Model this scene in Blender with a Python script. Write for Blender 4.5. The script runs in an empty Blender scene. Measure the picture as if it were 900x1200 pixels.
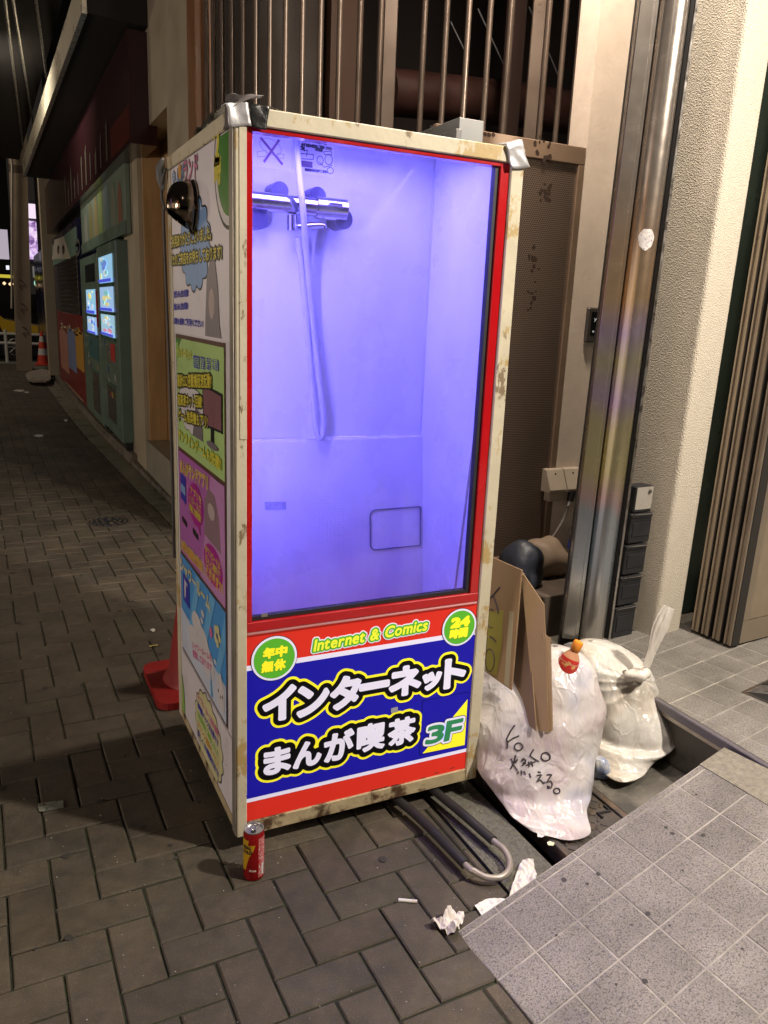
import bpy, math, random
import numpy as np
from mathutils import Vector, Matrix, noise
from mathutils.bvhtree import BVHTree
random.seed(7)
S = bpy.context.scene
COL = S.collection

# ------------------------------------------------------------------ camera
FPX = 925.47682
CAMP = np.array([-0.48692, -1.76104, 1.39309])
EUL = (1.32543, -0.0417, -0.45012)
cam = bpy.data.cameras.new('camera')
cam.sensor_fit = 'VERTICAL'; cam.sensor_height = 24.0; cam.lens = FPX/1200*24
cam.clip_start = 0.02; cam.clip_end = 400
camo = bpy.data.objects.new('camera', cam); COL.objects.link(camo)
camo.location = CAMP; camo.rotation_euler = EUL
S.camera = camo
# ------------------------------------------------------------------ world (night), exposure
W = bpy.data.worlds.new('World'); S.world = W; W.use_nodes = True
nt = W.node_tree
sky = nt.nodes.new('ShaderNodeTexSky'); sky.sky_type = 'NISHITA'; sky.sun_disc = False
sky.sun_elevation = math.radians(-6); sky.sun_rotation = math.radians(200)
mixw = nt.nodes.new('ShaderNodeMix'); mixw.data_type = 'RGBA'; mixw.blend_type = 'ADD'
mixw.inputs[0].default_value = 1.0
mixw.inputs[7].default_value = (0.30, 0.25, 0.22, 1)     # glow of the city on a night sky
nt.links.new(sky.outputs[0], mixw.inputs[6])
bg = nt.nodes['Background']; bg.inputs[1].default_value = 0.05
nt.links.new(mixw.outputs[2], bg.inputs[0])
S.view_settings.view_transform = 'Standard'; S.view_settings.look = 'None'
S.view_settings.gamma = 1; S.view_settings.exposure = 0.0
S.render.engine = 'CYCLES'
S.cycles.max_bounces = 8; S.cycles.transparent_max_bounces = 12
S.cycles.caustics_reflective = False; S.cycles.caustics_refractive = False

def aim(o, target):
    d = Vector(target)-Vector(o.location)
    o.rotation_euler = d.to_track_quat('-Z', 'Y').to_euler()
def area(name, loc, target, sx, sy, power, color, spread=180):
    L = bpy.data.lights.new(name, 'AREA'); L.shape = 'RECTANGLE'; L.size = sx; L.size_y = sy
    L.energy = power; L.color = color; L.spread = math.radians(spread)
    o = bpy.data.objects.new(name, L); COL.objects.link(o); o.location = loc; aim(o, target)
    return o
# lamp over the shop entrance (right, behind the photographer)
area('entrance_lamp', (2.25, -1.95, 3.3), (1.2, 0.1, 0.4), 0.16, 0.16, 205, (1.0, 0.88, 0.74))
area('porch_fill', (1.10, -.50, 3.55), (1.5, .5, 0.4), 0.22, 0.22, 34, (1.0, 0.86, 0.72))  # unseen fill light added over the bags
area('alcove_fill', (1.45, .85, 3.9), (1.75, 1.25, 0.6), 0.25, 0.25, 92, (1.0, 0.82, 0.66))  # unseen fill light added to brighten the recess
# unseen fill lights added along the lane, then a lamp at its end
area('left_fill', (-5.8, -1.6, 1.7), (1.0, 1.0, 1.3), 1.4, 0.8, 125, (1.0, 0.84, 0.72))  # added fill for the cabin's poster side
area('front_fill', (-1.6, -4.4, 4.6), (0.6, 0.4, 0.6), 0.5, 0.5, 5, (1.0, 0.84, 0.66))  # dim added fill from behind the camera
area('facade_fill', (-3.8, 8.0, 2.1), (0.5, 8.0, 2.2), 0.9, 0.9, 38, (1.0, 0.80, 0.56))  # added fill aimed at the far shop fronts
area('street_lamp_end', (-2.3, 15.0, 4.6), (0.3, 15.5, 0.5), 0.6, 0.6, 60, (1.0, 0.84, 0.66))
# unseen light added to brighten the canopy's steel edge
area('canopy_edge_fill', (-1.1, 7.0, 3.42), (0.2, 7.4, 3.32), 0.2, 0.2, 16, (1.0, 0.88, 0.70), spread=95)
# LED tube inside the shower cabin
area('cabin_led', (0.09, 0.055, 1.792), (0.32, 0.385, 1.1), 0.10, 0.02, 2.4, (0.18, 0.15, 1.0))
area('cabin_led_top', (0.36, 0.17, 1.80), (0.36, 0.19, 0.6), 0.50, 0.20, 6.5, (0.18, 0.15, 1.0))
area('cabin_led_upper', (0.046, 0.050, 1.56), (0.40, 0.385, 1.15), 0.012, 0.05, 4.6, (0.18, 0.15, 1.0))
area('cabin_led_side', (0.046, 0.050, 0.98), (0.45, 0.385, 0.90), 0.012, 0.60, 4.2, (0.18, 0.15, 1.0))

# ------------------------------------------------------------------ photo -> place helpers
def _R(rx, ry, rz):
    cx, sx, cy, sy, cz, sz = math.cos(rx), math.sin(rx), math.cos(ry), math.sin(ry), math.cos(rz), math.sin(rz)
    X = np.array([[1,0,0],[0,cx,-sx],[0,sx,cx]]); Y = np.array([[cy,0,sy],[0,1,0],[-sy,0,cy]]); Z = np.array([[cz,-sz,0],[sz,cz,0],[0,0,1]])
    return Z@Y@X
CM = _R(*EUL)
def ray(x, y): return CM@np.array([(x-450)/FPX, -(y-600)/FPX, -1.0])
def onz(x, y, z=0.0):
    d = ray(x, y); return Vector(CAMP+d*(z-CAMP[2])/d[2])
def ony(x, y, Y):
    d = ray(x, y); return Vector(CAMP+d*(Y-CAMP[1])/d[1])
def onx(x, y, X):
    d = ray(x, y); return Vector(CAMP+d*(X-CAMP[0])/d[0])
def onpl(x, y, P, n):
    d = ray(x, y); n = np.array(n, float); return Vector(CAMP+d*np.dot(np.array(P, float)-CAMP, n)/np.dot(d, n))

# ------------------------------------------------------------------ materials
_M = {}
def mat(name, col, rough=0.6, metal=0.0, var=0.0, vscale=20, bump=0.0, bscale=80, spec=0.5, emit=None, es=0.0,
        col2=None, c2scale=6, c2thr=(0.5, 0.6), alpha=None, coat=0.0, tint=False, stretch=None, bdetail=4, bdist=0.002, speck=None, stain=None):
    if name in _M: return _M[name]
    m = bpy.data.materials.new(name); m.use_nodes = True; _M[name] = m
    n = m.node_tree.nodes; l = m.node_tree.links; b = n['Principled BSDF']
    b.inputs['Roughness'].default_value = rough; b.inputs['Metallic'].default_value = metal
    b.inputs['Specular IOR Level'].default_value = spec
    b.inputs['Coat Weight'].default_value = coat
    tc = n.new('ShaderNodeTexCoord'); vec = tc.outputs['Object']
    if stretch:
        mp = n.new('ShaderNodeMapping'); mp.inputs['Scale'].default_value = stretch
        l.new(vec, mp.inputs[0]); vec = mp.outputs[0]
    rgb = n.new('ShaderNodeRGB'); rgb.outputs[0].default_value = (*col, 1); cur = rgb.outputs[0]
    if col2:
        nz = n.new('ShaderNodeTexNoise'); nz.inputs['Scale'].default_value = c2scale; nz.inputs['Detail'].default_value = 8
        nz.inputs['Roughness'].default_value = 0.65
        l.new(vec, nz.inputs[0])
        mr = n.new('ShaderNodeMapRange'); mr.inputs[1].default_value = c2thr[0]; mr.inputs[2].default_value = c2thr[1]
        l.new(nz.outputs[0], mr.inputs[0])
        mx = n.new('ShaderNodeMix'); mx.data_type = 'RGBA'; l.new(mr.outputs[0], mx.inputs[0]); l.new(cur, mx.inputs[6])
        mx.inputs[7].default_value = (*col2, 1); cur = mx.outputs[2]
    if var:
        nz = n.new('ShaderNodeTexNoise'); nz.inputs['Scale'].default_value = vscale; nz.inputs['Detail'].default_value = 6
        nz.inputs['Roughness'].default_value = 0.6
        l.new(vec, nz.inputs[0])
        mr = n.new('ShaderNodeMapRange'); mr.inputs[1].default_value = .25; mr.inputs[2].default_value = .75
        mr.inputs[3].default_value = 1-var; mr.inputs[4].default_value = 1+var
        l.new(nz.outputs[0], mr.inputs[0])
        mx = n.new('ShaderNodeVectorMath'); mx.operation = 'SCALE'; l.new(cur, mx.inputs[0]); l.new(mr.outputs[0], mx.inputs['Scale']); cur = mx.outputs[0]
        mr2 = n.new('ShaderNodeMapRange'); mr2.inputs[1].default_value = .3; mr2.inputs[2].default_value = .7
        mr2.inputs[3].default_value = max(0.02, rough-.10); mr2.inputs[4].default_value = min(1, rough+.10)
        l.new(nz.outputs[0], mr2.inputs[0]); l.new(mr2.outputs[0], b.inputs['Roughness'])
    if speck:
        nz = n.new('ShaderNodeTexNoise'); nz.inputs['Scale'].default_value = speck[0]; nz.inputs['Detail'].default_value = 2; l.new(vec, nz.inputs[0])
        mr = n.new('ShaderNodeMapRange'); mr.inputs[1].default_value = speck[1]; mr.inputs[2].default_value = speck[1]+.05; l.new(nz.outputs[0], mr.inputs[0])
        mx = n.new('ShaderNodeMix'); mx.data_type = 'RGBA'; l.new(mr.outputs[0], mx.inputs[0]); l.new(cur, mx.inputs[6]); mx.inputs[7].default_value = (*speck[2], 1); cur = mx.outputs[2]
    if stain:                      # dirt patches laid over the whole surface, in world space
        ge = n.new('ShaderNodeNewGeometry'); nz = n.new('ShaderNodeTexNoise'); nz.inputs['Scale'].default_value = stain[0]; nz.inputs['Detail'].default_value = 7; nz.inputs['Roughness'].default_value = .68; l.new(ge.outputs['Position'], nz.inputs[0])
        mr = n.new('ShaderNodeMapRange'); mr.inputs[1].default_value = .40; mr.inputs[2].default_value = .64; mr.inputs[3].default_value = 1.0; mr.inputs[4].default_value = stain[1]; l.new(nz.outputs[0], mr.inputs[0])
        mx = n.new('ShaderNodeVectorMath'); mx.operation = 'SCALE'; l.new(cur, mx.inputs[0]); l.new(mr.outputs[0], mx.inputs['Scale']); cur = mx.outputs[0]
    if tint:
        at = n.new('ShaderNodeAttribute'); at.attribute_name = 'tint'
        mx = n.new('ShaderNodeVectorMath'); mx.operation = 'MULTIPLY'; l.new(cur, mx.inputs[0]); l.new(at.outputs['Color'], mx.inputs[1]); cur = mx.outputs[0]
    l.new(cur, b.inputs['Base Color'])
    if bump:
        nz = n.new('ShaderNodeTexNoise'); nz.inputs['Scale'].default_value = bscale; nz.inputs['Detail'].default_value = bdetail
        l.new(vec, nz.inputs[0])
        bp = n.new('ShaderNodeBump'); bp.inputs['Strength'].default_value = bump; bp.inputs['Distance'].default_value = bdist
        l.new(nz.outputs[0], bp.inputs['Height']); l.new(bp.outputs[0], b.inputs['Normal'])
    if emit:
        b.inputs['Emission Color'].default_value = (*emit, 1); b.inputs['Emission Strength'].default_value = es
    elif es:
        l.new(cur, b.inputs['Emission Color']); b.inputs['Emission Strength'].default_value = es
    return m
def lit(name, col, es=0.30, rough=0.40):      # print on the lit face of the light-box
    return mat(name, col, rough, es=es, var=.05, vscale=3, spec=.15)
def prt(name, col, rough=0.28):               # ordinary print under film
    return mat(name, col, max(rough,.36), var=.04, vscale=15, spec=.35)

# ------------------------------------------------------------------ mesh builder
class MB:
    def __init__(s): s.v = []; s.f = []; s.tint = None
    def add(s, vs, fs):
        k = len(s.v); s.v += [tuple(map(float, v)) for v in vs]; s.f += [tuple(i+k for i in f) for f in fs]; return s
    def box(s, a, b, bev=0.0, M=None):
        x0, y0, z0 = a; x1, y1, z1 = b
        if x0 > x1: x0, x1 = x1, x0
        if y0 > y1: y0, y1 = y1, y0
        if z0 > z1: z0, z1 = z1, z0
        if bev <= 0:
            vs = [(x0,y0,z0),(x1,y0,z0),(x1,y1,z0),(x0,y1,z0),(x0,y0,z1),(x1,y0,z1),(x1,y1,z1),(x0,y1,z1)]
            fs = [(0,3,2,1),(4,5,6,7),(0,1,5,4),(1,2,6,5),(2,3,7,6),(3,0,4,7)]
        else:
            b_ = min(bev, (x1-x0)/2.01, (y1-y0)/2.01, (z1-z0)/2.01)
            vs = []; idx = {}
            for cx in (0,1):
                for cy in (0,1):
                    for cz in (0,1):
                        X = (x0,x1)[cx]; Y = (y0,y1)[cy]; Z = (z0,z1)[cz]
                        sx = 1-2*cx; sy = 1-2*cy; sz = 1-2*cz
                        idx[cx,cy,cz] = len(vs)
                        vs += [(X, Y+sy*b_, Z+sz*b_), (X+sx*b_, Y, Z+sz*b_), (X+sx*b_, Y+sy*b_, Z)]
            I = lambda c, a_: idx[c]+a_
            fs = []
            fs.append((I((0,0,0),0),I((0,0,1),0),I((0,1,1),0),I((0,1,0),0)))
            fs.append((I((1,0,0),0),I((1,1,0),0),I((1,1,1),0),I((1,0,1),0)))
            fs.append((I((0,0,0),1),I((1,0,0),1),I((1,0,1),1),I((0,0,1),1)))
            fs.append((I((0,1,0),1),I((0,1,1),1),I((1,1,1),1),I((1,1,0),1)))
            fs.append((I((0,0,0),2),I((0,1,0),2),I((1,1,0),2),I((1,0,0),2)))
            fs.append((I((0,0,1),2),I((1,0,1),2),I((1,1,1),2),I((0,1,1),2)))
            for cy in (0,1):
                for cz in (0,1): fs.append((I((0,cy,cz),1),I((1,cy,cz),1),I((1,cy,cz),2),I((0,cy,cz),2)))
            for cx in (0,1):
                for cz in (0,1): fs.append((I((cx,0,cz),0),I((cx,1,cz),0),I((cx,1,cz),2),I((cx,0,cz),2)))
            for cx in (0,1):
                for cy in (0,1): fs.append((I((cx,cy,0),0),I((cx,cy,1),0),I((cx,cy,1),1),I((cx,cy,0),1)))
            for c in idx: fs.append((I(c,0),I(c,1),I(c,2)))
        if M is not None: vs = [tuple(M@Vector(v)) for v in vs]
        return s.add(vs, fs)
    def tube(s, pts, r, n=10, cap=True, closed=False):
        pts = [Vector(p) for p in pts]; m = len(pts); rings = []
        up = None
        for i, p in enumerate(pts):
            if closed: t = pts[(i+1)%m]-pts[i-1]
            else: t = pts[min(i+1, m-1)]-pts[max(i-1, 0)]
            t.normalize()
            if up is None:
                up = Vector((0,0,1)) if abs(t.z) < .9 else Vector((1,0,0))
            a = t.cross(up).normalized(); up = a.cross(t).normalized()
            rr = r[i] if isinstance(r, (list, tuple)) else r
            rings.append([p+(a*math.cos(2*math.pi*k/n)+up*math.sin(2*math.pi*k/n))*rr for k in range(n)])
        vs = [v for R_ in rings for v in R_]; fs = []
        for i in range(m if closed else m-1):
            j = (i+1) % m
            for k in range(n): fs.append((i*n+k, i*n+(k+1)%n, j*n+(k+1)%n, j*n+k))
        if cap and not closed: fs.append(tuple(range(n-1,-1,-1))); fs.append(tuple((m-1)*n+k for k in range(n)))
        return s.add(vs, fs)
    def lathe(s, prof, c=(0,0,0), n=24, M=None, cap=True):
        vs = []; fs = []; m = len(prof)
        for (r, z) in prof:
            for k in range(n):
                v = Vector((r*math.cos(2*math.pi*k/n), r*math.sin(2*math.pi*k/n), z))
                v = (M@v) if M is not None else v
                vs.append(v+Vector(c))
        for i in range(m-1):
            for k in range(n): fs.append((i*n+k, i*n+(k+1)%n, (i+1)*n+(k+1)%n, (i+1)*n+k))
        if cap: fs.append(tuple(range(n-1,-1,-1))); fs.append(tuple((m-1)*n+k for k in range(n)))
        return s.add(vs, fs)
    def slab(s, poly, d):         # polygon (3D points) extruded by vector d
        n = len(poly); d = Vector(d); P = [Vector(p) for p in poly]
        vs = P+[p+d for p in P]
        fs = [tuple(range(n)), tuple(range(2*n-1, n-1, -1))]+[(i, i+n, (i+1)%n+n, (i+1)%n) for i in range(n)]
        return s.add(vs, fs)
    def prism(s, poly2, z0, z1):
        return s.slab([(x, y, z0) for x, y in poly2], (0, 0, z1-z0))
    def mesh(s, name, org=(0,0,0), smooth=False):
        me = bpy.data.meshes.new(name); o = Vector(org)
        me.from_pydata([tuple(Vector(v)-o) for v in s.v], [], s.f)
        if smooth: me.polygons.foreach_set('use_smooth', [True]*len(me.polygons))
        me.update(); return me
    def build(s, name, m, parent=None, smooth=False, loc=None, fixn=True, **kw):
        org = wpos(parent) if parent else (Vector(loc) if loc is not None else Vector((0,0,0)))
        me = s.mesh(name, org, smooth)
        if fixn:
            import bmesh
            bm = bmesh.new(); bm.from_mesh(me); bmesh.ops.recalc_face_normals(bm, faces=bm.faces); bm.to_mesh(me); bm.free()
        if smooth:
            try: me.set_sharp_from_angle(angle=math.radians(38))
            except Exception: pass
        if m: me.materials.append(m)
        o = bpy.data.objects.new(name, me); COL.objects.link(o)
        if parent: o.parent = parent
        else: o.location = org
        tag(o, **kw)
        return o
def wpos(o):
    p = Vector((0,0,0))
    while o is not None: p += o.location; o = o.parent
    return p
def tag(o, label=None, cat=None, group=None, kind=None):
    if label: o['label'] = label
    if cat: o['category'] = cat
    if group: o['group'] = group
    if kind: o['kind'] = kind
    return o
def thing(name, loc, label, cat, group=None):
    o = bpy.data.objects.new(name, None); COL.objects.link(o); o.location = loc; o.empty_display_size = .1
    return tag(o, label, cat, group)
def put(me, name, parent, loc, rotz=0, rot=None, m=None):     # shared-mesh piece at world loc
    o = bpy.data.objects.new(name, me); COL.objects.link(o)
    if parent: o.parent = parent; o.location = Vector(loc)-wpos(parent)
    else: o.location = loc
    o.rotation_euler = rot if rot else (0,0,rotz)
    return o
def lerp(a, b, t): return a+(b-a)*t
def smooth_path(pts, k=8, closed=False):
    P = [Vector(p) for p in pts]; n = len(P); out = []
    for i in range(n if closed else n-1):
        p0 = P[(i-1) % n] if (closed or i > 0) else P[0]; p1 = P[i]; p2 = P[(i+1) % n]; p3 = P[(i+2) % n] if (closed or i+2 < n) else P[-1]
        for j in range(k):
            t = j/k
            out.append(0.5*((2*p1)+(p2-p0)*t+(2*p0-5*p1+4*p2-p3)*t*t+(3*p1-p0-3*p2+p3)*t**3))
    if not closed: out.append(P[-1])
    return out

# ------------------------------------------------------------------ flat print: glyph outlines grown/shrunk on a distance field
_G = {}
def glyph(ch):
    if ch in _G: return _G[ch]
    cu = bpy.data.curves.new('glyph', 'FONT'); cu.body = ch; cu.resolution_u = 4
    o = bpy.data.objects.new('glyph', cu); COL.objects.link(o); bpy.context.view_layer.update()
    me = bpy.data.meshes.new_from_object(o.evaluated_get(bpy.context.evaluated_depsgraph_get()))
    bpy.data.objects.remove(o); bpy.data.curves.remove(cu)
    V = np.array([v.co[:2] for v in me.vertices]) if len(me.vertices) else np.zeros((0, 2))
    cnt = {}
    for p in me.polygons:
        vs = list(p.vertices)
        for i in range(len(vs)):
            e = (min(vs[i], vs[i-1]), max(vs[i], vs[i-1])); cnt[e] = cnt.get(e, 0)+1
    E_ = np.array([(V[a], V[b]) for (a, b), c in cnt.items() if c == 1]) if len(V) else np.zeros((0, 2, 2))
    bpy.data.meshes.remove(me)
    if len(E_):
        mn = E_.reshape(-1, 2).min(0); mx = E_.reshape(-1, 2).max(0)
    else: mn = np.zeros(2); mx = np.array([.4, .7])
    _G[ch] = (E_, mn, mx); return _G[ch]
def edges_fit(ch, cx, cy, w, h, shear=0.0, rot=0.0):       # glyph box fitted to w x h around (cx, cy)
    E_, mn, mx = glyph(ch)
    if not len(E_): return E_
    c = (mn+mx)/2; s = np.array([w, h])/np.maximum(mx-mn, 1e-3)
    P = (E_-c)*s
    P[..., 0] += P[..., 1]*shear
    cr, sr = math.cos(rot), math.sin(rot)
    X = P[..., 0]*cr-P[..., 1]*sr; Y = P[..., 0]*sr+P[..., 1]*cr
    return np.stack([X+cx, Y+cy], -1)
def edges_line(txt, x0, y0, h, width=None, rise=0.0, shear=0.0, sp=1.0):   # baseline text, em height h
    out = []; x = 0
    adv = []
    for ch in txt:
        E_, mn, mx = glyph(ch)
        a = (1.0 if ord(ch) > 0x2000 else (mx[0]+.08 if ch != ' ' else .35))*sp
        adv.append((ch, x)); x += a
    s = h; sx = (width/x) if width else s
    for ch, xx in adv:
        E_, mn, mx = glyph(ch)
        if not len(E_): continue
        P = E_.copy().astype(float)
        X = (P[..., 0]+P[..., 1]*shear+xx)*sx+x0; Y = P[..., 1]*s+y0+(X-x0)*rise
        out.append(np.stack([X, Y], -1))
    return np.concatenate(out)
def edges_poly(pts, closed=True):
    P = np.array(pts, float); Q = np.roll(P, -1, 0); E_ = np.stack([P, Q], 1)
    return E_ if closed else E_[:-1]
def ellipse(cx, cy, rx, ry, n=40, rot=0):
    cr, sr = math.cos(rot), math.sin(rot)
    return [(cx+rx*math.cos(t)*cr-ry*math.sin(t)*sr, cy+rx*math.cos(t)*sr+ry*math.sin(t)*cr) for t in [2*math.pi*k/n for k in range(n)]]
def field_mesh(E_, grow, cell, solid=True, merge=True):
    """marching squares of (signed distance to outline) < grow -> 2D verts, faces"""
    mn = E_.reshape(-1, 2).min(0)-grow-2*cell; mx = E_.reshape(-1, 2).max(0)+max(grow, 0)+2*cell
    if grow < 0: mn = E_.reshape(-1, 2).min(0)-2*cell
    nx = int((mx[0]-mn[0])/cell)+2; ny = int((mx[1]-mn[1])/cell)+2
    gx = mn[0]+np.arange(nx)*cell; gy = mn[1]+np.arange(ny)*cell
    F = np.full((ny, nx), 1e3); INS = np.zeros((ny, nx), bool)
    R_ = max(abs(grow), 0)+2.5*cell
    for (a, b) in E_:
        x0 = min(a[0], b[0])-R_; x1 = max(a[0], b[0])+R_; y0 = min(a[1], b[1])-R_; y1 = max(a[1], b[1])+R_
        i0 = max(0, int((x0-mn[0])/cell)); i1 = min(nx, int((x1-mn[0])/cell)+2)
        j0 = max(0, int((y0-mn[1])/cell)); j1 = min(ny, int((y1-mn[1])/cell)+2)
        X = gx[None, i0:i1]; Y = gy[j0:j1, None]
        dx, dy = b[0]-a[0], b[1]-a[1]; L = dx*dx+dy*dy+1e-18
        t = np.clip(((X-a[0])*dx+(Y-a[1])*dy)/L, 0, 1)
        d = np.hypot(X-a[0]-t*dx, Y-a[1]-t*dy)
        F[j0:j1, i0:i1] = np.minimum(F[j0:j1, i0:i1], d)
        if solid:
            c = (gy > a[1]) != (gy > b[1])
            js = np.nonzero(c)[0]
            if len(js):
                xc = a[0]+(gy[js]-a[1])/(b[1]-a[1])*dx
                INS[js] ^= gx[None, :] < xc[:, None]
    SD = np.where(INS, -F, F)-grow
    neg = SD < 0
    verts = []; vid = {}; faces = []
    def V(key, x, y):
        if key not in vid: vid[key] = len(verts); verts.append((x, y))
        return vid[key]
    full = neg[:-1, :-1]&neg[:-1, 1:]&neg[1:, :-1]&neg[1:, 1:]
    anyn = neg[:-1, :-1]|neg[:-1, 1:]|neg[1:, :-1]|neg[1:, 1:]
    part = anyn&~full
    for j in range(ny-1):
        row = full[j]
        if row.any():
            d = np.diff(np.concatenate([[0], row.astype(int), [0]])); st = np.nonzero(d == 1)[0]; en = np.nonzero(d == -1)[0]
            if not merge: st = np.nonzero(row)[0]; en = st+1
            for a, b in zip(st, en):
                faces.append((V((0,a,j), gx[a], gy[j]), V((0,b,j), gx[b], gy[j]), V((0,b,j+1), gx[b], gy[j+1]), V((0,a,j+1), gx[a], gy[j+1])))
        for i in np.nonzero(part[j])[0]:
            cs = [(i,j),(i+1,j),(i+1,j+1),(i,j+1)]; f = []
            for k in range(4):
                p, q = cs[k], cs[(k+1)%4]; fp, fq = SD[p[1], p[0]], SD[q[1], q[0]]
                if fp < 0: f.append(V((0,)+p, gx[p[0]], gy[p[1]]))
                if (fp < 0) != (fq < 0):
                    t = fp/(fp-fq); a, b = min(p, q), max(p, q)
                    f.append(V((1,a,b), gx[p[0]]+(gx[q[0]]-gx[p[0]])*t, gy[p[1]]+(gy[q[1]]-gy[p[1]])*t))
            if len(f) > 2: faces.append(tuple(f))
    return verts, faces
def decal(name, E_, grow, cell, frame, off, m, parent, solid=True, **kw):
    """frame = (origin, u, v, n): print lies at origin + u*x + v*y + n*off"""
    vs, fs = field_mesh(np.asarray(E_), grow, cell, solid)
    O, U, Vv, N = frame
    mb = MB(); mb.add([O+U*x+Vv*y+N*off for x, y in vs], fs)
    o = mb.build(name, m, parent, fixn=False, **kw)
    if fs:
        me = o.data
        if me.polygons[0].normal.dot(N) < 0: me.flip_normals()
    return o
def polydecal(name, pts, frame, off, m, parent, **kw):
    O, U, Vv, N = frame
    mb = MB(); mb.add([O+U*x+Vv*y+N*off for x, y in pts], [tuple(range(len(pts)))])
    o = mb.build(name, m, parent, fixn=False, **kw)
    if o.data.polygons[0].normal.dot(N) < 0: o.data.flip_normals()
    return o
FRONT = (Vector((0,0,0)), Vector((1,0,0)), Vector((0,0,1)), Vector((0,-1,0)))      # cabin front, y = 0
SIDE = (Vector((0,0,0)), Vector((0,-1,0)), Vector((0,0,1)), Vector((-1,0,0)))      # cabin left side, x = 0
def fp(x, y, Y=0.0): p = ony(x, y, Y); return (p.x, p.z)          # photo point on the cabin front
def sp(x, y, X=0.0): p = onx(x, y, X); return (-p.y, p.z)         # photo point on the cabin side

# ================================================================== SETTING
M_mortar = mat('joint_sand', (.020,.022,.012), .95, col2=(.035,.045,.018), c2scale=12, c2thr=(.5,.62), bump=.6, bscale=120, var=.3)
M_paver = mat('paver_concrete', (.088,.071,.049), .78, var=.30, vscale=22, bump=1.0, bscale=330, tint=True, col2=(.066,.058,.044), c2scale=9, c2thr=(.40,.70), bdist=.0022, bdetail=6, speck=(480,.66,(.26,.24,.20)), stain=(2.6,.55))
M_conc = mat('old_concrete', (.13,.12,.10), .85, var=.3, vscale=9, bump=.9, bscale=90, col2=(.055,.052,.043), c2scale=5, c2thr=(.42,.6), bdist=.004)
M_aggr = mat('exposed_aggregate', (.12,.118,.095), .8, var=.5, vscale=60, bump=1.0, bscale=110, col2=(.065,.062,.05), c2scale=60, c2thr=(.45,.56), bdist=.006)
M_asph = mat('asphalt', (.04,.04,.042), .85, var=.3, vscale=30, bump=.7, bscale=150)
M_iron = mat('cast_iron', (.07,.062,.055), .55, .3, var=.3, vscale=25, bump=.4, bscale=120, col2=(.12,.085,.06), c2scale=9)
M_black = mat('black_rubber', (.012,.012,.013), .6, var=.2)
M_grout = mat('tile_grout', (.35,.33,.29), .9, var=.35, vscale=18, stain=(6,.62))

_g = MB().add([(-60,-40,-.14),(60,-40,-.14),(60,120,-.14),(-60,120,-.14)], [(0,1,2,3)]); _g.build('ground', M_asph, kind='structure')

# --- pavement: herringbone pavers
def pav_edge(y):
    P = [(-5,.585),(.5,.58),(2.2,.50),(3.3,.482),(4.3,.44),(7.3,.335),(9.5,.30),(18,.24)]
    for (a, b), (c, d) in zip(P, P[1:]):
        if y <= c: return b+(d-b)*(y-a)/(c-a)
    return P[-1][1]
def kerb_x(y):
    P = [(-5,.7),(2.0,.64),(3.9,.59),(5.8,.541),(7.3,.50),(13.8,.47),(18,.50)]
    for (a, b), (c, d) in zip(P, P[1:]):
        if y <= c: return b+(d-b)*(y-a)/(c-a)
    return P[-1][1]
YS = [-4.2,-2,0,.5,2.2,3.3,4.3,5.8,7.3,9.5,13.8,17.6]
bed = MB()
L_ = [(-3.4, YS[0])]+[(pav_edge(y), y) for y in YS]+[(-3.4, YS[-1])]
bed.prism(L_, -.13, -.0065)
pavement = bed.build('pavement', M_mortar, kind='structure')
ux = Vector((.09998,.0018,0)); uy = Vector((-.0018,.09998,0)); g0 = Vector((-.44515,-.13025,0))
def paver_local(L, Wd, seed):
    rnd = random.Random(seed); j = .0022+rnd.random()*.0006; b = .004; h = .03
    x0, x1, y0, y1 = j, L-j, j, Wd-j
    t = [rnd.uniform(-.0012,.0012) for _ in range(4)]
    vs = [(x0,y0,-h),(x1,y0,-h),(x1,y1,-h),(x0,y1,-h),
          (x0,y0,-b),(x1,y0,-b),(x1,y1,-b),(x0,y1,-b),
          (x0+b,y0+b,t[0]),(x1-b,y0+b,t[1]),(x1-b,y1-b,t[2]),(x0+b,y1-b,t[3])]
    fs = [(0,1,5,4),(1,2,6,5),(2,3,7,6),(3,0,4,7),(4,5,9,8),(5,6,10,9),(6,7,11,10),(7,4,8,11),(8,9,10,11)]
    return vs, fs
def tint_attr(me, c, n=None):
    a = me.color_attributes.new('tint', 'FLOAT_COLOR', 'POINT')
    if n is None: n = [c]*len(me.vertices)
    a.data.foreach_set('color', [x for cc in n for x in (*cc, 1)])
def rtint(rnd):
    g = rnd.uniform(.84, 1.12); k = rnd.random()
    w = (1.0+.06*(k-.5), 1.0, 1.0-.08*(k-.5)) if rnd.random() < .85 else (.95, 1.0, .95)
    return tuple(g*c for c in w)
variants = []
for i in range(14):
    vs, fs = paver_local(.1999, .09998, 100+i); me = bpy.data.meshes.new('paver'); me.from_pydata(vs, [], fs)
    rnd = random.Random(i); tint_attr(me, rtint(rnd)); me.materials.append(M_paver); variants.append(me)
cand = []
ang = math.atan2(.0018, .09998)
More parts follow.
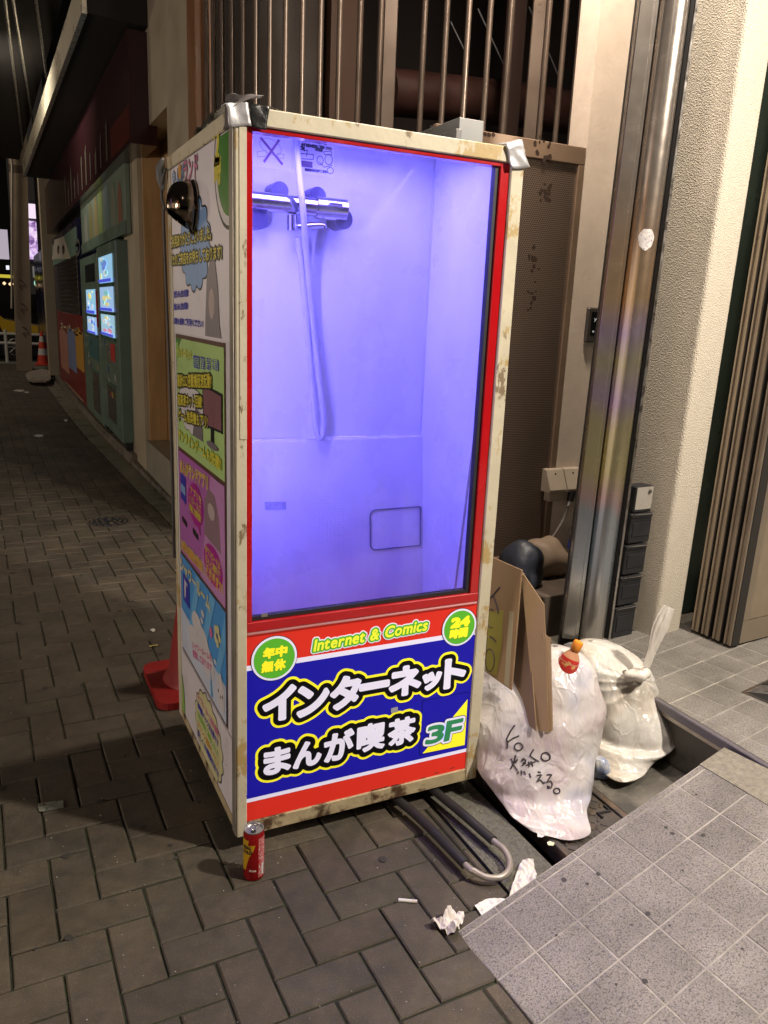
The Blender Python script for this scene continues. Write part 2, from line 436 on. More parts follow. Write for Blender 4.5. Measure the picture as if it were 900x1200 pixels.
for m in range(-260, 260):
    for n in range(-130, 130):
        i, j = m+2*n, m-2*n
        for (a, b, vert) in ((i, j, 0), (i+2, j-1, 1)):
            if not (-34 < a < 14 and -42 < b < 180): continue
            o = g0+ux*a+uy*b
            if o.x < -3.35 or o.y < -4.1 or o.y > 17.4: continue
            L, Wd = (.1999, .09998)
            w = .09998 if vert else .1999; d = .1999 if vert else .09998
            ex = pav_edge(o.y+d/2)
            if o.x+.02 > ex: continue
            cut = o.x+w > ex
            c = o+Vector((w/2, d/2, 0)); dv = CM.T@(np.array(c)-CAMP)
            if -dv[2] > .2:
                px, py = 450+FPX*dv[0]/-dv[2], 600-FPX*dv[1]/-dv[2]
                vis = -30 < px < 930 and py < 1230 and not (215 < px < 565 and py < 930 and c.y > 0)
                size = 1/dv[2]**2 if vis else 0
            else: size = 0
            cand.append((-size, vert, cut, o.x, o.y, ex))
cand.sort()
rest = MB(); rtn = []
sm = MB()
for k, (sz, vert, cut, x, y, ex) in enumerate(cand):
    rnd = random.Random(k*13+5)
    if k < 296 and sz < 0 and not cut:
        rot = (rnd.uniform(-.010,.010), rnd.uniform(-.007,.007), ang+rnd.uniform(-.006,.006)+(math.pi/2 if vert else 0))
        put(variants[rnd.randrange(14)], 'paver', pavement, (x+(.09998 if vert else 0), y, rnd.uniform(-.0012,.0010)), rot=rot)
    else:
        w, d = (.09998, .1999) if vert else (.1999, .09998)
        w = min(w, ex-x)
        if w < .012: continue
        vs, fs = paver_local(w, d, k % 97)
        dz = rnd.uniform(-.0015,.001)
        rest.add([(x+a*math.cos(ang)-b*math.sin(ang), y+a*math.sin(ang)+b*math.cos(ang), c+dz) for a, b, c in vs], fs)
        rtn += [rtint(rnd)]*12
r_ = rest.build('paver', M_paver, pavement, kind='stuff', fixn=False)
tint_attr(r_.data, None, rtn)

rg = random.Random(77)
gs_ = MB(); gw_ = MB()
for k in range(150):
    x, y = rg.uniform(-1.6,.55), rg.uniform(-1.1,5.0); r = rg.uniform(.005,.014)
    gs_.add([(x,y,.0022)]+[(x+r*rg.uniform(.7,1.2)*math.cos(q*.7854), y+r*rg.uniform(.7,1.2)*math.sin(q*.7854), .0017) for q in range(8)], [(0,1+q,1+(q+1) % 8) for q in range(8)])
gs_.build('gum_spots', mat('trodden_gum', (.030,.028,.025), .8), pavement, kind='stuff', fixn=False)
for k in range(420):
    x, y = rg.uniform(-1.2,.74), rg.uniform(-1.1,1.6); r = rg.uniform(.0008,.0022)
    gw_.add([(x-r,y,.0015),(x,y-r,.0015),(x+r*1.3,y,.0015),(x,y+r,.0015),(x,y,.0015+r)], [(0,1,4),(1,2,4),(2,3,4),(3,0,4)])
gw_.build('grit', mat('pale_grit', (.34,.32,.27), .9), pavement, kind='stuff', fixn=False)
# --- concrete strips, gutter, kerb
st = MB()
for (a, b) in zip(YS[3:], YS[4:]):
    st.prism([(pav_edge(a)+.004, a+.003), (kerb_x(a)-.004, a+.003), (kerb_x(b)-.004, b-.003), (pav_edge(b)+.004, b-.003)], -.13, -.001)
st.build('channel_strip', mat('channel_concrete', (.17,.17,.135), .8, var=.3, vscale=7, bump=.6, bscale=80, col2=(.08,.085,.06), c2scale=3), kind='structure')
MB().prism([(.588,-3.5),(.748,-3.5),(.748,.497),(.588,.497)], -.13, -.002).build('concrete_strip', M_aggr, kind='structure')
kb = MB()
for (a, b) in [(1.6,2.55),(2.56,3.5),(3.51,4.45),(4.46,5.40),(5.41,6.3),(6.31,7.25),(7.26,8.2),(8.21,9.2),(9.21,10.2),(10.21,11.2),(11.21,12.4),(12.41,13.8)]:
    kb.box((0,0,0),(0,0,0)) if False else None
    kb.prism([(kerb_x(a)+.002, a), (1.2, a), (1.2, b), (kerb_x(b)+.002, b)], -.13, .095 if a > 5.3 else .04)
kb.build('kerb', mat('kerb_stone', (.15,.13,.11), .75, var=.25, vscale=10, bump=.5, bscale=70, col2=(.07,.06,.05)), kind='structure')
MB().prism([(1.095,-3.5),(1.42,-3.5),(1.42,.46),(2.6,.46),(2.6,.95),(.84,.95),(.84,.42),(1.095,.42)], -.13, 0.0).build('gutter_floor', M_conc, kind='structure')
# manhole plate
mp = thing('manhole_cover', (.94,-.15,0), 'dark checkered iron drain cover under the marked white rubbish bag', 'manhole cover')
MB().box((.806,-.72,-.05),(.826,.41,.003),.002).box((1.070,-.72,-.05),(1.092,.41,.003),.002).box((.826,-.72,-.05),(1.070,-.70,.003),.002).box((.826,.39,-.05),(1.070,.41,.003),.002).build('frame', M_iron, mp)
pl = MB(); pl.box((.829,-.697,-.04),(1.067,.387,-.004))
pl.build('plate', M_iron, mp)
ck = MB()
for i in range(9):
    for j in range(42):
        x = .843+i*.026; y = -.684+j*.0255
        if x > 1.0 and -.28 < y < -.20: continue
        M = Matrix.Translation((x, y, -.0035)) @ Matrix.Rotation(math.radians(45 if (i+j) % 2 else -45), 4, 'Z')
        ck.box((-.0105,-.0035,-.001),(.0105,.0035,.0028),.0015,M=M)
ck.build('tread', M_iron, mp, kind='stuff')
MB().tube([(1.015,-.250,-.001),(1.015,-.228,-.001),(1.058,-.232,-.001),(1.060,-.205,-.001)],.0045,6).build('handle', M_black, mp)

# --- terrace at the right (z = .20), tiles turned 11 degrees
RA = math.radians(11)
TU = Vector((math.cos(RA), math.sin(RA), 0)); TW = Vector((-math.sin(RA), math.cos(RA), 0))
M_tile = mat('granite_tile', (.245,.230,.208), .6, var=.35, vscale=330, bump=.6, bscale=300, tint=True, col2=(.085,.08,.078), c2scale=240, c2thr=(.50,.60), bdist=.0018, speck=(420,.64,(.42,.40,.38)), stain=(5,.66))
M_lip = mat('step_edge_stone', (.12,.11,.12), .5, var=.35, vscale=180, bump=.3, bscale=200)
M_face = mat('step_face', (.060,.055,.042), .55, var=.4, vscale=6, bump=.4, bscale=50, col2=(.02,.02,.016), c2scale=4)
ter = MB(); TP = [(1.425,-4.0),(5.0,-4.0),(5.0,3.0),(2.63,3.0),(2.63,.455),(1.425,.455)]
ter.prism(TP, -.13, .150); terrace = ter.build('terrace', M_face, kind='structure')
MB().prism([(1.418,-4.0),(5.0,-4.0),(5.0,3.0),(2.63,3.0),(2.63,.45),(1.418,.45)], .1505, .1988).build('tile_bed', M_grout, terrace)
MB().box((1.400,-4.0,.168),(1.4175,.45,.1990),.003).build('step_edge', M_lip, terrace)
MB().box((1.408,-4.0,.1515),(1.4170,.45,.1670),.001).build('metal_trim', mat('trim_metal', (.35,.31,.26), .4, .6, var=.3), terrace)
def tile_local(s, seed):
    rnd = random.Random(seed); j = .0024; b = .0015; h = .012; t = rnd.uniform(-.0006,.0006)
    a0, a1 = j, s-j
    vs = [(a0,a0,-h),(a1,a0,-h),(a1,a1,-h),(a0,a1,-h),(a0,a0,-b),(a1,a0,-b),(a1,a1,-b),(a0,a1,-b),(a0+b,a0+b,t),(a1-b,a0+b,t),(a1-b,a1-b,t),(a0+b,a1-b,t)]
    fs = [(0,1,5,4),(1,2,6,5),(2,3,7,6),(3,0,4,7),(4,5,9,8),(5,6,10,9),(6,7,11,10),(7,4,8,11),(8,9,10,11)]
    return vs, fs
tvar = []
TS = .1308
for i in range(8):
    vs, fs = tile_local(TS, i); me = bpy.data.meshes.new('tile'); me.from_pydata(vs, [], fs)
    g = random.Random(i).uniform(.9, 1.08); tint_attr(me, (g, g*.995, g*.985)); me.materials.append(M_tile); tvar.append(me)
T0 = Vector((1.533,.083,.2))           # a joint crossing read off the photo
trest = MB(); ttn = []; cnt = 0
def clip_poly(poly, a, b, c):           # keep a*x+b*y >= c
    out = []
    for i in range(len(poly)):
        p, q = poly[i-1], poly[i]; dp = a*p[0]+b*p[1]-c; dq = a*q[0]+b*q[1]-c
        if (dp < 0) != (dq < 0): t = dp/(dp-dq); out.append(tuple(p[k]+(q[k]-p[k])*t for k in range(len(p))))
        if dq >= 0: out.append(q)
    return out
for i in range(-30, 30):
    for j in range(-36, 16):
        o = T0+TU*(i*TS)+TW*(j*TS)
        cs = [o, o+TU*TS, o+TU*TS+TW*TS, o+TW*TS]
        if min(c.x for c in cs) > 4.9 or max(c.x for c in cs) < 1.425 or max(c.y for c in cs) < -3.9: continue
        if min(c.y for c in cs) > .44 and min(c.x for c in cs) < 2.9: continue
        if max(c.y for c in cs) > 2.9: continue
        inside = min(c.x for c in cs) >= 1.418 and max(c.y for c in cs) <= .45
        near = o.x < 2.6 and o.y > -.75
        if inside and near and cnt < 290:
            put(tvar[(i*5+j*3) % 8], 'tile', terrace, o, rotz=RA); cnt += 1
        else:
            e = .0024
            cs = [o+TU*e+TW*e, o+TU*(TS-e)+TW*e, o+TU*(TS-e)+TW*(TS-e), o+TU*e+TW*(TS-e)]
            P = [(c.x, c.y) for c in cs]
            P = clip_poly(P, 1, 0, 1.4190); P = clip_poly(P, 0, -1, -.45) if P and o.x < 2.7 else P
            if len(P) < 3: continue
            k = len(trest.v); trest.prism(P, .188, .1998); ttn += [(1.0,.995,.985)]*(len(trest.v)-k)
t_ = trest.build('tile', M_tile, terrace, kind='stuff'); tint_attr(t_.data, None, ttn)
# drain grating let into the terrace
dg = thing('drain_grating', (1.85,-.13,.2), 'small stainless lattice drain grating set in the terrace tiles at right edge', 'grating')
GO = onz(869,811,.201)
def gp(a, b, z=.2015): v = GO+TU*a+TW*(-b); return (v.x, v.y, z)
M_steel = mat('stainless', (.55,.53,.50), .32, 1.0, var=.12, vscale=30)
g = MB()
for (a0,a1,b0,b1) in ((0,.22,0,.008),(0,.22,.112,.12),(0,.008,.008,.112),(.212,.22,.008,.112)):
    g.slab([gp(a0,b0,.199), gp(a1,b0,.199), gp(a1,b1,.199), gp(a0,b1,.199)], (0,0,.004))
g.build('frame', M_iron, dg)
MB().slab([gp(.008,.008,.1995), gp(.212,.008,.1995), gp(.212,.112,.1995), gp(.008,.112,.1995)], (0,0,.0008)).build('pit', M_black, dg)
g = MB()
for i in range(-6, 17):
    for s_ in (1,-1):
        a0 = .008; pts = []
        for t in (0, 1):
            b = .008+t*.104; a = i*.014+.01+(b if s_ > 0 else .12-b)
            pts.append((a, b))
        if min(p[0] for p in pts) < .008 or max(p[0] for p in pts) > .212: continue
        g.tube([gp(*pts[0], .2015), gp(*pts[1], .2015)], .0014, 4)
g.build('lattice', M_iron, dg, kind='stuff')

# --- ramp of granite tiles (rises from the pavement to the terrace)
RP0 = onz(542,1099,0); RP1 = onz(860,878,.2)
e1 = (RP1-RP0).normalized(); e2g = Vector((-.015,-.221,0)).normalized()
rn = e1.cross(e2g); rn = rn if rn.z > 0 else -rn; rn.normalize(); e2 = e1.cross(rn); e2 = e2 if e2.y < 0 else -e2; e2.normalize()
RL = (RP1-RP0).length-.012
ramp = MB()
def rp(u, v, h=0): return RP0+e1*u+e2*v+rn*h
A = [rp(0,-.022,-.0013), rp(RL,-.022,-.0013), rp(RL,1.35,-.0013), rp(-.08,1.35,-.0013)]
ramp.add([tuple(a) for a in A]+[(a.x, a.y, min(a.z-.004,-.004)-.10) for a in A], [(0,1,2,3),(7,6,5,4),(0,4,5,1),(1,5,6,2),(2,6,7,3),(3,7,4,0)])
ramp_o = ramp.build('ramp', M_grout, kind='structure')
UT = .1315
def uv_skew(u, v): return (u-.08*v, v)
rr = MB(); rtn = []; k0 = 0
ucuts = [-.001+0, .113]+[.113+UT*i for i in range(1, 7)]
tile_end = RL-.115
vc = [-.022, -.0015]+[.136+.1305*i for i in range(0, 9)]
border = MB(); btn = []; cnt = 0
for a in range(len(ucuts)-1):
    for b in range(len(vc)-1):
        u0, u1 = ucuts[a]+.0016, ucuts[a+1]-.0016; v0, v1 = vc[b]+.0016, vc[b+1]-.0016
        if a == len(ucuts)-2: u1 = min(u1, tile_end)
        P = [uv_skew(u0,v0), uv_skew(u1,v0), uv_skew(u1,v1), uv_skew(u0,v1)]
        # cut corner: the tiles end on a slanted line by the concrete patch
        rnd = random.Random(a*31+b); t = rnd.uniform(-.0006,.0006); gg = rnd.uniform(.80,1.0)
        bot = [rp(u,v,-.01) for u,v in P]; topl = [rp(u,v,-.0015) for u,v in P]
        cu = sum(u for u,v in P)/4; cv = sum(v for u,v in P)/4
        ins = [(u+(cu-u)/abs(cu-u)*.0018, v+(cv-v)/abs(cv-v)*.0018) for u,v in P]
        tp = [rp(u,v,t) for u,v in ins]
        mb = MB().add(bot+topl+tp, [(0,1,5,4),(1,2,6,5),(2,3,7,6),(3,0,4,7),(4,5,9,8),(5,6,10,9),(6,7,11,10),(7,4,8,11),(8,9,10,11)])
        o = mb.build('tile', M_tile, ramp_o)
        tint_attr(o.data, (gg, gg*.99, gg*.995))
gum = MB()
for (x, y, r) in ((600,275,5),(620,293,6),(710,297,6),(403,410,5),(303,428,7),(370,440,4),(540,724,6),(612,562,3),(548,527,6),(500,560,3),(690,178,4),(736,330,3),(280,590,3),(825,630,3),(650,400,3),(455,735,3)):
    c = onpl(540+x/2.5, 860+y/2.5, RP0, rn); rg = random.Random(x); R_g = r*.00105
    gum.add([c+rn*.0012]+[c+rn*.0009+e1*R_g*rg.uniform(.7,1.25)*math.cos(2*math.pi*k/12)+e2*R_g*rg.uniform(.7,1.25)*math.sin(2*math.pi*k/12) for k in range(12)], [(0,1+k,1+(k+1) % 12) for k in range(12)])
gum.build('gum_spots', mat('old_gum', (.045,.042,.040), .8), ramp_o, kind='stuff')
# the concrete patch at the ramp's head
MB().slab([rp(tile_end-.0,-.022,-.0008), rp(RL-.002,-.022,-.0008), rp(RL-.002,1.3,-.0008), rp(tile_end-.1,1.3,-.0008)], rn*.003).build('cement_patch', mat('cement_patch', (.21,.195,.155), .9, var=.35, vscale=60, bump=1, bscale=120, bdist=.004), ramp_o)

# ================================================================== BUILDINGS
M_beige = mat('beige_stone_wall', (.40,.35,.26), .45, var=.10, vscale=4, bump=.15, bscale=30)
M_brown = mat('brown_door_panel', (.40,.255,.12), .5, var=.25, vscale=3, stretch=(4,4,.6))
M_dark = mat('dark_interior', (.012,.010,.010), .8)
M_wood = mat('orange_brown_timber', (.22,.10,.04), .45, var=.3, vscale=6, stretch=(6,6,.8))
bl = thing('beige_building', (.9,4.3,0), 'beige stone faced building corner with a brown doorway behind the shower cabin', 'building')
XF = .60
MB().box((XF,4.93,.04),(.92,5.72,5.2)).build('wall', M_beige, bl)
MB().box((XF,3.06,.04),(.69,3.74,5.2)).build('wall', M_beige, bl)
MB().box((.691,3.062,.04),(1.38,3.74,5.2)).build('inner_wall', mat('inner_brown', (.022,.014,.010), .7, var=.3, vscale=3), bl)
MB().box((XF,3.742,2.60),(.92,4.928,5.2)).build('wall', M_beige, bl)
MB().box((XF+.005,3.742,.04),(.80,4.928,.30)).build('plinth', mat('plinth_stone', (.26,.25,.20), .6, var=.2, vscale=6), bl)
d_ = MB().box((.775,3.742,.302),(.80,4.928,2.598)).build('door', M_brown, bl)
MB().box((.755,4.27,.302),(.774,4.30,2.598),.003).build('moulding', M_brown, bl)
MB().box((XF+.03,4.885,.30),(.773,4.927,2.598),.003).build('jamb', M_brown, bl)
MB().box((XF+.03,3.743,.30),(.773,3.785,2.598),.003).build('jamb', M_brown, bl)
jo = MB()
for z in (1.3, 3.05): jo.box((XF-.0012,3.06,z),(XF-.0002,5.72,z+.004))
MB().box((XF-.02,2.865,0.04),(XF+.07,3.055,5.2),.004).build('timber_post', M_wood, bl)

# curved bar screen round the corner
scr = thing('bar_screen', (1.8,2.2,2.0), 'tall curved screen of thin brown metal bars above the cabin', 'bar screen')
ECX, ECY, ERX, ERY = 1.891, 2.993, 1.269, 1.425
M_bar = mat('bronze_bar', (.13,.10,.08), .35, .55, var=.15, vscale=5)
def ept(t): return Vector((ECX-ERX*math.cos(t), ECY-ERY*math.sin(t), 0))
ts = []; t = .075; acc = 0
bmsh = MB().tube([(0,0,0),(0,0,2.9)], .0135, 8, cap=False).mesh('bar', smooth=True); bmsh.materials.append(M_bar)
PTS = [ept(.05+i*.001) for i in range(2100)]
acc = 0; nxt = 0; nb = 0
for i in range(1, len(PTS)):
    acc += (PTS[i]-PTS[i-1]).length
    if acc >= nxt:
        nxt += .0975; nb += 1
        if nb == 15 or nb == 21: continue
        put(bmsh, 'bar', scr, (PTS[i].x, PTS[i].y, 2.14))
def at_len(s):
    a = 0
    for i in range(1, len(PTS)):
        a += (PTS[i]-PTS[i-1]).length
        if a >= s: return PTS[i]
for s_ in (13.55*.0975, 20.6*.0975):
    p = at_len(s_); v = Vector((p.x-CAMP[0], p.y-CAMP[1], 0)).normalized()
    MB().box((-.030,-.006,0),(.030,.012,2.9),.003, M=Matrix.Translation((p.x,p.y+.02,2.14))@Matrix.Rotation(-.35,4,'Z')).build('flat_post', M_bar, scr)
# curved sill under the bars and solid wall below it
sl = MB(); n = 40
for i in range(n):
    a, b = ept(.05+2.05*i/n), ept(.05+2.05*(i+1)/n)
    c = Vector((ECX, ECY, 0)); ai, bi = a.lerp(c, .06), b.lerp(c, .06); ao, bo = a.lerp(c, -.02), b.lerp(c, -.02)
    sl.add([(ao.x,ao.y,2.10),(bo.x,bo.y,2.10),(bi.x,bi.y,2.10),(ai.x,ai.y,2.10),(ao.x,ao.y,2.14),(bo.x,bo.y,2.14),(bi.x,bi.y,2.14),(ai.x,ai.y,2.14)],
           [(0,3,2,1),(4,5,6,7),(0,1,5,4),(2,3,7,6)])
sl.build('sill', mat('dark_bronze', (.045,.035,.03), .4, .4), scr)
sl = MB()
for i in range(n):
    a, b = ept(.05+2.05*i/n), ept(.05+2.05*(i+1)/n)
    sl.add([(a.x,a.y,-.1),(b.x,b.y,-.1),(b.x,b.y,2.099),(a.x,a.y,2.099)], [(0,1,2,3)])
sl.build('lower_wall', mat('brown_plaster', (.10,.08,.07), .7, var=.2), scr)
# what stands behind the bars
bk = thing('stair_hall', (2.2,4.4,2), 'dark stair hall behind the brown bars with a reddish beam', 'stair hall')
MB().box((1.61,4.35,0),(4.6,4.45,5.2)).build('back_wall', mat('hall_wall', (.035,.026,.024), .8, var=.3, vscale=3), bk)
MB().box((1.40,3.0,0),(1.602,4.34,5.2)).build('side_wall', mat('hall_panel', (.075,.036,.02), .6, var=.3, vscale=2), bk)
M_red = mat('oxide_red_paint', (.045,.018,.014), .5, var=.35, vscale=5)
MB().tube([tuple(ony(455,108,2.9)), tuple(ony(600,122,2.9)), tuple(ony(720,140,2.9))], .13, 18).build('beam', M_red, bk, smooth=True)
MB().box((ony(598,80,2.3).x,2.3,2.2),(ony(613,80,2.3).x,2.38,5.0),.004).build('column', mat('hall_column', (.06,.036,.03), .5), bk)
MB().box((1.45,2.75,4.55),(4.2,4.34,4.65)).build('landing', M_dark, bk)
for (a, b) in (((560,10),(590,75)),((620,8),(655,90)),((690,10),(716,60)),((676,80),(700,135)),((528,25),(545,60))):
    MB().tube([tuple(ony(*a, 2.6)), tuple(ony(*b, 2.6))], .004, 5).build('wire', mat('galv_wire', (.35,.36,.38), .4, .8), bk)

# perforated metal panel
PY = 1.35
pan = thing('perforated_panel', (1.65,PY,0), 'brown perforated metal panel with rust marks behind the cabin', 'metal panel')
M_pan = mat('bronze_sheet', (.25,.175,.12), .42, .25, var=.22, vscale=4)
def perf():
    m = bpy.data.materials.new('perforated_sheet'); m.use_nodes = True; n = m.node_tree.nodes; l = m.node_tree.links; b = n['Principled BSDF']
    tc = n.new('ShaderNodeTexCoord'); sx = n.new('ShaderNodeSeparateXYZ'); l.new(tc.outputs['Object'], sx.inputs[0])
    def math_(op, a, bb=None, c=None):
        q = n.new('ShaderNodeMath'); q.operation = op
        for i, v in enumerate((a, bb, c)):
            if v is None: continue
            if isinstance(v, (int, float)): q.inputs[i].default_value = v
            else: l.new(v, q.inputs[i])
        return q.outputs[0]
    P = .0098
    def dist(off):
        fx = math_('SUBTRACT', math_('FRACT', math_('ADD', math_('DIVIDE', sx.outputs[0], P), off)), .5)
        fz = math_('SUBTRACT', math_('FRACT', math_('ADD', math_('DIVIDE', sx.outputs[2], P*1.732), off)), .5)
        return math_('SQRT', math_('ADD', math_('POWER', math_('MULTIPLY', fx, P), 2.0), math_('POWER', math_('MULTIPLY', fz, P*1.732), 2.0)))
    d = math_('MINIMUM', dist(0.0), dist(0.5))
    hole = math_('LESS_THAN', d, .0032)
    tr = n.new('ShaderNodeBsdfTransparent'); mx = n.new('ShaderNodeMixShader')
    nz = n.new('ShaderNodeTexNoise'); nz.inputs['Scale'].default_value = 3; l.new(tc.outputs['Object'], nz.inputs[0])
    cr = n.new('ShaderNodeMix'); cr.data_type = 'RGBA'; l.new(nz.outputs[0], cr.inputs[0]); cr.inputs[6].default_value = (.26,.185,.14,1); cr.inputs[7].default_value = (.15,.115,.095,1)
    l.new(cr.outputs[2], b.inputs['Base Color']); b.inputs['Metallic'].default_value = .25; b.inputs['Roughness'].default_value = .38
    out = n['Material Output']; l.new(hole, mx.inputs[0]); l.new(b.outputs[0], mx.inputs[1]); l.new(tr.outputs[0], mx.inputs[2]); l.new(mx.outputs[0], out.inputs[0])
    return m
PXR = 2.005; PXL = 1.22; PZT = 2.165; PZB = .205
MB().box((PXL,PY,PZT-.075),(PXR,PY+.03,PZT),.003).box((PXR-.035,PY,PZB),(PXR,PY+.03,PZT-.0765),.003).box((PXL,PY,PZB),(PXL+.035,PY+.03,PZT-.0765),.003).box((PXL+.036,PY,PZB),(PXR-.036,PY+.03,PZB+.04),.003).build('frame', M_pan, pan)
MB().add([(PXL+.035,PY+.012,PZB+.04),(PXR-.035,PY+.012,PZB+.04),(PXR-.035,PY+.012,PZT-.075),(PXL+.035,PY+.012,PZT-.075)],[(0,1,2,3)]).build('sheet', perf(), pan, fixn=False)
MB().box((PXL,PY+.05,PZB),(PXR,PY+.06,PZT)).build('backing', M_dark, pan)
M_rust = mat('rust_spot', (.035,.018,.010), .9)
rn_ = random.Random(3)
FR_P = (Vector((0,PY,0)), Vector((1,0,0)), Vector((0,0,1)), Vector((0,-1,0)))
for (cx, cy) in ((636,176),(640,226),(628,302),(626,348)):
    c = ony(cx, cy, PY); k = 0
    for q in range(11):
        a = rn_.uniform(0, 6.3); r = rn_.uniform(.0, .05); s_ = rn_.uniform(.005,.014)
        pts = [(c.x+r*math.cos(a)+s_*math.cos(t_)*rn_.uniform(.6,1.2), c.z+r*1.4*math.sin(a)+s_*math.sin(t_)*rn_.uniform(.6,1.3)) for t_ in [i*.9 for i in range(7)]]
        polydecal('rust_mark', pts, FR_P, (.0006 if cy < 190 else -.0112)+.00002*q, M_rust, pan)
for (cx, cy) in ((573,158),(568.5,157),(578,158)):
    c = ony(cx, cy, PY); polydecal('screw', ellipse(c.x, c.z, .010, .009, 8), FR_P, .0008, M_rust, pan)

# recess wall at the right of the panel, with the stone ledge
M_pink = mat('pinkish_plaster', (.74,.64,.54), .8, var=.08, vscale=12, bump=.5, bscale=60)
rw = MB().box((PXR+.004,PY+.004,-.1),(3.4,PY+.14,5.2)).build('recess_wall', M_pink); tag(rw, 'pinkish plaster wall strip between the perforated panel and the steel column', 'wall')
M_ledge = mat('ledge_stone', (.085,.065,.05), .7, var=.3, vscale=12, bump=.5, bscale=60)
ld = MB().box((1.10,.905,0.0005),(2.58,PY-.002,.20),.004).build('stone_ledge', M_ledge); tag(ld, 'low dark brown stone ledge at the foot of the perforated panel', 'ledge')

# ---- stucco pillar (right), rotated 11 degrees
def stucco(name, col):
    m = mat(name, col, .9, var=.06, vscale=30)
    n = m.node_tree.nodes; l = m.node_tree.links; b = n['Principled BSDF']
    tc = n.new('ShaderNodeTexCoord'); nz = n.new('ShaderNodeTexNoise'); nz.inputs['Scale'].default_value = 150; nz.inputs['Detail'].default_value = 5; nz.inputs['Roughness'].default_value = .6
    l.new(tc.outputs['Object'], nz.inputs[0])
    vo = n.new('ShaderNodeTexVoronoi'); vo.inputs['Scale'].default_value = 210; l.new(tc.outputs['Object'], vo.inputs[0])
    ad = n.new('ShaderNodeMath'); ad.operation = 'ADD'; l.new(nz.outputs[0], ad.inputs[0]); l.new(vo.outputs[0], ad.inputs[1])
    bp = n.new('ShaderNodeBump'); bp.inputs['Strength'].default_value = .62; bp.inputs['Distance'].default_value = .0042
    l.new(ad.outputs[0], bp.inputs['Height']); l.new(bp.outputs[0], b.inputs['Normal'])
    return m
PM = Matrix.Translation((1.786,.369,0)) @ Matrix.Rotation(RA, 4, 'Z')
def rbox(w, d, z0, z1, r, seg=5):
    pts = []
    for (cx, cy, a0) in ((r, r, 180), (w-r, r, 270)):
        for k in range(seg+1):
            a = math.radians(a0+90*k/seg); pts.append((cx+r*math.cos(a), cy+r*math.sin(a)))
    pts += [(w, d), (0, d)]
    return pts
mb = MB(); P = rbox(.178, .24, 0, 0, .018)
mb.prism([tuple((PM@Vector((x, y, 0)))[:2]) for x, y in P], .2, 5.2)
pil = mb.build('stucco_pillar', stucco('cream_stucco', (.50,.455,.375)), smooth=True); tag(pil, 'tall cream rough stucco pillar between the steel column and folding doors', 'pillar')
# dark glazed screen behind the doors
sg = thing('glazed_screen', (2.3,.5,.2), 'dark greenish glazed screen behind the folding doors', 'glass screen')
MB().add([tuple(PM@Vector(v)) for v in ((.182,.10,.2),(1.6,.10,.2),(1.6,.10,3.2),(.182,.10,3.2))], [(0,1,2,3)]).build('glass', mat('green_glass', (.11,.15,.115), .25, var=.2, vscale=3), sg)
MB().box((.180,.06,.2),(.215,.098,3.2),.002,M=PM).box((.216,.06,3.1),(1.6,.098,3.2),.002,M=PM).build('frame', mat('brown_alu', (.16,.10,.06), .4, .4), sg)
MB().box((.2,.3,3.2),(3.2,.7,5.2),M=PM).build('lintel', stucco('cream_stucco2', (.6,.54,.45)), sg)

# folding doors: four leaves standing folded, one edge towards the pavement
M_alu = mat('champagne_aluminium', (.36,.30,.23), .35, .65, var=.08, vscale=5)
M_alud = mat('dark_gasket', (.02,.018,.016), .6)
M_brz = mat('panel_satin', (.34,.28,.20), .42, .5, var=.12, vscale=12)
fd = thing('folding_door', (2.1,.2,.2), 'folded stack of four champagne aluminium door leaves beside the stucco pillar', 'folding door')
lv0 = onz(809,741,.2); lv1 = onz(856,761,.2)
n_lv = 4
dirv = (lv1-lv0); wl = dirv.length; dn = dirv.normalized(); fx = Vector((-dn.y, dn.x, 0)); fx = fx if fx.x > 0 else -fx
for i in range(n_lv):
    a = [0, .055, .118, .180][i]*wl/.225; th = .040*wl/.225
    p = lv0+dn*a
    FM = Matrix(((fx.x, dn.x, 0, p.x), (fx.y, dn.y, 0, p.y), (0, 0, 1, .2), (0, 0, 0, 1)))
    lf = MB()
    # stile with two ribs and a groove between (seen end-on)
    lf.box((0,0,.012),(.05,th*.30,2.5),.002,M=FM).box((0,th*.70,.012),(.05,th,2.5),.002,M=FM).box((.008,th*.301,.012),(.05,th*.699,2.5),M=FM)
    st_ = lf.build('leaf_stile', M_alu, fd)
    MB().box((.0505,th*.2,.012),(.70,th*.8,.10),M=FM).build('bottom_rail', M_alu, fd)
    MB().box((.0505,th*.3,.101),(.70,th*.75,2.5),M=FM).build('leaf_panel', M_brz, fd)
    MB().box((.004,-th*.0-.0+th*1.01,.012),(.05,th*1.12,2.5),M=FM).build('gasket', M_alud, fd)
p = lv0+dn*(.180*wl/.225)
th = .040*wl/.225
FM = Matrix(((fx.x, dn.x, 0, p.x), (fx.y, dn.y, 0, p.y), (0, 0, 1, .2), (0, 0, 0, 1)))
MB().box((.0505,th*.93,.0121),(.70,th*1.0,.105),.002,M=FM).box((.0505,th*.93,.106),(.095,th*1.0,2.5),.002,M=FM).build('front_trim', M_alu, fd)
MB().box((.096,th*.80,.107),(.70,th*.93,2.5),M=FM).build('front_panel', M_brz, fd)

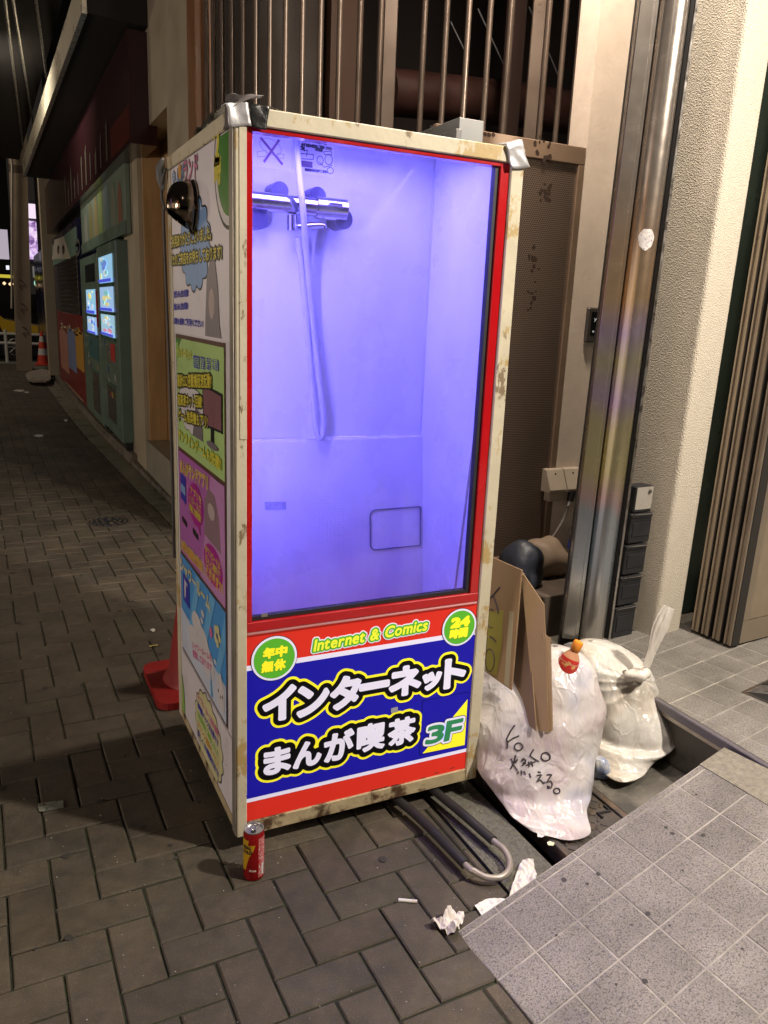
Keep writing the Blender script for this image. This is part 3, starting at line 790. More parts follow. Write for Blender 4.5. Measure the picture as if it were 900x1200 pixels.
# ---- stainless column
def steel_reflections():
    m = bpy.data.materials.new('stainless_painted_reflections'); m.use_nodes = True; n = m.node_tree.nodes; l = m.node_tree.links; b = n['Principled BSDF']
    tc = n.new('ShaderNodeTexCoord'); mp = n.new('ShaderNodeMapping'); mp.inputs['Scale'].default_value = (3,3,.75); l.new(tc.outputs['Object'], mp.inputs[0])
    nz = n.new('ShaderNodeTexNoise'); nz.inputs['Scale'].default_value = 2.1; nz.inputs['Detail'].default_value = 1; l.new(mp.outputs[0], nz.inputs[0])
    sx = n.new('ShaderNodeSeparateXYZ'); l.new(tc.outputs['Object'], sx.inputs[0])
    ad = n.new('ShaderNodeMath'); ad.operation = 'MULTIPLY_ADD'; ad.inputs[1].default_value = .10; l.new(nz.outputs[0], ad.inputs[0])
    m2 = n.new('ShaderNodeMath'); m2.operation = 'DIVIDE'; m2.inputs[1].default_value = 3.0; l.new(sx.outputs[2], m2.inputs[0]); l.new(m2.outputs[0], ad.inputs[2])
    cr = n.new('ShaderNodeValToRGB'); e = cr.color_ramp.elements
    stops = [(.0,(.50,.47,.42)),(.10,(.52,.50,.46)),(.16,(.40,.46,.52)),(.22,(.38,.44,.50)),(.24,(.62,.42,.42)),(.275,(.66,.58,.28)),(.32,(.66,.58,.30)),(.35,(.55,.40,.60)),(.40,(.60,.54,.34)),(.44,(.50,.38,.56)),(.48,(.66,.44,.22)),(.54,(.60,.40,.24)),(.62,(.45,.38,.32)),(1.0,(.48,.45,.42))]  # coloured reflections painted into the base colour by height
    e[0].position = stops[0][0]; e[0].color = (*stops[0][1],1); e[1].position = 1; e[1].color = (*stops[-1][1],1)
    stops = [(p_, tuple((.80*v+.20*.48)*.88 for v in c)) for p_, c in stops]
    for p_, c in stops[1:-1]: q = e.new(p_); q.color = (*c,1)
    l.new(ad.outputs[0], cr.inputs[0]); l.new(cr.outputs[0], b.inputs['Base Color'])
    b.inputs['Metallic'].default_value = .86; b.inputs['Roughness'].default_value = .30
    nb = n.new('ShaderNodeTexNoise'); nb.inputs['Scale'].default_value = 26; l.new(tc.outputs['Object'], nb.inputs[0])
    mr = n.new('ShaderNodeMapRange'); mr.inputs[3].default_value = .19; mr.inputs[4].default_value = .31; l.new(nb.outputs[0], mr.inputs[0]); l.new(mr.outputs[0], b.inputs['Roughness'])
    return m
M_reflect = steel_reflections()
cl0 = onz(659,747,.2)+Vector((0,0,0)); cl1 = onz(712,752,.2)
ce = (cl1-cl0); cw = ce.length; ce.normalize(); cf = Vector((-ce.y, ce.x, 0)); cf = cf if cf.y > 0 else -cf
CMx = Matrix(((ce.x, cf.x, 0, cl0.x), (ce.y, cf.y, 0, cl0.y), (0,0,1,.0), (0,0,0,1)))
sc_ = thing('steel_column', tuple(cl0), 'shiny stainless steel rounded column casing with painted rainbow reflections beside the pillar', 'column')
K = cw/.185
MB().box((0,0,.195),(.052*K,.08,5.2),.003,M=CMx).build('flat_trim', M_reflect, sc_)
MB().box((.0525*K,.014,.195),(.066*K,.08,5.2),M=CMx).build('groove', M_reflect, sc_)
cyl = MB(); r = .054*K; cx_ = .1215*K
prof = [(cx_-r*math.cos(a), .045-r*math.sin(a)*.95) for a in [math.pi*k/18 for k in range(19)]]+[(cx_+r,.08),(cx_-r,.08)]
cyl.prism([tuple((CMx@Vector((x,y,0)))[:2]) for x,y in prof], .196, 5.2)
cyl.build('round_casing', M_reflect, sc_, smooth=True)
MB().box((.177*K,.035,.195),(.190*K,.08,5.2),M=CMx).build('shadow_gap', M_black, sc_)
MB().box((.1905*K,.02,.195),(.199*K,.08,5.2),.001,M=CMx).build('edge_trim', M_steel, sc_)
MB().box((0,.081,.1),(.2*K,.14,5.2),M=CMx).build('core', M_dark, sc_)
stp = ony(749,279,(CMx@Vector((cx_,-.012,0))).y)
# sticker on casing
tv = (CMx.to_3x3()@Vector((0,-1,0))); sticker_t = Vector(ce)
best = None
for k in range(200):
    x = cx_-r+2*r*k/199; a = math.acos(max(-1,min(1,-(x-cx_)/r))); y = .045-r*math.sin(a)*.95
    w_ = CMx@Vector((x,y,0)); dd = ray(749,279); t_ = (w_.x-CAMP[0])/dd[0]; err = abs(CAMP[1]+dd[1]*t_-w_.y)
    if best is None or err < best[0]: best = (err, x, CAMP[2]+dd[2]*t_, a)
_, sx_, sz_, sa_ = best
stk = MB(); rows = []
for ring in (0, .2, .4, .6, .8, 1):
    for q in range(24):
        al = 2*math.pi*q/24; wob = 1+.05*math.sin(3*al)+.04*math.sin(7*al); du = math.cos(al)*.027*ring*wob; dz = math.sin(al)*.035*ring*wob
        a = sa_+du/r
        rows.append(CMx@Vector((cx_-(r+.0009)*math.cos(a), .045-(r+.0009)*math.sin(a)*.95, sz_+dz)))
stk.add(rows, [(i*24+q, i*24+(q+1) % 24, (i+1)*24+(q+1) % 24, (i+1)*24+q) for i in range(5) for q in range(24)])
so = stk.build('sticker', mat('worn_sticker', (.50,.47,.46), .6, var=.3, vscale=90, speck=(150,.60,(.10,.12,.25))), loc=(0,0,0)); tag(so, 'worn round white sticker stuck high on the steel column', 'sticker')

def lean(objs, base, ang_):
    T = Matrix.Translation(base)@Matrix.Rotation(ang_, 4, VF0)@Matrix.Translation(-Vector(base))
    for o in objs:
        M_ = T@Matrix.LocRotScale(o.location, o.rotation_euler.to_quaternion(), o.scale)
        o.location = M_.to_translation(); o.rotation_euler = M_.to_euler()
VF0 = Vector((-math.sin(EUL[2]), math.cos(EUL[2]), 0))
# black cases stacked between column and pillar
bx0 = onz(717,749,.2); bx1 = onz(741,743,.2); be = (bx1-bx0); bw = be.length; be.normalize(); bf = Vector((-be.y, be.x, 0)); bf = bf if bf.y > 0 else -bf
BM = Matrix(((be.x, bf.x, 0, bx0.x), (be.y, bf.y, 0, bx0.y), (0,0,1,.2), (0,0,0,1)))
M_blk = mat('black_plastic', (.014,.015,.018), .38, var=.3, vscale=20)
mets = thing('meter_case', tuple(bx0), 'column of black plastic cases with white tape on top beside the steel column', 'meter box')
zz = 0.0
for i, (h, w, dx) in enumerate(((.135,1.0,0),(.125,1.0,.008),(.125,1.0,.012),(.125,1.0,.018))):
    MB().box((dx,0,zz+.003),(dx+bw*w,.07,zz+h-.004),.004,M=BM).build('case', M_blk, mets)
    MB().box((dx-.002,-.006,zz+h-.020),(dx+bw*.95,.0,zz+h-.008),.002,M=BM).build('latch', M_blk, mets)
    MB().box((dx+.012,-.0035,zz+.03),(dx+bw-.008,-.0,zz+h-.04),.0015,M=BM).build('lid', M_blk, mets)
    MB().tube([tuple(BM@Vector((dx+.004,-.008,zz+h-.006))), tuple(BM@Vector((dx+bw*.9,-.008,zz+h-.008)))], .0016, 5).build('rod', M_steel, mets)
    zz += h
MB().box((.022,0,zz),(.022+bw*.85,.06,zz+.10),.003,M=BM).build('top_case', M_blk, mets)
MB().box((.026,-.002,zz+.012),(.022+bw*.8,-.0005,zz+.098),M=BM).build('tape', mat('dirty_tape', (.27,.25,.22), .8, bump=.8, bscale=50, col2=(.10,.09,.08), c2scale=30, c2thr=(.6,.68)), mets)
LEAN = True
MB().tube([tuple(BM@Vector((.022+bw*.62,-.0025,zz+.08))), tuple(BM@Vector((.022+bw*.62,-.0075,zz+.08)))], .007, 10).build('screw', M_iron, mets)

lean([sc_, so, mets], (cl0.x, cl0.y, .2), .017); lean([pil], (1.786,.369,.2), .014); lean([fd], tuple(lv0), .014); lean([sg], (1.98,.45,.2), .014)

# ================================================================== SHOWER CABIN
BW, BD, BH0, BH1 = .7356, .7269, .0475, 1.8045
def worn_paint(name, col, streak=1):
    m = mat(name, col, .55, var=.12, vscale=10, bump=.35, bscale=60)
    n = m.node_tree.nodes; l = m.node_tree.links; b = n['Principled BSDF']
    src = b.inputs['Base Color'].links[0].from_socket
    tc = n.new('ShaderNodeTexCoord')
    def layer(src, scale, lo, hi, c, st=(1,1,1)):
        mp = n.new('ShaderNodeMapping'); mp.inputs['Scale'].default_value = st; l.new(tc.outputs['Object'], mp.inputs[0])
        nz = n.new('ShaderNodeTexNoise'); nz.inputs['Scale'].default_value = scale; nz.inputs['Detail'].default_value = 9; nz.inputs['Roughness'].default_value = .7; l.new(mp.outputs[0], nz.inputs[0])
        mr = n.new('ShaderNodeMapRange'); mr.inputs[1].default_value = lo; mr.inputs[2].default_value = hi; l.new(nz.outputs[0], mr.inputs[0])
        mx = n.new('ShaderNodeMix'); mx.data_type = 'RGBA'; l.new(mr.outputs[0], mx.inputs[0]); l.new(src, mx.inputs[6]); mx.inputs[7].default_value = (*c,1)
        return mx.outputs[2]
    s1 = layer(src, 9, .56, .60, (.40,.29,.12), (1,1,.6))
    s2 = layer(s1, 16, .61, .64, (.20,.15,.09), (1,1,.5))
    s3 = layer(s2, 45, .66, .70, (.05,.028,.014), (1,1,.45))
    l.new(s3, b.inputs['Base Color'])
    return m
M_post = worn_paint('chipped_cream_paint', (.52,.48,.36))
M_postb = mat('rusty_cream_paint', (.40,.33,.20), .7, var=.25, vscale=14, bump=.6, bscale=80, col2=(.07,.035,.015), c2scale=16, c2thr=(.50,.60))
M_redf = mat('red_gloss_paint', (.42,.006,.010), .22, var=.06, vscale=8, coat=.5)
M_board = prt('white_board', (.66,.64,.70), .25)
cab = thing('shower_cabin', (BW/2, BD/2, 0), 'display shower cabin with cream wooden frame, violet lit glass front and signboard', 'shower cabin')
PW = .026; IY_ = .385
for (x0, x1, y0, y1) in ((0,PW,0,.038),(BW-.038,BW,0,.038),(0,.030,BD-.035,BD),(BW-.035,BW,BD-.035,BD)):
    MB().box((x0,y0,BH0),(x1,y1,1.767),.0025).build('post', M_post, cab)
MB().box((0,0,1.768),(BW,.040,BH1),.0025).build('top_rail', M_post, cab)
MB().box((0,.041,1.768),(.034,BD,BH1),.0025).build('top_rail', M_post, cab)
MB().box((BW-.034,.041,1.768),(BW,BD,BH1),.0025).build('top_rail', M_post, cab)
MB().box((.035,BD-.034,1.768),(BW-.035,BD,BH1),.0025).build('top_rail', M_post, cab)
MB().box((.035,IY_+.012,1.785),(BW-.035,BD-.035,1.795)).build('roof', mat('roof_sheet', (.2,.19,.17), .7, var=.3), cab)
MB().box((PW+.0005,.001,BH0),(BW-.0385,.036,.0865),.002).build('bottom_rail', M_postb, cab)
MB().box((.001,.0385,BH0),(.034,BD-.036,.074),.002).build('bottom_rail', M_postb, cab)
MB().box((BW-.034,.0385,BH0),(BW-.001,BD-.036,.074),.002).build('bottom_rail', M_postb, cab)
MB().box((.035,.037,.052),(BW-.035,BD-.036,.062)).build('floor', M_dark, cab)
# dividing line of the doubled post and the strip on the side
MB().box((-.004,.004,BH0+.004),(-.0004,.036,1.766),.001).build('corner_strip', mat('grey_aluminium', (.30,.28,.24), .45, .5, var=.2, vscale=8), cab)
MB().box((.0090,-.0016,1.10),(.0255,-.0002,1.766),.0006).build('paint_flap', M_post, cab)
# back and right panels
MB().box((.031,BD-.022,BH0),(BW-.036,BD-.012,1.767)).build('back_panel', M_board, cab)
MB().box((BW-.020,.039,.075),(BW-.010,BD-.036,1.767)).build('side_panel', M_board, cab)
# left side board with the posters
MB().box((.005,.0385,.075),(.015,BD-.036,1.767)).build('side_board', M_board, cab)
SX = .0045
def rect(a, b, c, d):        # px corners TL TR BR BL -> (u0,z0,u1,z1)
    q = [sp(*p, SX) for p in (a, b, c, d)]
    return ((q[0][0]+q[3][0])/2, (q[2][1]+q[3][1])/2, (q[1][0]+q[2][0])/2, (q[0][1]+q[1][1])/2)
def rp4(r, g=0): return [(r[0]-g,r[1]-g),(r[2]+g,r[1]-g),(r[2]+g,r[3]+g),(r[0]-g,r[3]+g)]
SIDEX = (Vector((SX,0,0)), SIDE[1], SIDE[2], SIDE[3])
rG = rect((207,395),(259.7,407.5),(263.3,561.5),(209.8,524.8))
rP = rect((211,531),(264.3,567),(265,708),(212.7,648))
rB = rect((212.7,651.7),(264,713.3),(265,843),(215,760))
u0 = min(rG[0], rP[0], rB[0]); u1 = max(rG[2], rP[2], rB[2]); zt = rG[3]; zb = rB[1]
zm1 = (rG[1]+rP[3])/2; zm2 = (rP[1]+rB[3])/2; gp_ = .006
rG = (u0, zm1+gp_, u1, zt); rP = (u0, zm2+gp_, u1, zm1-gp_); rB = (u0, zb, u1, zm2-gp_)
polydecal('poster_frame', rp4((u0, zb, u1, zt), .011), SIDEX, .0006, prt('brown_frame', (.10,.05,.035)), cab)
M_yel = prt('yellow_print', (.62,.55,.05)); M_blkp = prt('black_print', (.01,.01,.012)); M_whp = prt('white_print', (.62,.61,.64))
M_blu = prt('blue_print', (.035,.035,.42)); M_pnk = prt('pink_print', (.62,.16,.34)); M_sky = prt('sky_print', (.10,.38,.72)); M_grn = prt('green_print', (.26,.50,.10))
M_lgr = prt('light_green_print', (.40,.60,.22)); M_pur = prt('purple_print', (.40,.12,.42)); M_mag = prt('magenta_print', (.38,.01,.26)); M_gry = prt('grey_print', (.17,.15,.17))
M_lyel = prt('pale_yellow_print', (.62,.60,.34)); M_lsky = prt('pale_blue_print', (.22,.38,.68)); M_org = prt('orange_print', (.62,.30,.04)); M_dgr = prt('dark_green_print', (.05,.20,.025))
posters = {}
def poster(rc, m, lab):
    MBp = MB(); O, U, V_, N = SIDEX
    o = MBp.slab([O+U*x+V_*y+N*.0010 for x, y in rp4(rc)], N*.0006).build('poster', m, cab, label=lab); return o
p1r = (-(BD-.045), zt+.016, -.044, 1.762)
po1 = poster(p1r, prt('poster_white', (.74,.72,.78)), 'white thank-you poster with blue cloud and cut green circle')
po2 = poster(rG, M_lgr, 'green poster about fast gaming computers')
po3 = poster(rP, M_pur, 'purple poster with magenta balloons about an app')
po4 = poster(rB, prt('poster_blue', (.07,.30,.70)), 'blue poster for the shower room')
OB = .0022
def sline(par, txt, a, b, h, m, lvl=3, out=None, og=.003, bold=.0012, cell=.0018, shear=0):
    (x0, y0), (x1, y1) = sp(*a, SX), sp(*b, SX)
    E_ = edges_line(txt, x0, y0, h, width=x1-x0, rise=(y1-y0)/(x1-x0), shear=shear)
    if out: decal('lettering', E_, og, cell, SIDEX, OB+.0004*(lvl-1), out, par)
    decal('lettering', E_, bold, cell, SIDEX, OB+.0004*lvl, m, par)
def blob(cx, cy, rx, ry, lobes, amp, n=90):
    return [(cx+rx*(1+amp*abs(math.sin(lobes*t/2)))*math.cos(t), cy+ry*(1+amp*abs(math.sin(lobes*t/2)))*math.sin(t)) for t in [2*math.pi*k/n for k in range(n)]]
def clipr(pts, rc):
    P = [tuple(p) for p in pts]
    for (a, b, c) in ((1,0,rc[0]),(-1,0,-rc[2]),(0,1,rc[1]),(0,-1,-rc[3])):
        P = clip_poly(P, a, b, c)
        if len(P) < 3: return []
    return P
NSH = [0]
def sshape(par, pts, m, lvl, rc=None, name='printed_shape'):
    P = clipr(pts, rc) if rc else pts
    NSH[0] = (NSH[0]+1) % 12
    if len(P) > 2: polydecal(name, P, SIDEX, OB+.0004*lvl+.00003*NSH[0], m, par)
# poster 1
cz = sp(262,190,SX)[1]; cu_ = -.050
for r_c, m_, lv in ((.147, M_blkp, 0), (.138, M_whp, 1), (.118, M_dgr, 2)):
    sshape(po1, ellipse(cu_, cz, r_c*.92, r_c, 60), m_, lv, (p1r[0], p1r[1], -.045, p1r[3]))
for ch, cx_p, cy_p, w_, h_ in (('2', 255.5, 172, .050, .075), ('時', 256.5, 199, .058, .062)):
    c = sp(cx_p, cy_p, SX); decal('lettering', edges_fit(ch, c[0], c[1], w_, h_), .003, .002, SIDEX, OB+.0012, M_yel, po1)
c = sp(229, 287, SX)
sshape(po1, blob(c[0], c[1], .155, .105, 13, .16), M_blkp, 0); sshape(po1, blob(c[0], c[1], .150, .100, 13, .16), M_lsky, 1)
t1 = sp(229,337,SX); sshape(po1, [(t1[0]-.02, t1[1]+.03), (t1[0]+.012, t1[1]-.01), (t1[0]+.03, t1[1]+.035)], M_lsky, 1)
sline(po1, 'ご利用ありがとうございました。', (200.5,290), (252,278.5), .034, M_yel, 4, M_blkp, .0048, .0008)
sline(po1, 'またのご来店をお待ちしております!', (200.5,311), (262,302), .034, M_yel, 4, M_blkp, .0048, .0008)
sline(po1, '読み放題!', (205,348.5), (222.5,346.5), .020, M_blu, 3, bold=.001)
sline(po1, '飲み放題!', (205,363), (222,361.5), .020, M_blu, 3, bold=.001)
sline(po1, '2階も是非ご利用ください!', (205,379), (240,383), .020, M_blu, 3, bold=.001)
sline(po1, 'まんが', (203,222), (217,214), .055, M_lsky, 3, M_gry, .004, .001)
sline(po1, 'ランド', (216,213), (234,205), .062, M_pnk, 3, M_gry, .004, .001)
cs_ = sp(212,201,SX); sshape(po1, ellipse(cs_[0], cs_[1], .020, .020, 20), M_org, 3)
# plain grey long-haired figure, only a tone on the sheet
c = sp(250, 365, SX)
sshape(po1, [(c[0]-.075,p1r[1]+.004),(c[0]-.07,c[1]-.02),(c[0]-.05,c[1]+.08),(c[0]-.015,c[1]+.125),(c[0]+.03,c[1]+.12),(c[0]+.055,c[1]+.06),(c[0]+.07,c[1]-.03),(c[0]+.085,p1r[1]+.004)], prt('pale_grey_print', (.24,.22,.25)), 2, p1r)
sshape(po1, ellipse(c[0]-.002, c[1]+.018, .030, .036, 20), prt('skin_print', (.46,.38,.38)), 3)
# poster 2 (green)
w2 = rG[2]-rG[0]; h2 = rG[3]-rG[1]
def g2(a, b, r=rG): return (r[0]+(r[2]-r[0])*a, r[1]+(r[3]-r[1])*b)
sshape(po2, [g2(0,.86),g2(.14,1),g2(0,1)], M_dgr, 0); sshape(po2, [g2(0,.80),g2(.10,.86),g2(.05,.97),g2(0,.95)], M_grn, 1)
sline(po2, 'インターネット', (208.5,417), (226.5,422), .034, M_yel, 3, bold=.001)
for (a, b) in ((228,235),(236.5,241.5),(243.5,248),(250,257.5)):
    P0_, P1_ = sp(a,416+(a-228)*.2,SX), sp(b,432+(b-228)*.1,SX)
    sshape(po2, [(P0_[0],P1_[1]),(P1_[0],P1_[1]),(P1_[0],P0_[1]),(P0_[0],P0_[1])], M_blu, 2)
sline(po2, '個室完備', (228.5,429), (257.5,433.5), .030, M_lgr, 3, bold=.0)
sshape(po2, blob(*g2(.33,.42), w2*.27, h2*.20, 11, .14), M_blkp, 0); sshape(po2, blob(*g2(.33,.42), w2*.26, h2*.194, 11, .14), M_whp, 1)
sline(po2, '最新SSD搭載機超速起動!', (209.5,452), (250,453.5), .040, M_yel, 5, M_blkp, .005, .001)
sline(po2, '超高速ネット回線!', (210,473.5), (239,477), .036, M_yel, 5, M_blkp, .005, .001)
sline(po2, 'ゲーム推奨機もアリ!', (210.5,491), (245.5,500.5), .036, M_yel, 5, M_blkp, .005, .001)
sshape(po2, [g2(.62,.34),g2(.98,.36),g2(.98,.66),g2(.60,.68)], M_blkp, 2); sshape(po2, [g2(.64,.36),g2(.96,.38),g2(.96,.64),g2(.62,.66)], prt('screen_print', (.22,.10,.12)), 3)
sshape(po2, [g2(.76,.24),g2(.82,.24),g2(.82,.36),g2(.76,.36)], M_blkp, 2); sshape(po2, ellipse(*g2(.79,.22), w2*.11, h2*.03, 24), M_gry, 3)
sshape(po2, [g2(.38,.20),g2(.60,.20),g2(.58,.42),g2(.45,.46)], M_gry, 2)
sline(po2, 'オンラインゲームも快適!!', (210,513), (261.5,551), .036, M_yel, 4, M_grn, .003, .0012)
# poster 3 (purple)
w3 = rP[2]-rP[0]; h3 = rP[3]-rP[1]; q3 = lambda a, b: g2(a, b, rP)
sshape(po3, [q3(.5,0),q3(1,0),q3(1,1),q3(.75,1)], prt('lilac_print', (.50,.24,.52)), 0)
sline(po3, 'まんがランドアプリ', (212,551), (246,574), .042, M_org, 3, M_lyel, .0035, .001)
sshape(po3, ellipse(*q3(.41,.62), w3*.17, h3*.19, 36), M_mag, 2); sshape(po3, [q3(.45,.45),q3(.52,.37),q3(.50,.48)], M_mag, 2)
for i_, tx in enumerate(('アプリを','インストールして','即座に会員登録!')):
    q_ = q3(.27+.02*(i_==0), .71-.085*i_); decal('lettering', edges_line(tx, q_[0], q_[1]-.006, .026, width=w3*.27, rise=-.02), .0006, .0014, SIDEX, OB+.0014, M_yel, po3)
sshape(po3, ellipse(*q3(.77,.24), w3*.19, h3*.17, 36), M_mag, 2)
for i_, tx in enumerate(('ダウンロードは','なんと無料で','できます!')):
    q_ = q3(.62, .31-.08*i_); decal('lettering', edges_line(tx, q_[0], q_[1]-.006, .026, width=w3*.30, rise=-.02), .0006, .0014, SIDEX, OB+.0014, M_yel, po3)
sshape(po3, [q3(.60,.44),q3(.62,.75),q3(.70,.88),q3(.82,.86),q3(.90,.70),q3(.93,.42)], prt('brown_grey_print', (.25,.16,.20)), 1)
sshape(po3, ellipse(*q3(.755,.70), w3*.07, h3*.07, 20), prt('skin_print', (.46,.38,.38)), 3)
sshape(po3, [q3(.05,.55),q3(.18,.53),q3(.18,.78),q3(.05,.80)], M_blu, 2); sshape(po3, [q3(.06,.62),q3(.17,.61),q3(.17,.69),q3(.06,.70)], M_lsky, 3)
for a_ in (.07,.34): sshape(po3, [q3(a_,.33),q3(a_+.12,.31),q3(a_+.12,.36),q3(a_,.38)], M_blkp, 2)
sline(po3, 'お得な情報を配信しております!', (213,641), (263,697), .034, M_org, 3, M_lyel, .003, .001)
# poster 4 (blue)
w4 = rB[2]-rB[0]; h4 = rB[3]-rB[1]; q4 = lambda a, b: g2(a, b, rB)
sshape(po4, [q4(0,0),q4(1,0),q4(1,.34),q4(0,.42)], prt('blue_white_print', (.55,.62,.76)), 0, rB)
for a_ in (.2,.5,.8):
    sshape(po4, [q4(a_,.35),q4(a_+.08,.35),q4(a_+.32,1),q4(a_+.20,1)], prt('ray_print', (.14,.42,.76)), 1, rB)
sline(po4, 'シャワールーム', (212.5,665), (248,717), .048, M_lyel, 4, M_whp, .003, .0015)
sshape(po4, [q4(.06,.55),q4(.22,.54),q4(.22,.82),q4(.06,.83)], M_blu, 3); sshape(po4, [q4(.10,.60),q4(.13,.60),q4(.14,.76),q4(.18,.74),q4(.18,.77),q4(.10,.79)], M_whp, 4)
for (a_, b_, r_) in ((.40,.50,.12),(.52,.42,.14),(.62,.30,.16),(.45,.34,.16),(.30,.30,.12),(.52,.62,.03),(.54,.70,.035),(.80,.42,.025),(.33,.55,.02)):
    sshape(po4, ellipse(*q4(a_,b_), w4*r_, h4*r_*.95, 24), M_whp, 2)
sline(po4, 'シャワールームも', (226.5,758), (250,775), .026, M_pnk, 4, bold=.0008)
sline(po4, '完備しております', (227,768), (250,787), .026, M_pnk, 4, bold=.0008)
c = q4(.85,.70)
for k_ in range(5):
    a_ = k_*1.2566; sshape(po4, ellipse(c[0]+.020*math.cos(a_), c[1]+.020*math.sin(a_), .015, .013, 14), M_lyel, 3+k_)
sshape(po4, ellipse(*q4(.72,.64), .016, .016, 16), M_pnk, 3)
sshape(po4, [q4(.83,.06),q4(.97,.06),q4(.97,.30),q4(.90,.40),q4(.83,.30)], M_whp, 3)
for a_, b_ in ((.86,.20),(.90,.17),(.94,.20)): sshape(po4, ellipse(*q4(a_,b_), .004, .006, 8), M_blkp, 4)
sshape(po4, [q4(.70,.02),q4(.74,.02),q4(.70,.34)], M_sky, 3)
# printed bubble at the foot of the board
bo = poster((-(BD-.045), .079, -.044, zb-.016), prt('foot_white', (.68,.66,.71)), 'white foot of the board with a pale yellow bubble')
cb = sp(245,862,SX)
pts = [(cb[0]+(.175*(1+.10*abs(math.sin(8*t)))*math.cos(t))*.88, cb[1]-.0+(.110*(1+.10*abs(math.sin(8*t)))*math.sin(t))-.10*0) for t in [2*math.pi*k/120 for k in range(120)]]
fr_ = (-(BD-.045), .079, -.044, zb-.016)
sshape(bo, [(cb[0]+(x-cb[0])*1.03, cb[1]+(y-cb[1])*1.04) for x, y in pts], M_blkp, 0, fr_); sshape(bo, pts, M_lyel, 1, fr_)
for i_, (tx, m_) in enumerate((('カップル・お一人様大歓迎', M_pnk), ('長時間パックがお得です', M_blu), ('女性専用席ご用意しました', M_grn), ('ドリンク無料サービス', M_org), ('詳しくは3階受付まで!', M_blu))):
    decal('lettering', edges_line(tx, cb[0]-.135, cb[1]+.060-i_*.032, .026, width=.26), .0008, .0015, SIDEX, OB+.0010, m_, bo)
c = sp(213,822,SX); sshape(bo, ellipse(c[0]-.02, c[1], .085, .135, 40), M_blkp, 0, fr_); sshape(bo, ellipse(c[0]-.02, c[1], .080, .128, 40), M_grn, 1, fr_); sshape(bo, ellipse(c[0]-.03, c[1], .055, .10, 40), M_yel, 2, fr_)

# --- front: red surround, glass, gaskets
RX0, RX1 = PW+.0005, BW-.0385
MB().box((RX0,.006,.644),(RX0+.014,.034,1.766),.001).box((RX1-.026,.006,.644),(RX1,.034,1.766),.001).box((RX0+.0145,.006,1.758),(RX1-.0265,.034,1.766),.001).build('red_surround', M_redf, cab)
MB().box((RX0,.004,.6185),(RX1,.034,.6435),.0015).build('red_sill', M_redf, cab)
MB().box((RX0,.000,.6115),(RX1-.003,.010,.6180),.002).build('chrome_trim', mat('bright_red_trim', (.75,.35,.35), .12, .6), cab)
MB().box((RX1-.038,.012,.6445),(RX1-.0265,.030,1.7575)).box((RX0+.0145,.013,.6445),(RX1-.0385,.030,.6545)).build('gasket', M_black, cab)
MB().box((.066,.0115,.652),(.082,.0128,.661)).build('clip', mat('clip_metal', (.30,.27,.24), .5, .5), cab)
def glass():
    m = bpy.data.materials.new('window_glass'); m.use_nodes = True; n = m.node_tree.nodes; l = m.node_tree.links
    tr = n.new('ShaderNodeBsdfTransparent'); tr.inputs[0].default_value = (.97,.97,.98,1); gl = n.new('ShaderNodeBsdfGlossy'); gl.inputs['Roughness'].default_value = .02
    fr = n.new('ShaderNodeFresnel'); fr.inputs[0].default_value = 1.45; mx = n.new('ShaderNodeMixShader')
    l.new(fr.outputs[0], mx.inputs[0]); l.new(tr.outputs[0], mx.inputs[1]); l.new(gl.outputs[0], mx.inputs[2])
    tc = n.new('ShaderNodeTexCoord'); mp = n.new('ShaderNodeMapping'); mp.inputs['Scale'].default_value = (3,1,.9); mp.inputs['Rotation'].default_value = (0,.35,0); l.new(tc.outputs['Object'], mp.inputs[0])
    nz = n.new('ShaderNodeTexNoise'); nz.inputs['Scale'].default_value = 3.2; nz.inputs['Detail'].default_value = 9; nz.inputs['Roughness'].default_value = .72; l.new(mp.outputs[0], nz.inputs[0])
    mr = n.new('ShaderNodeMapRange'); mr.inputs[1].default_value = .42; mr.inputs[2].default_value = .72; mr.inputs[3].default_value = 0; mr.inputs[4].default_value = .10; l.new(nz.outputs[0], mr.inputs[0])
    df = n.new('ShaderNodeBsdfDiffuse'); df.inputs[0].default_value = (.5,.5,.5,1); tl_ = n.new('ShaderNodeBsdfTranslucent'); tl_.inputs[0].default_value = (.5,.5,.5,1); ad = n.new('ShaderNodeAddShader'); l.new(df.outputs[0], ad.inputs[0]); l.new(tl_.outputs[0], ad.inputs[1])
    m2 = n.new('ShaderNodeMixShader'); l.new(mr.outputs[0], m2.inputs[0]); l.new(mx.outputs[0], m2.inputs[1]); l.new(ad.outputs[0], m2.inputs[2]); l.new(m2.outputs[0], n['Material Output'].inputs[0]); return m
MB().add([(RX0+.0145,.020,.655),(RX1-.0385,.020,.655),(RX1-.0385,.020,1.7575),(RX0+.0145,.020,1.7575)], [(0,1,2,3)]).build('glass', glass(), cab, fixn=False)
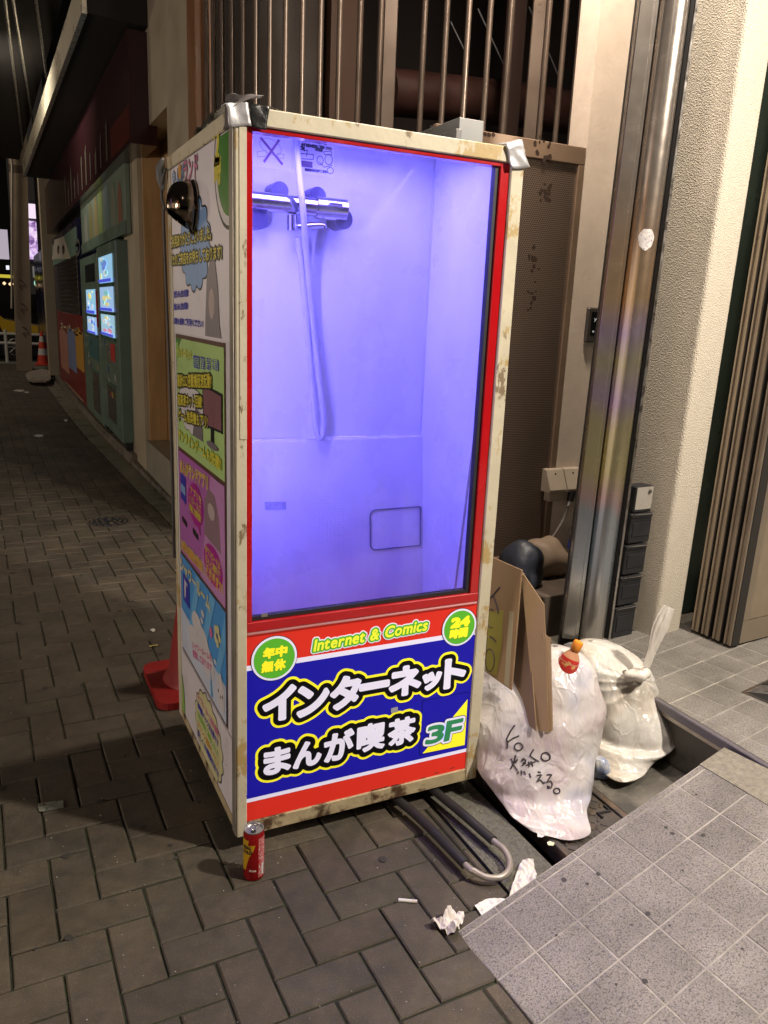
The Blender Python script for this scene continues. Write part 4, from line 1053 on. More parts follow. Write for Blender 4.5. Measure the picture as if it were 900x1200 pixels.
# --- interior of the shower
M_int = mat('white_gelcoat', (.70,.70,.72), .30, var=.035, vscale=4, bump=.04, bscale=12)
IY = .385; IZ = 1.037
it = MB()
it.slab([(.020,IY,IZ+.0003),(.693,IY,IZ+.0003),(.693,IY,1.885),(.13,IY,1.885),(.020,IY,1.80)],(0,.01,0)); it.build('wall_panel', M_int, cab)
MB().add([(.020,IY-.012,IZ),(.693,IY-.012,IZ),(.693,IY+.01,IZ),(.020,IY+.01,IZ),(.020,IY-.016,IZ-.008),(.693,IY-.016,IZ-.008),(.693,.268,.10),(.020,.268,.10),(.020,IY+.01,.10),(.693,IY+.01,.10)],
   [(0,1,2,3),(0,4,5,1),(4,7,6,5),(1,5,6,9,2),(0,3,8,7,4),(7,8,9,6),(3,2,9,8)]).build('lower_panel', M_int, cab)
MB().slab([(.693,.036,.10),(.693,IY+.01,.10),(.693,IY+.01,1.885),(.693,.036,1.799)],(.007,0,0)).build('wall_panel', M_int, cab)
MB().slab([(.0165,.039,.10),(.0165,IY+.01,.10),(.0165,IY+.01,1.799),(.0165,.039,1.799)],(.003,0,0)).build('wall_panel', M_int, cab)
MB().add([(.020,.0405,1.8005),(.693,.0405,1.8005),(.693,IY,1.885),(.13,IY,1.885),(.020,IY,1.8005)],[(0,1,2,3),(0,3,4)]).build('ceiling_panel', M_int, cab, fixn=False)
MB().box((.020,.036,.5),(.693,.26,.508)).build('floor_panel', M_int, cab)
MB().tube([(.692,IY-.001,IZ+.01),(.692,IY-.001,1.88)], .004, 6).build('sealant', mat('sealant', (.55,.55,.58), .5), cab)
lamp = MB().tube([(.05,.046,1.795),(.35,.046,1.795)], .004, 10).tube([(.038,.043,.66),(.038,.043,1.60)], .003, 10).build('led_tube', mat('led_violet', (.3,.3,.9), .5, emit=(.20,.17,1.0), es=4), cab)
# drain lid (rounded rectangle outline) on the lower panel
def lowY(z): return IY-.016+(.268-(IY-.016))*((IZ-.008)-z)/((IZ-.008)-.10)
LN = Vector((0, -((IZ-.008)-.10), (IY-.016)-.268)); LN.normalize(); LN = LN if LN.y < 0 else -LN
LP = (0, lowY(.7), .7)
tl, tr_, br, bl_ = [onpl(x, y, LP, LN) for x, y in ((434,599),(497,592),(498,638),(433,645))]
def lowpt(x, z, o=.0): return Vector((x, lowY(z), z))+LN*o
xa, xb = (tl.x+bl_.x)/2, min((tr_.x+br.x)/2, .684); za, zb_ = (bl_.z+br.z)/2, (tl.z+tr_.z)/2
rr_ = .018; pts = []
for (cx, cz_, a0) in ((xb-rr_*.3, zb_-rr_*.3, 0),(xa+rr_, zb_-rr_, 90),(xa+rr_, za+rr_, 180),(xb-rr_*.3, za+rr_*.3, 270)):
    q = rr_ if cx < (xa+xb)/2 else rr_*.3
    for k in range(5): a = math.radians(a0+22.5*k); pts.append(lowpt(cx+q*math.cos(a), cz_+q*math.sin(a), .0022))
MB().tube(pts, .0019, 6, closed=True).build('hatch_outline', mat('dark_seam', (.10,.10,.22), .6), cab)
tp_ = [onpl(x, y, LP, LN)+LN*.001 for x, y in ((310,588),(335,588),(335,597),(311,597))]
MB().slab(tp_, LN*.0006).build('tape_scrap', mat('old_tape', (.36,.36,.44), .6, var=.3, vscale=60), cab)
nb_ = MB()                                                            # fine anti-slip studs
for i in range(16):
    for j in range(26):
        x = .33+i*.0085; z = .69+j*.0098
        if (i-8)**2/64+(j-13)**2/150 > 1 or random.random() < .25: continue
        c = lowpt(x, z, .0); r = .0022
        nb_.add([c+Vector((-r,0,0)), c+Vector((0,0,-r)), c+Vector((r,0,0)), c+Vector((0,0,r)), c+LN*.0010], [(0,1,4),(1,2,4),(2,3,4),(3,0,4)])
nb_.build('studs', M_int, cab, kind='stuff')
# slanted strip on the right wall
q = [onx(x, y, .6925) for x, y in ((559,470),(562,470),(534,690),(515,690))]
MB().slab([(.6925,p.y,p.z) for p in q], (-.006,0,0)).build('slanted_strip', M_int, cab)
q = [onx(x, y, .6925) for x, y in ((562,500),(564,500),(556,690),(545,690))]
MB().slab([(.6925,p.y,p.z) for p in q], (-.004,0,0)).build('slanted_strip', mat('gelcoat_grey', (.5,.5,.56), .4), cab)
# stickers on the wall
FRI = (Vector((0,IY,0)), Vector((1,0,0)), Vector((0,0,1)), Vector((0,-1,0)))
def ip(x, y): p = ony(x, y, IY); return (p.x, p.z)
M_pap = mat('sheet_paper', (.80,.80,.82), .5); M_ink = mat('ink', (.05,.045,.07), .6); M_mrk = mat('purple_marker', (.20,.06,.16), .5)
def irect(a, b): (x0, z1), (x1, z0) = ip(*a), ip(*b); return [(x0,z0),(x1,z0),(x1,z1),(x0,z1)]
s1 = MB().slab([FRI[0]+FRI[1]*x+FRI[2]*y+FRI[3]*.0004 for x, y in irect((296,152),(341,200))], FRI[3]*.0004).build('notice', M_pap, cab, label='paper notice crossed out with an X')
for (a, b) in (((305,161),(331,193)),((327,164),(309,190))):
    (x0,y0),(x1,y1) = ip(*a), ip(*b); dx, dy = x1-x0, y1-y0; L = math.hypot(dx,dy); nx_, ny_ = -dy/L*.0032, dx/L*.0032
    polydecal('cross', [(x0+nx_,y0+ny_),(x0-nx_,y0-ny_),(x1-nx_,y1-ny_),(x1+nx_,y1+ny_)], FRI, .0012+(.0002 if a[0] > 320 else 0), M_mrk, s1)
M_line = mat('thin_print', (.38,.36,.48), .6)
for E_ in (edges_poly(ellipse(*ip(317,172), .030, .018, 24, -.3)), edges_poly([ip(301,178),ip(312,176),ip(313,183),ip(302,184)]), edges_poly([ip(325,180),ip(333,181),ip(332,186),ip(326,185)])):
    decal('drawing', E_, .0008, .0009, FRI, .0010, M_line, s1, solid=False)
s2 = MB().slab([FRI[0]+FRI[1]*x+FRI[2]*y+FRI[3]*.0004 for x, y in irect((350,160),(391,208))], FRI[3]*.0004).build('notice', M_pap, cab, label='instruction sheet with small drawings')
def iline(txt, a, b, h):
    (x0,y0),(x1,y1) = ip(*a), ip(*b); decal('lettering', edges_line(txt, x0, y0, h, width=x1-x0, rise=(y1-y0)/(x1-x0)), .0007, .001, FRI, .0010, M_ink, s2)
iline('シャワーの使い方', (353,165), (383,170), .013); iline('必ずお湯の温度をご確認ください', (353,171), (389,176), .009)
iline('ご注意', (351,175), (357,176), .010); iline('温度調節', (369,176), (378,178), .010); iline('使用後は水を止めてください', (357,200), (384,203), .008)
for a, b in (((353,188),(366,197)),):
    polydecal('photo', irect(a, b), FRI, .0010, mat('photo_print', (.14,.09,.14), .5, var=.5, vscale=80), s2)
for E_ in (edges_poly(ellipse(*ip(375,188), .009, .011, 16)), edges_poly(ellipse(*ip(385,187), .011, .013, 16)), edges_poly([ip(374,190),ip(380,196),ip(389,194)], False), edges_poly(ellipse(*ip(387,200), .009, .008, 16)),
           edges_poly([ip(352,180),ip(367,181),ip(367,187),ip(352,186)]), edges_poly([ip(356,177),ip(360,176),ip(359,183)], False), edges_poly([ip(379,178),ip(388,177),ip(388,182),ip(380,181)])):
    decal('drawing', E_, .0010, .0009, FRI, .0010, M_ink, s2, solid=False)
# mixer tap
M_chr = mat('chrome', (.75,.74,.76), .12, 1.0)
MY = .322
tp = thing('shower_mixer', (.2, MY, 1.66), 'chrome bar shower mixer fixed on the violet cabin wall', 'shower mixer')
a_, b_ = ony(270,232,MY), ony(371,243,MY); b2 = ony(404,246.5,MY)
MB().tube([a_, a_+(b_-a_)*.98], .0235, 20).build('body', M_chr, tp, smooth=True)
MB().tube([a_+(b_-a_)*.985, b2], .0285, 20).build('knob', M_chr, tp, smooth=True)
MB().tube([a_+(b_-a_)*.80, a_+(b_-a_)*.82], .0262, 20).build('ring', M_chr, tp, smooth=True)
kn = (b_+b2)/2; MB().box((kn.x-.018,kn.y-.034,kn.z+.004),(kn.x+.022,kn.y-.026,kn.z+.012),.003).build('button', M_chr, tp)
for (x, y) in ((324,225),(368,231),(300,257),(398,258)):
    c = ony(x, y, MY+.03); MB().tube([(c.x, MY+.0, c.z),(c.x, IY, c.z)], .023 if y < 240 else .026, 16).build('wall_flange', mat('dark_escutcheon', (.10,.09,.14), .35, .3), tp, smooth=True)
o1 = ony(342,252,MY); o2 = ony(342,270,MY); o3 = ony(380,268,MY)
MB().tube([o1, o2], .013, 14).build('outlet', M_chr, tp, smooth=True)
MB().tube(smooth_path([o2+Vector((0,0,.006)), o2+Vector((.03,-.003,.012)), o3+Vector((-.008,0,.008)), o3], 4), .0085, 10).build('lever', M_chr, tp, smooth=True)
# hose
HY = .345
hp = [ony(346,140,HY), ony(348,175,.32), ony(351,210,.285), ony(355,245,.270), ony(360,310,.325), ony(365,370,HY), ony(373,440,HY), ony(379,492,HY), ony(377,512,HY), ony(371,506,HY), ony(366,455,HY), ony(360,385,HY), ony(353,310,HY-.01), ony(349,278,MY)]
ho = MB().tube(smooth_path(hp, 8), .0085, 12).build('shower_hose', mat('white_hose', (.50,.50,.56), .4), smooth=True); tag(ho, 'white shower hose hanging in a long loop before the chrome mixer', 'hose')

# --- light-box sign under the glass
SY = .006
sg_ = MB().box((RX0,SY,.087),(RX1,.034,.6105)).build('sign_panel', lit('sign_red', (.62,.030,.018)), cab, label='lit red and blue signboard with Japanese lettering')
FRS = (Vector((0,SY,0)), Vector((1,0,0)), Vector((0,0,1)), Vector((0,-1,0)))
L_w = lit('sign_white', (.72,.72,.92)); L_b = lit('sign_blue', (.012,.010,.36)); L_y = lit('sign_yellow', (.92,.86,.03)); L_k = lit('sign_black', (.004,.004,.006), .1); L_g = lit('sign_green', (.09,.40,.03)); L_dg = lit('sign_dark_green', (.03,.22,.09)); L_yg = lit('sign_yellow_green', (.80,.86,.05))
def fpp(x, y): return fp(x, y, SY)
X0, X1 = RX0+.0002, RX1-.0002
def fband(z0, z1, lvl, m, nm): polydecal(nm, [(X0,z0),(X1,z0),(X1,z1),(X0,z1)], FRS, .0005*lvl, m, sg_)
zs1 = (fpp(350,776)[1]+fpp(520,745)[1])/2; zs2 = (fpp(294,939)[1]+fpp(549,876.5)[1])/2
fband(zs2-.006, zs1+.007, 1, L_w, 'white_stripe'); fband(zs2+.0055, zs1-.0065, 2, L_b, 'blue_field')
def dirX(x, y):     # local horizontal direction in the photo (px slope)
    p = fpp(x, y); return p
def fgly(ch, xl, xr, yt, yb, shear=0.0, rot=0.0):
    xc, yc = (xl+xr)/2, (yt+yb)/2
    c = fpp(xc, yc); wl_ = fpp(xl, yc-(xl-xc)*.2*-1*-1)[0]; wr_ = fpp(xr, yc)[0]
    w = fpp(xr, yc-(xr-xc)*.21)[0]-fpp(xl, yc-(xl-xc)*.21)[0]
    # vertical extent: the box in the photo also holds the slope of the line
    hpx = (yb-yt)-(xr-xl)*.21*.55
    h = fpp(xc, yc-hpx/2)[1]-fpp(xc, yc+hpx/2)[1]
    return edges_fit(ch, c[0], c[1], w, h, shear, rot)
def stroke(pts, w):       # thick straight stroke in glyph space as an outline ring
    (x0,y0),(x1,y1) = pts; L = math.hypot(x1-x0,y1-y0); nx_, ny_ = -(y1-y0)/L*w/2, (x1-x0)/L*w/2
    return edges_poly([(x0+nx_,y0+ny_),(x1+nx_,y1+ny_),(x1-nx_,y1-ny_),(x0-nx_,y0-ny_)])
l1 = [('イ',308,346.4,802.2,845.8),('ン',348,385.3,800,839.5),('タ',386.9,422.4,790,831.8),('ー',422.6,454,795,812),('ネ',455.8,493.4,778,816.5),('ッ',494.3,517,786,809),('ト',520,545.6,769.3,806.4)]
l2 = [('ま',308.3,341,873,908),('ん',342.9,376.8,866,899.9),('が',379,414.9,853.5,892.4),('喫',417.5,451.2,844.9,881.5),('茶',453.9,487,838.5,874.2)]
def bigline(L, wt):
    Es = []
    for ch, a, b, c, d in L:
        if ch == 'ー':
            p0, p1 = fpp(a, (c+d)/2+2), fpp(b, (c+d)/2-3.5); Es.append((stroke([p0, p1], .010), wt))
        else: Es.append((fgly(ch, a+2.0, b-2.0, c+2.0, d-2.0), wt))
    A_ = np.concatenate([e for e, _ in Es])
    decal('lettering', A_, .0265, .0016, FRS, .0016, L_y, sg_)
    decal('lettering', A_, .0195, .0016, FRS, .0022, L_k, sg_)
    for e, w_ in Es: decal('lettering', e, w_, .0009, FRS, .0028, L_w, sg_)
bigline(l1, .0062); bigline(l2, .0045)
# round badges
def badge(cx, cy, rx, t1, t2):
    c = fpp(cx, cy)
    for r_, m_, lv in ((rx+.0015, L_k, 3), (rx, L_w, 4), (rx*.90, L_g, 5)):
        polydecal('badge', clipr(ellipse(c[0], c[1], r_, r_, 56), (X0, 0, X1, 2)), FRS, .0005*lv, m_, sg_)
    for k_, tx in enumerate((t1, t2)):
        for i_, ch in enumerate(tx):
            decal('lettering', edges_fit(ch, c[0]+(-.25+.50*i_)*rx*1.08+(.02 if k_ == 0 else -.02)*rx*1.5, c[1]+(.29-.60*k_)*rx, rx*.46, rx*(.46 if k_ else .44), .08), .0022 if ch not in '24' else .0040, .0008, FRS, .0032, L_y, sg_)
badge(321.3, 771.2, .0600, '年中', '無休'); badge(538.0, 734.8, .0555, '24', '時間')
# Internet & Comics
(xa_, ya_), (xb2, yb2) = fpp(366, 763), fpp(500.5, 737.5)
E_ = edges_line('Internet & Comics', xa_, ya_, .044, width=xb2-xa_, rise=(yb2-ya_)/(xb2-xa_), shear=.16)
decal('lettering', E_, .0088, .0012, FRS, .0012, L_w, sg_); decal('lettering', E_, .0058, .001, FRS, .0018, L_g, sg_); decal('lettering', E_, .0014, .0008, FRS, .0024, L_yg, sg_)
# 3F patch
q = [fpp(494.5,820), fpp(549,813), fpp(546.5,875), fpp(494.5,884)]
q = [(q[0][0],q[0][1]-.002),(q[1][0]-.001,q[0][1]-.002),(q[1][0]-.001,q[3][1]),(q[0][0],q[3][1])]
polydecal('patch', q, FRS, .0013, lit('sign_edge', (.004,.004,.10)), sg_); qi = [(q[0][0]+.002,q[0][1]-.002),(q[1][0]-.002,q[1][1]-.002),(q[2][0]-.002,q[2][1]+.002),(q[3][0]+.002,q[3][1]+.002)]
polydecal('patch', qi, FRS, .0018, L_b, sg_)
polydecal('triangle', [fpp(494.8,882.5), fpp(544,872.5), fpp(547.5,819)], FRS, .0024, L_y, sg_)
for ch, a, b, c_, d in (('3',500,519,849,870),('F',522,539.5,843,866)):
    E_ = fgly(ch, a, b, c_, d, .12)
    decal('lettering', E_, .0120, .001, FRS, .0029, L_k, sg_); decal('lettering', E_, .0100, .001, FRS, .0033, L_w, sg_); decal('lettering', E_, .0032, .0008, FRS, .0038, L_dg, sg_)
polydecal('scrap', [fpp(457.5,829.5), fpp(465.5,827.5), fpp(466,833.5), fpp(458,835)], FRS, .0031, mat('grey_tape', (.35,.36,.42), .6, var=.4, vscale=150), sg_)
# rust at the sign's lower edge
for k in range(12):
    t = random.uniform(.55, 1); x = lerp(X0, X1, t)-.01; z = .0885+random.uniform(0,.010)*(t > .8)
    polydecal('rust_mark', [(x+random.uniform(.004,.018)*math.cos(a)*1.0, z+random.uniform(.0008,.0022)*math.sin(a)) for a in [i*.8 for i in range(8)]], FRS, .0006+.00003*k, mat('rust_dark', (.10,.02,.012), .8), sg_)
# wheels under the cabin
for (x, y) in ((.06,.62),(.68,.62),(.62,.07),(.08,.10)):
    MB().tube([(x-.010,y,.024),(x+.010,y,.024)], .0235, 14).box((x-.014,y-.012,.030),(x+.014,y+.012,.0515)).build('castor', mat('grey_castor', (.10,.10,.10), .6), cab)

# --- things on the cabin
def patch(quads, m, name, lab, cat, th=.0015, cr=.004, seed=1, sub=8):
    """crumpled tape: strip through rows of 3D points"""
    mb = MB(); rows = []
    for (a, b) in quads:
        rows.append([Vector(a).lerp(Vector(b), k/sub) for k in range(sub+1)])
    fine = []
    for i in range(len(rows)-1):
        for t in range(4):
            fine.append([rows[i][k].lerp(rows[i+1][k], t/4) for k in range(sub+1)])
    fine.append(rows[-1])
    V_ = []
    for r_ in fine:
        for p in r_:
            nz = noise.noise_vector(p*38+Vector((seed*7,0,0))); V_.append(p+nz*cr)
    n_ = sub+1; F = [(i*n_+k, i*n_+k+1, (i+1)*n_+k+1, (i+1)*n_+k) for i in range(len(fine)-1) for k in range(sub)]
    mb.add(V_, F); o = mb.build(name, m, smooth=True, fixn=False)
    md = o.modifiers.new('thick', 'SOLIDIFY'); md.thickness = th
    tag(o, lab, cat); return o
M_sil = mat('silver_duct_tape', (.42,.42,.44), .38, .35, var=.15, vscale=25, bump=.5, bscale=30, bdist=.004)
M_bkt = mat('black_tape', (.016,.017,.018), .32, var=.2, bump=.6, bscale=40, bdist=.006)
y_ = -.004
P = lambda x, y, Y=-.004: ony(x, y, Y)
patch([((.0,.07,1.813),(.055,.06,1.813)), (P(259,124,.0)+Vector((0,0,.0)), P(290,122,.0)), (P(264,122), P(291,121)), (P(266,136), P(292,134)), (P(269,149), P(295,147))], M_sil, 'silver_tape', 'silver tape folded over the cabin top left corner', 'tape', cr=.0035)
patch([((.06,.05,1.812),(.13,.05,1.811)), (P(290,123,.002), P(316,126,.002)), (P(292,124), P(315.5,128)), (P(294,138), P(313.5,141)), (P(297,150), P(312,154.5))], M_bkt, 'black_tape', 'crumpled black tape right of the silver tape on the cabin corner', 'tape', cr=.0045, seed=4)
patch([((-.004,.36,1.808),(.02,.36,1.809)), ((-.006,.26,1.810),(.026,.26,1.814)), ((-.008,.15,1.812),(.030,.15,1.818)), ((-.010,.07,1.812),(.034,.07,1.822)), ((-.006,.02,1.812),(.034,.02,1.822))], M_bkt, 'black_rag', 'black plastic rag lying along the cabin top left edge', 'rag', cr=.006, seed=9)
patch([((-.006,.075,1.765),(-.006,.02,1.76)), ((-.008,.06,1.80),(-.006,-.006,1.80)), ((-.006,.055,1.832),(.06,.0,1.830)), ((.02,.09,1.838),(.075,.05,1.835))], mat('dark_cloth', (.10,.09,.09), .7, var=.3, bump=.5, bscale=30), 'dark_cloth', 'folded dark cloth on the cabin corner above the silver tape', 'cloth', cr=.006, seed=12)
patch([((.655,.05,1.814),(.71,.05,1.812)), (P(592,168,.0), P(612,163,.0)), (P(593,172), P(613,168)), (P(596,186), P(615,184)), (P(599,199), P(620.5,195.5))], M_sil, 'silver_tape', 'wrinkled silver tape hanging off the cabin top right corner', 'tape', cr=.004, seed=5)
# hook and wire at the rear left corner
wr = thing('wire_hook', (-.01,BD-.01,1.6), 'grey taped hook hanging at the rear left post of the cabin', 'hook')
MB().tube(smooth_path([(-.008,.70,1.77),(-.014,.715,1.74),(-.016,.728,1.70),(-.010,.72,1.66),(-.012,.726,1.62),(-.006,.722,1.1),(-.006,.722,.6)],5), .0045, 8).build('cord', mat('dark_cord', (.05,.045,.045), .5), wr, smooth=True)
MB().tube([(-.012,.715,1.80),(-.018,.722,1.775),(-.016,.727,1.74),(-.012,.722,1.715)], [.004,.014,.013,.006], 8).build('tape_ball', mat('grey_foil', (.20,.21,.21), .35, .5, bump=.6, bscale=30), wr, smooth=True)
# metal duct piece on top, at the rear
du = thing('metal_duct', (.45,.35,1.80), 'grey galvanised metal box lying on the cabin roof', 'metal box')
dA, dB = ony(538.5,137,.30), ony(567.5,141,.30)
MB().box((dA.x,.30,1.796),(dB.x,.62,dA.z),.002).build('shell', mat('galvanised', (.16,.165,.165), .5, .4, var=.18, vscale=8), du)
MB().box((dA.x-.02,.28,1.7955),(dA.x-.001,.62,dA.z-.035),.002).build('flange', mat('galv_dark', (.10,.10,.10), .5, .5), du)
# vent cover hood fitted on the board
dm = thing('vent_hood', tuple(onx(212,238,0)), 'glossy dark vent cover hood fixed on the left poster board', 'vent hood')
c0 = onx(222,237,-.004); ax = Vector((-.93,-.18,-.22)).normalized(); rot = ax.to_track_quat('Z','Y').to_matrix().to_4x4()
prof = [(.052,0),(.053,.006)]+[(.050*math.cos(a), .010+.078*math.sin(a)) for a in [math.pi/2*k/10 for k in range(10)]]+[(.002,.088)]
M_dl = mat('dark_chrome', (.30,.24,.19), .15, 1.0, var=.2, vscale=10)
# vent-like hood: half dome standing off the board, open underneath
hc = onx(227,243,0); HR = .058; HD = .062
V_ = []; F = []; na, nr = 28, 12
for i in range(nr+1):
    ph = math.pi/2*i/nr
    for k in range(na):
        a = 2*math.pi*k/na
        x = -.006-HD*math.sin(ph); r = max(0,1-math.sin(ph)**4)**.5
        y = HR*.92*r*math.cos(a); z = HR*1.05*r*math.sin(a)
        cut = -HR*1.05+(-x)/HD*HR*.80
        if z < cut: z = cut+(z-cut)*.02
        V_.append((x, hc.y+y, hc.z+z))
for i in range(nr):
    for k in range(na): F.append((i*na+k, i*na+(k+1) % na, (i+1)*na+(k+1) % na, (i+1)*na+k))
F2 = []
for f in F:
    zz_ = [V_[q] for q in f]
    if all((v[2]-hc.z) <= -HR*1.05+(-v[0])/HD*HR*.80+.0005 for v in zz_): continue
    F2.append(f)
h_ = MB().add(V_, F2).build('hood', M_dl, dm, smooth=True); md = h_.modifiers.new('thick', 'SOLIDIFY'); md.thickness = .0015
MB().tube([(-.003, hc.y+(HR*.96)*math.cos(a), hc.z+(HR*1.09)*math.sin(a)) for a in [2*math.pi*k/28 for k in range(28)]], .0035, 8, closed=True).build('rim', M_dl, dm, smooth=True)
MB().tube([(-.004,hc.y+.01,hc.z+HR*1.06),(-.02,hc.y+.01,hc.z+HR*1.10)], .005, 8).build('knob', M_steel, dm)

# ================================================================== RUBBISH AND SMALL THINGS
VR = Vector((math.cos(EUL[2]), math.sin(EUL[2]), 0)); VF = Vector((-math.sin(EUL[2]), math.cos(EUL[2]), 0))
def plastic(name, tint1, tint2, tint3, sc=4):
    m = bpy.data.materials.new(name); m.use_nodes = True; n = m.node_tree.nodes; l = m.node_tree.links; b = n['Principled BSDF']
    tc = n.new('ShaderNodeTexCoord')
    nz = n.new('ShaderNodeTexNoise'); nz.inputs['Scale'].default_value = sc; nz.inputs['Detail'].default_value = 2.5; l.new(tc.outputs['Object'], nz.inputs[0])
    cr = n.new('ShaderNodeValToRGB'); e = cr.color_ramp.elements; e[0].position = .36; e[0].color = (*tint2,1); e[1].position = .52; e[1].color = (*tint1,1); q = e.new(.66); q.color = (*tint3,1)
    l.new(nz.outputs[0], cr.inputs[0]); l.new(cr.outputs[0], b.inputs['Base Color'])
    b.inputs['Roughness'].default_value = .27; b.inputs['Specular IOR Level'].default_value = .55
    b.inputs['Subsurface Weight'].default_value = .25; b.inputs['Subsurface Radius'].default_value = (.02,.018,.016); b.inputs['Subsurface Scale'].default_value = 1.0
    # long fine creases
    mp = n.new('ShaderNodeMapping'); mp.inputs['Scale'].default_value = (1,1,.35); mp.inputs['Rotation'].default_value = (.5,.9,.3); l.new(tc.outputs['Object'], mp.inputs[0])
    h = None
    wn = n.new('ShaderNodeTexNoise'); wn.inputs['Scale'].default_value = 5; wn.inputs['Detail'].default_value = 2; l.new(tc.outputs['Object'], wn.inputs[0])
    wa = n.new('ShaderNodeVectorMath'); wa.operation = 'MULTIPLY_ADD'; wa.inputs[1].default_value = (.22,.22,.22); l.new(wn.outputs['Color'], wa.inputs[0]); l.new(mp.outputs[0], wa.inputs[2])
    for s_, w_, st_ in ((8, .008, .30), (19, .0032, .33), (46, .0012, .3)):
        z = n.new('ShaderNodeTexVoronoi'); z.feature = 'DISTANCE_TO_EDGE'; z.inputs['Scale'].default_value = s_; l.new(wa.outputs[0], z.inputs[0])
        mr = n.new('ShaderNodeMapRange'); mr.interpolation_type = 'SMOOTHSTEP'; mr.inputs[1].default_value = 0; mr.inputs[2].default_value = .16; mr.inputs[3].default_value = 1; mr.inputs[4].default_value = 0; l.new(z.outputs[0], mr.inputs[0])
        bp = n.new('ShaderNodeBump'); bp.inputs['Strength'].default_value = st_; bp.inputs['Distance'].default_value = w_
        l.new(mr.outputs[0], bp.inputs['Height'])
        if h: l.new(h, bp.inputs['Normal'])
        h = bp.outputs[0]
    l.new(h, b.inputs['Normal'])
    tr = n.new('ShaderNodeBsdfTransparent'); mxs = n.new('ShaderNodeMixShader'); tn = n.new('ShaderNodeTexNoise'); tn.inputs['Scale'].default_value = 9; l.new(tc.outputs['Object'], tn.inputs[0])
    mr = n.new('ShaderNodeMapRange'); mr.inputs[1].default_value = .35; mr.inputs[2].default_value = .65; mr.inputs[3].default_value = .06; mr.inputs[4].default_value = .30; l.new(tn.outputs[0], mr.inputs[0])
    l.new(mr.outputs[0], mxs.inputs[0]); l.new(b.outputs[0], mxs.inputs[1]); l.new(tr.outputs[0], mxs.inputs[2]); l.new(mxs.outputs[0], n['Material Output'].inputs[0])
    return m
def contents_mat(name, cols):
    m = bpy.data.materials.new(name); m.use_nodes = True; n = m.node_tree.nodes; l = m.node_tree.links; b = n['Principled BSDF']
    tc = n.new('ShaderNodeTexCoord'); vo = n.new('ShaderNodeTexVoronoi'); vo.inputs['Scale'].default_value = 15; l.new(tc.outputs['Object'], vo.inputs[0])
    sx = n.new('ShaderNodeSeparateColor'); l.new(vo.outputs['Color'], sx.inputs[0])
    cr = n.new('ShaderNodeValToRGB'); cr.color_ramp.interpolation = 'CONSTANT'; e = cr.color_ramp.elements
    e[0].position = 0; e[0].color = (*cols[0],1); e[1].position = 1/len(cols); e[1].color = (*cols[1],1)
    for k, c in enumerate(cols[2:]): q = e.new((k+2)/len(cols)); q.color = (*c,1)
    l.new(sx.outputs[0], cr.inputs[0]); l.new(cr.outputs[0], b.inputs['Base Color']); b.inputs['Roughness'].default_value = .6
    bp = n.new('ShaderNodeBump'); bp.inputs['Distance'].default_value = .02; bp.inputs['Strength'].default_value = 1; l.new(vo.outputs[0], bp.inputs['Height']); l.new(bp.outputs[0], b.inputs['Normal'])
    return m
def bag(rows, ref, depth, knot, m, name, seed, amp=.016, na=190, nr=170, parent=None, shrink=0.0):
    """rows: (py, pxl, pxr) outline of the sack in the photo, top to bottom; ref = ground point of its middle"""
    ref = Vector(ref); R_ = []; rf_ = random.Random(seed)
    FOLD = []
    for k in range(9):
        D_ = Vector((rf_.gauss(0,1), rf_.gauss(0,1), rf_.gauss(0,1.0))).normalized(); FOLD.append((D_, rf_.uniform(3.5, 11), rf_.uniform(0,9), rf_.uniform(.10,.34)))
    for (py, xl, xr, sh) in rows:
        pp = ref+VF*sh; mid = onpl((xl+xr)/2, py, pp, VF)
        a = onpl(xl, py, pp, VF); b = onpl(xr, py, pp, VF); c = (a+b)/2; R_.append((c, (b-a).length/2))
    V_ = []; F = []
    for i in range(nr+1):
        t = i/nr*(len(R_)-1); k = min(int(t), len(R_)-2); f = t-k
        i0, i1, i2, i3 = max(k-1,0), k, k+1, min(k+2, len(R_)-1)
        def cm(p0, p1, p2, p3): return 0.5*((2*p1)+(p2-p0)*f+(2*p0-5*p1+4*p2-p3)*f*f+(3*p1-p0-3*p2+p3)*f**3)
        c = cm(R_[i0][0], R_[i1][0], R_[i2][0], R_[i3][0]); r = max(.001, cm(R_[i0][1], R_[i1][1], R_[i2][1], R_[i3][1])-shrink)
        if c.z < .006: c = c.copy(); c.z = .006
        for q in range(na):
            a = 2*math.pi*q/na
            d = VR*math.cos(a)+VF*math.sin(a)*depth
            p = c+d*r
            big = noise.noise(Vector((p.x*5.5, p.y*5.5, p.z*4.0+seed)))
            dd = (p-Vector(knot)); L = dd.length+1e-6
            ang_ = math.atan2(dd.dot(VR), -dd.z if abs(dd.z) > 1e-6 else 1e-6)
            rad = 1-abs(noise.noise(Vector((ang_*3.2+seed, L*1.2, 0))))*2
            cr = 0.0
            for (D_, fq, ph_, am) in FOLD:
                w_ = p.dot(D_)*fq+ph_+noise.noise(p*2.2+Vector((ph_,0,0)))*1.6
                w_ = w_-math.floor(w_); cr += am*(abs(w_-.5)*2)
            g_ = max(0, 1-L/.22)
            fac = min(1, r/.08)
            p = p+(d.normalized()*fac if not shrink else d.normalized()*fac*.6)*(amp*1.1*big+amp*.9*(cr-.5)+amp*(.25+.7*g_)*(rad-.6))
            p.z = max(p.z, .004)
            V_.append(p)
    for i in range(nr):
        for q in range(na): F.append((i*na+q, i*na+(q+1) % na, (i+1)*na+(q+1) % na, (i+1)*na+q))
    F.append(tuple(range(na))); F.append(tuple(nr*na+q for q in range(na-1,-1,-1)))
    mb = MB().add(V_, F); o = mb.build(name, m, parent, smooth=False)
    o.data.polygons.foreach_set('use_smooth', [True]*len(o.data.polygons))
    return o, mb
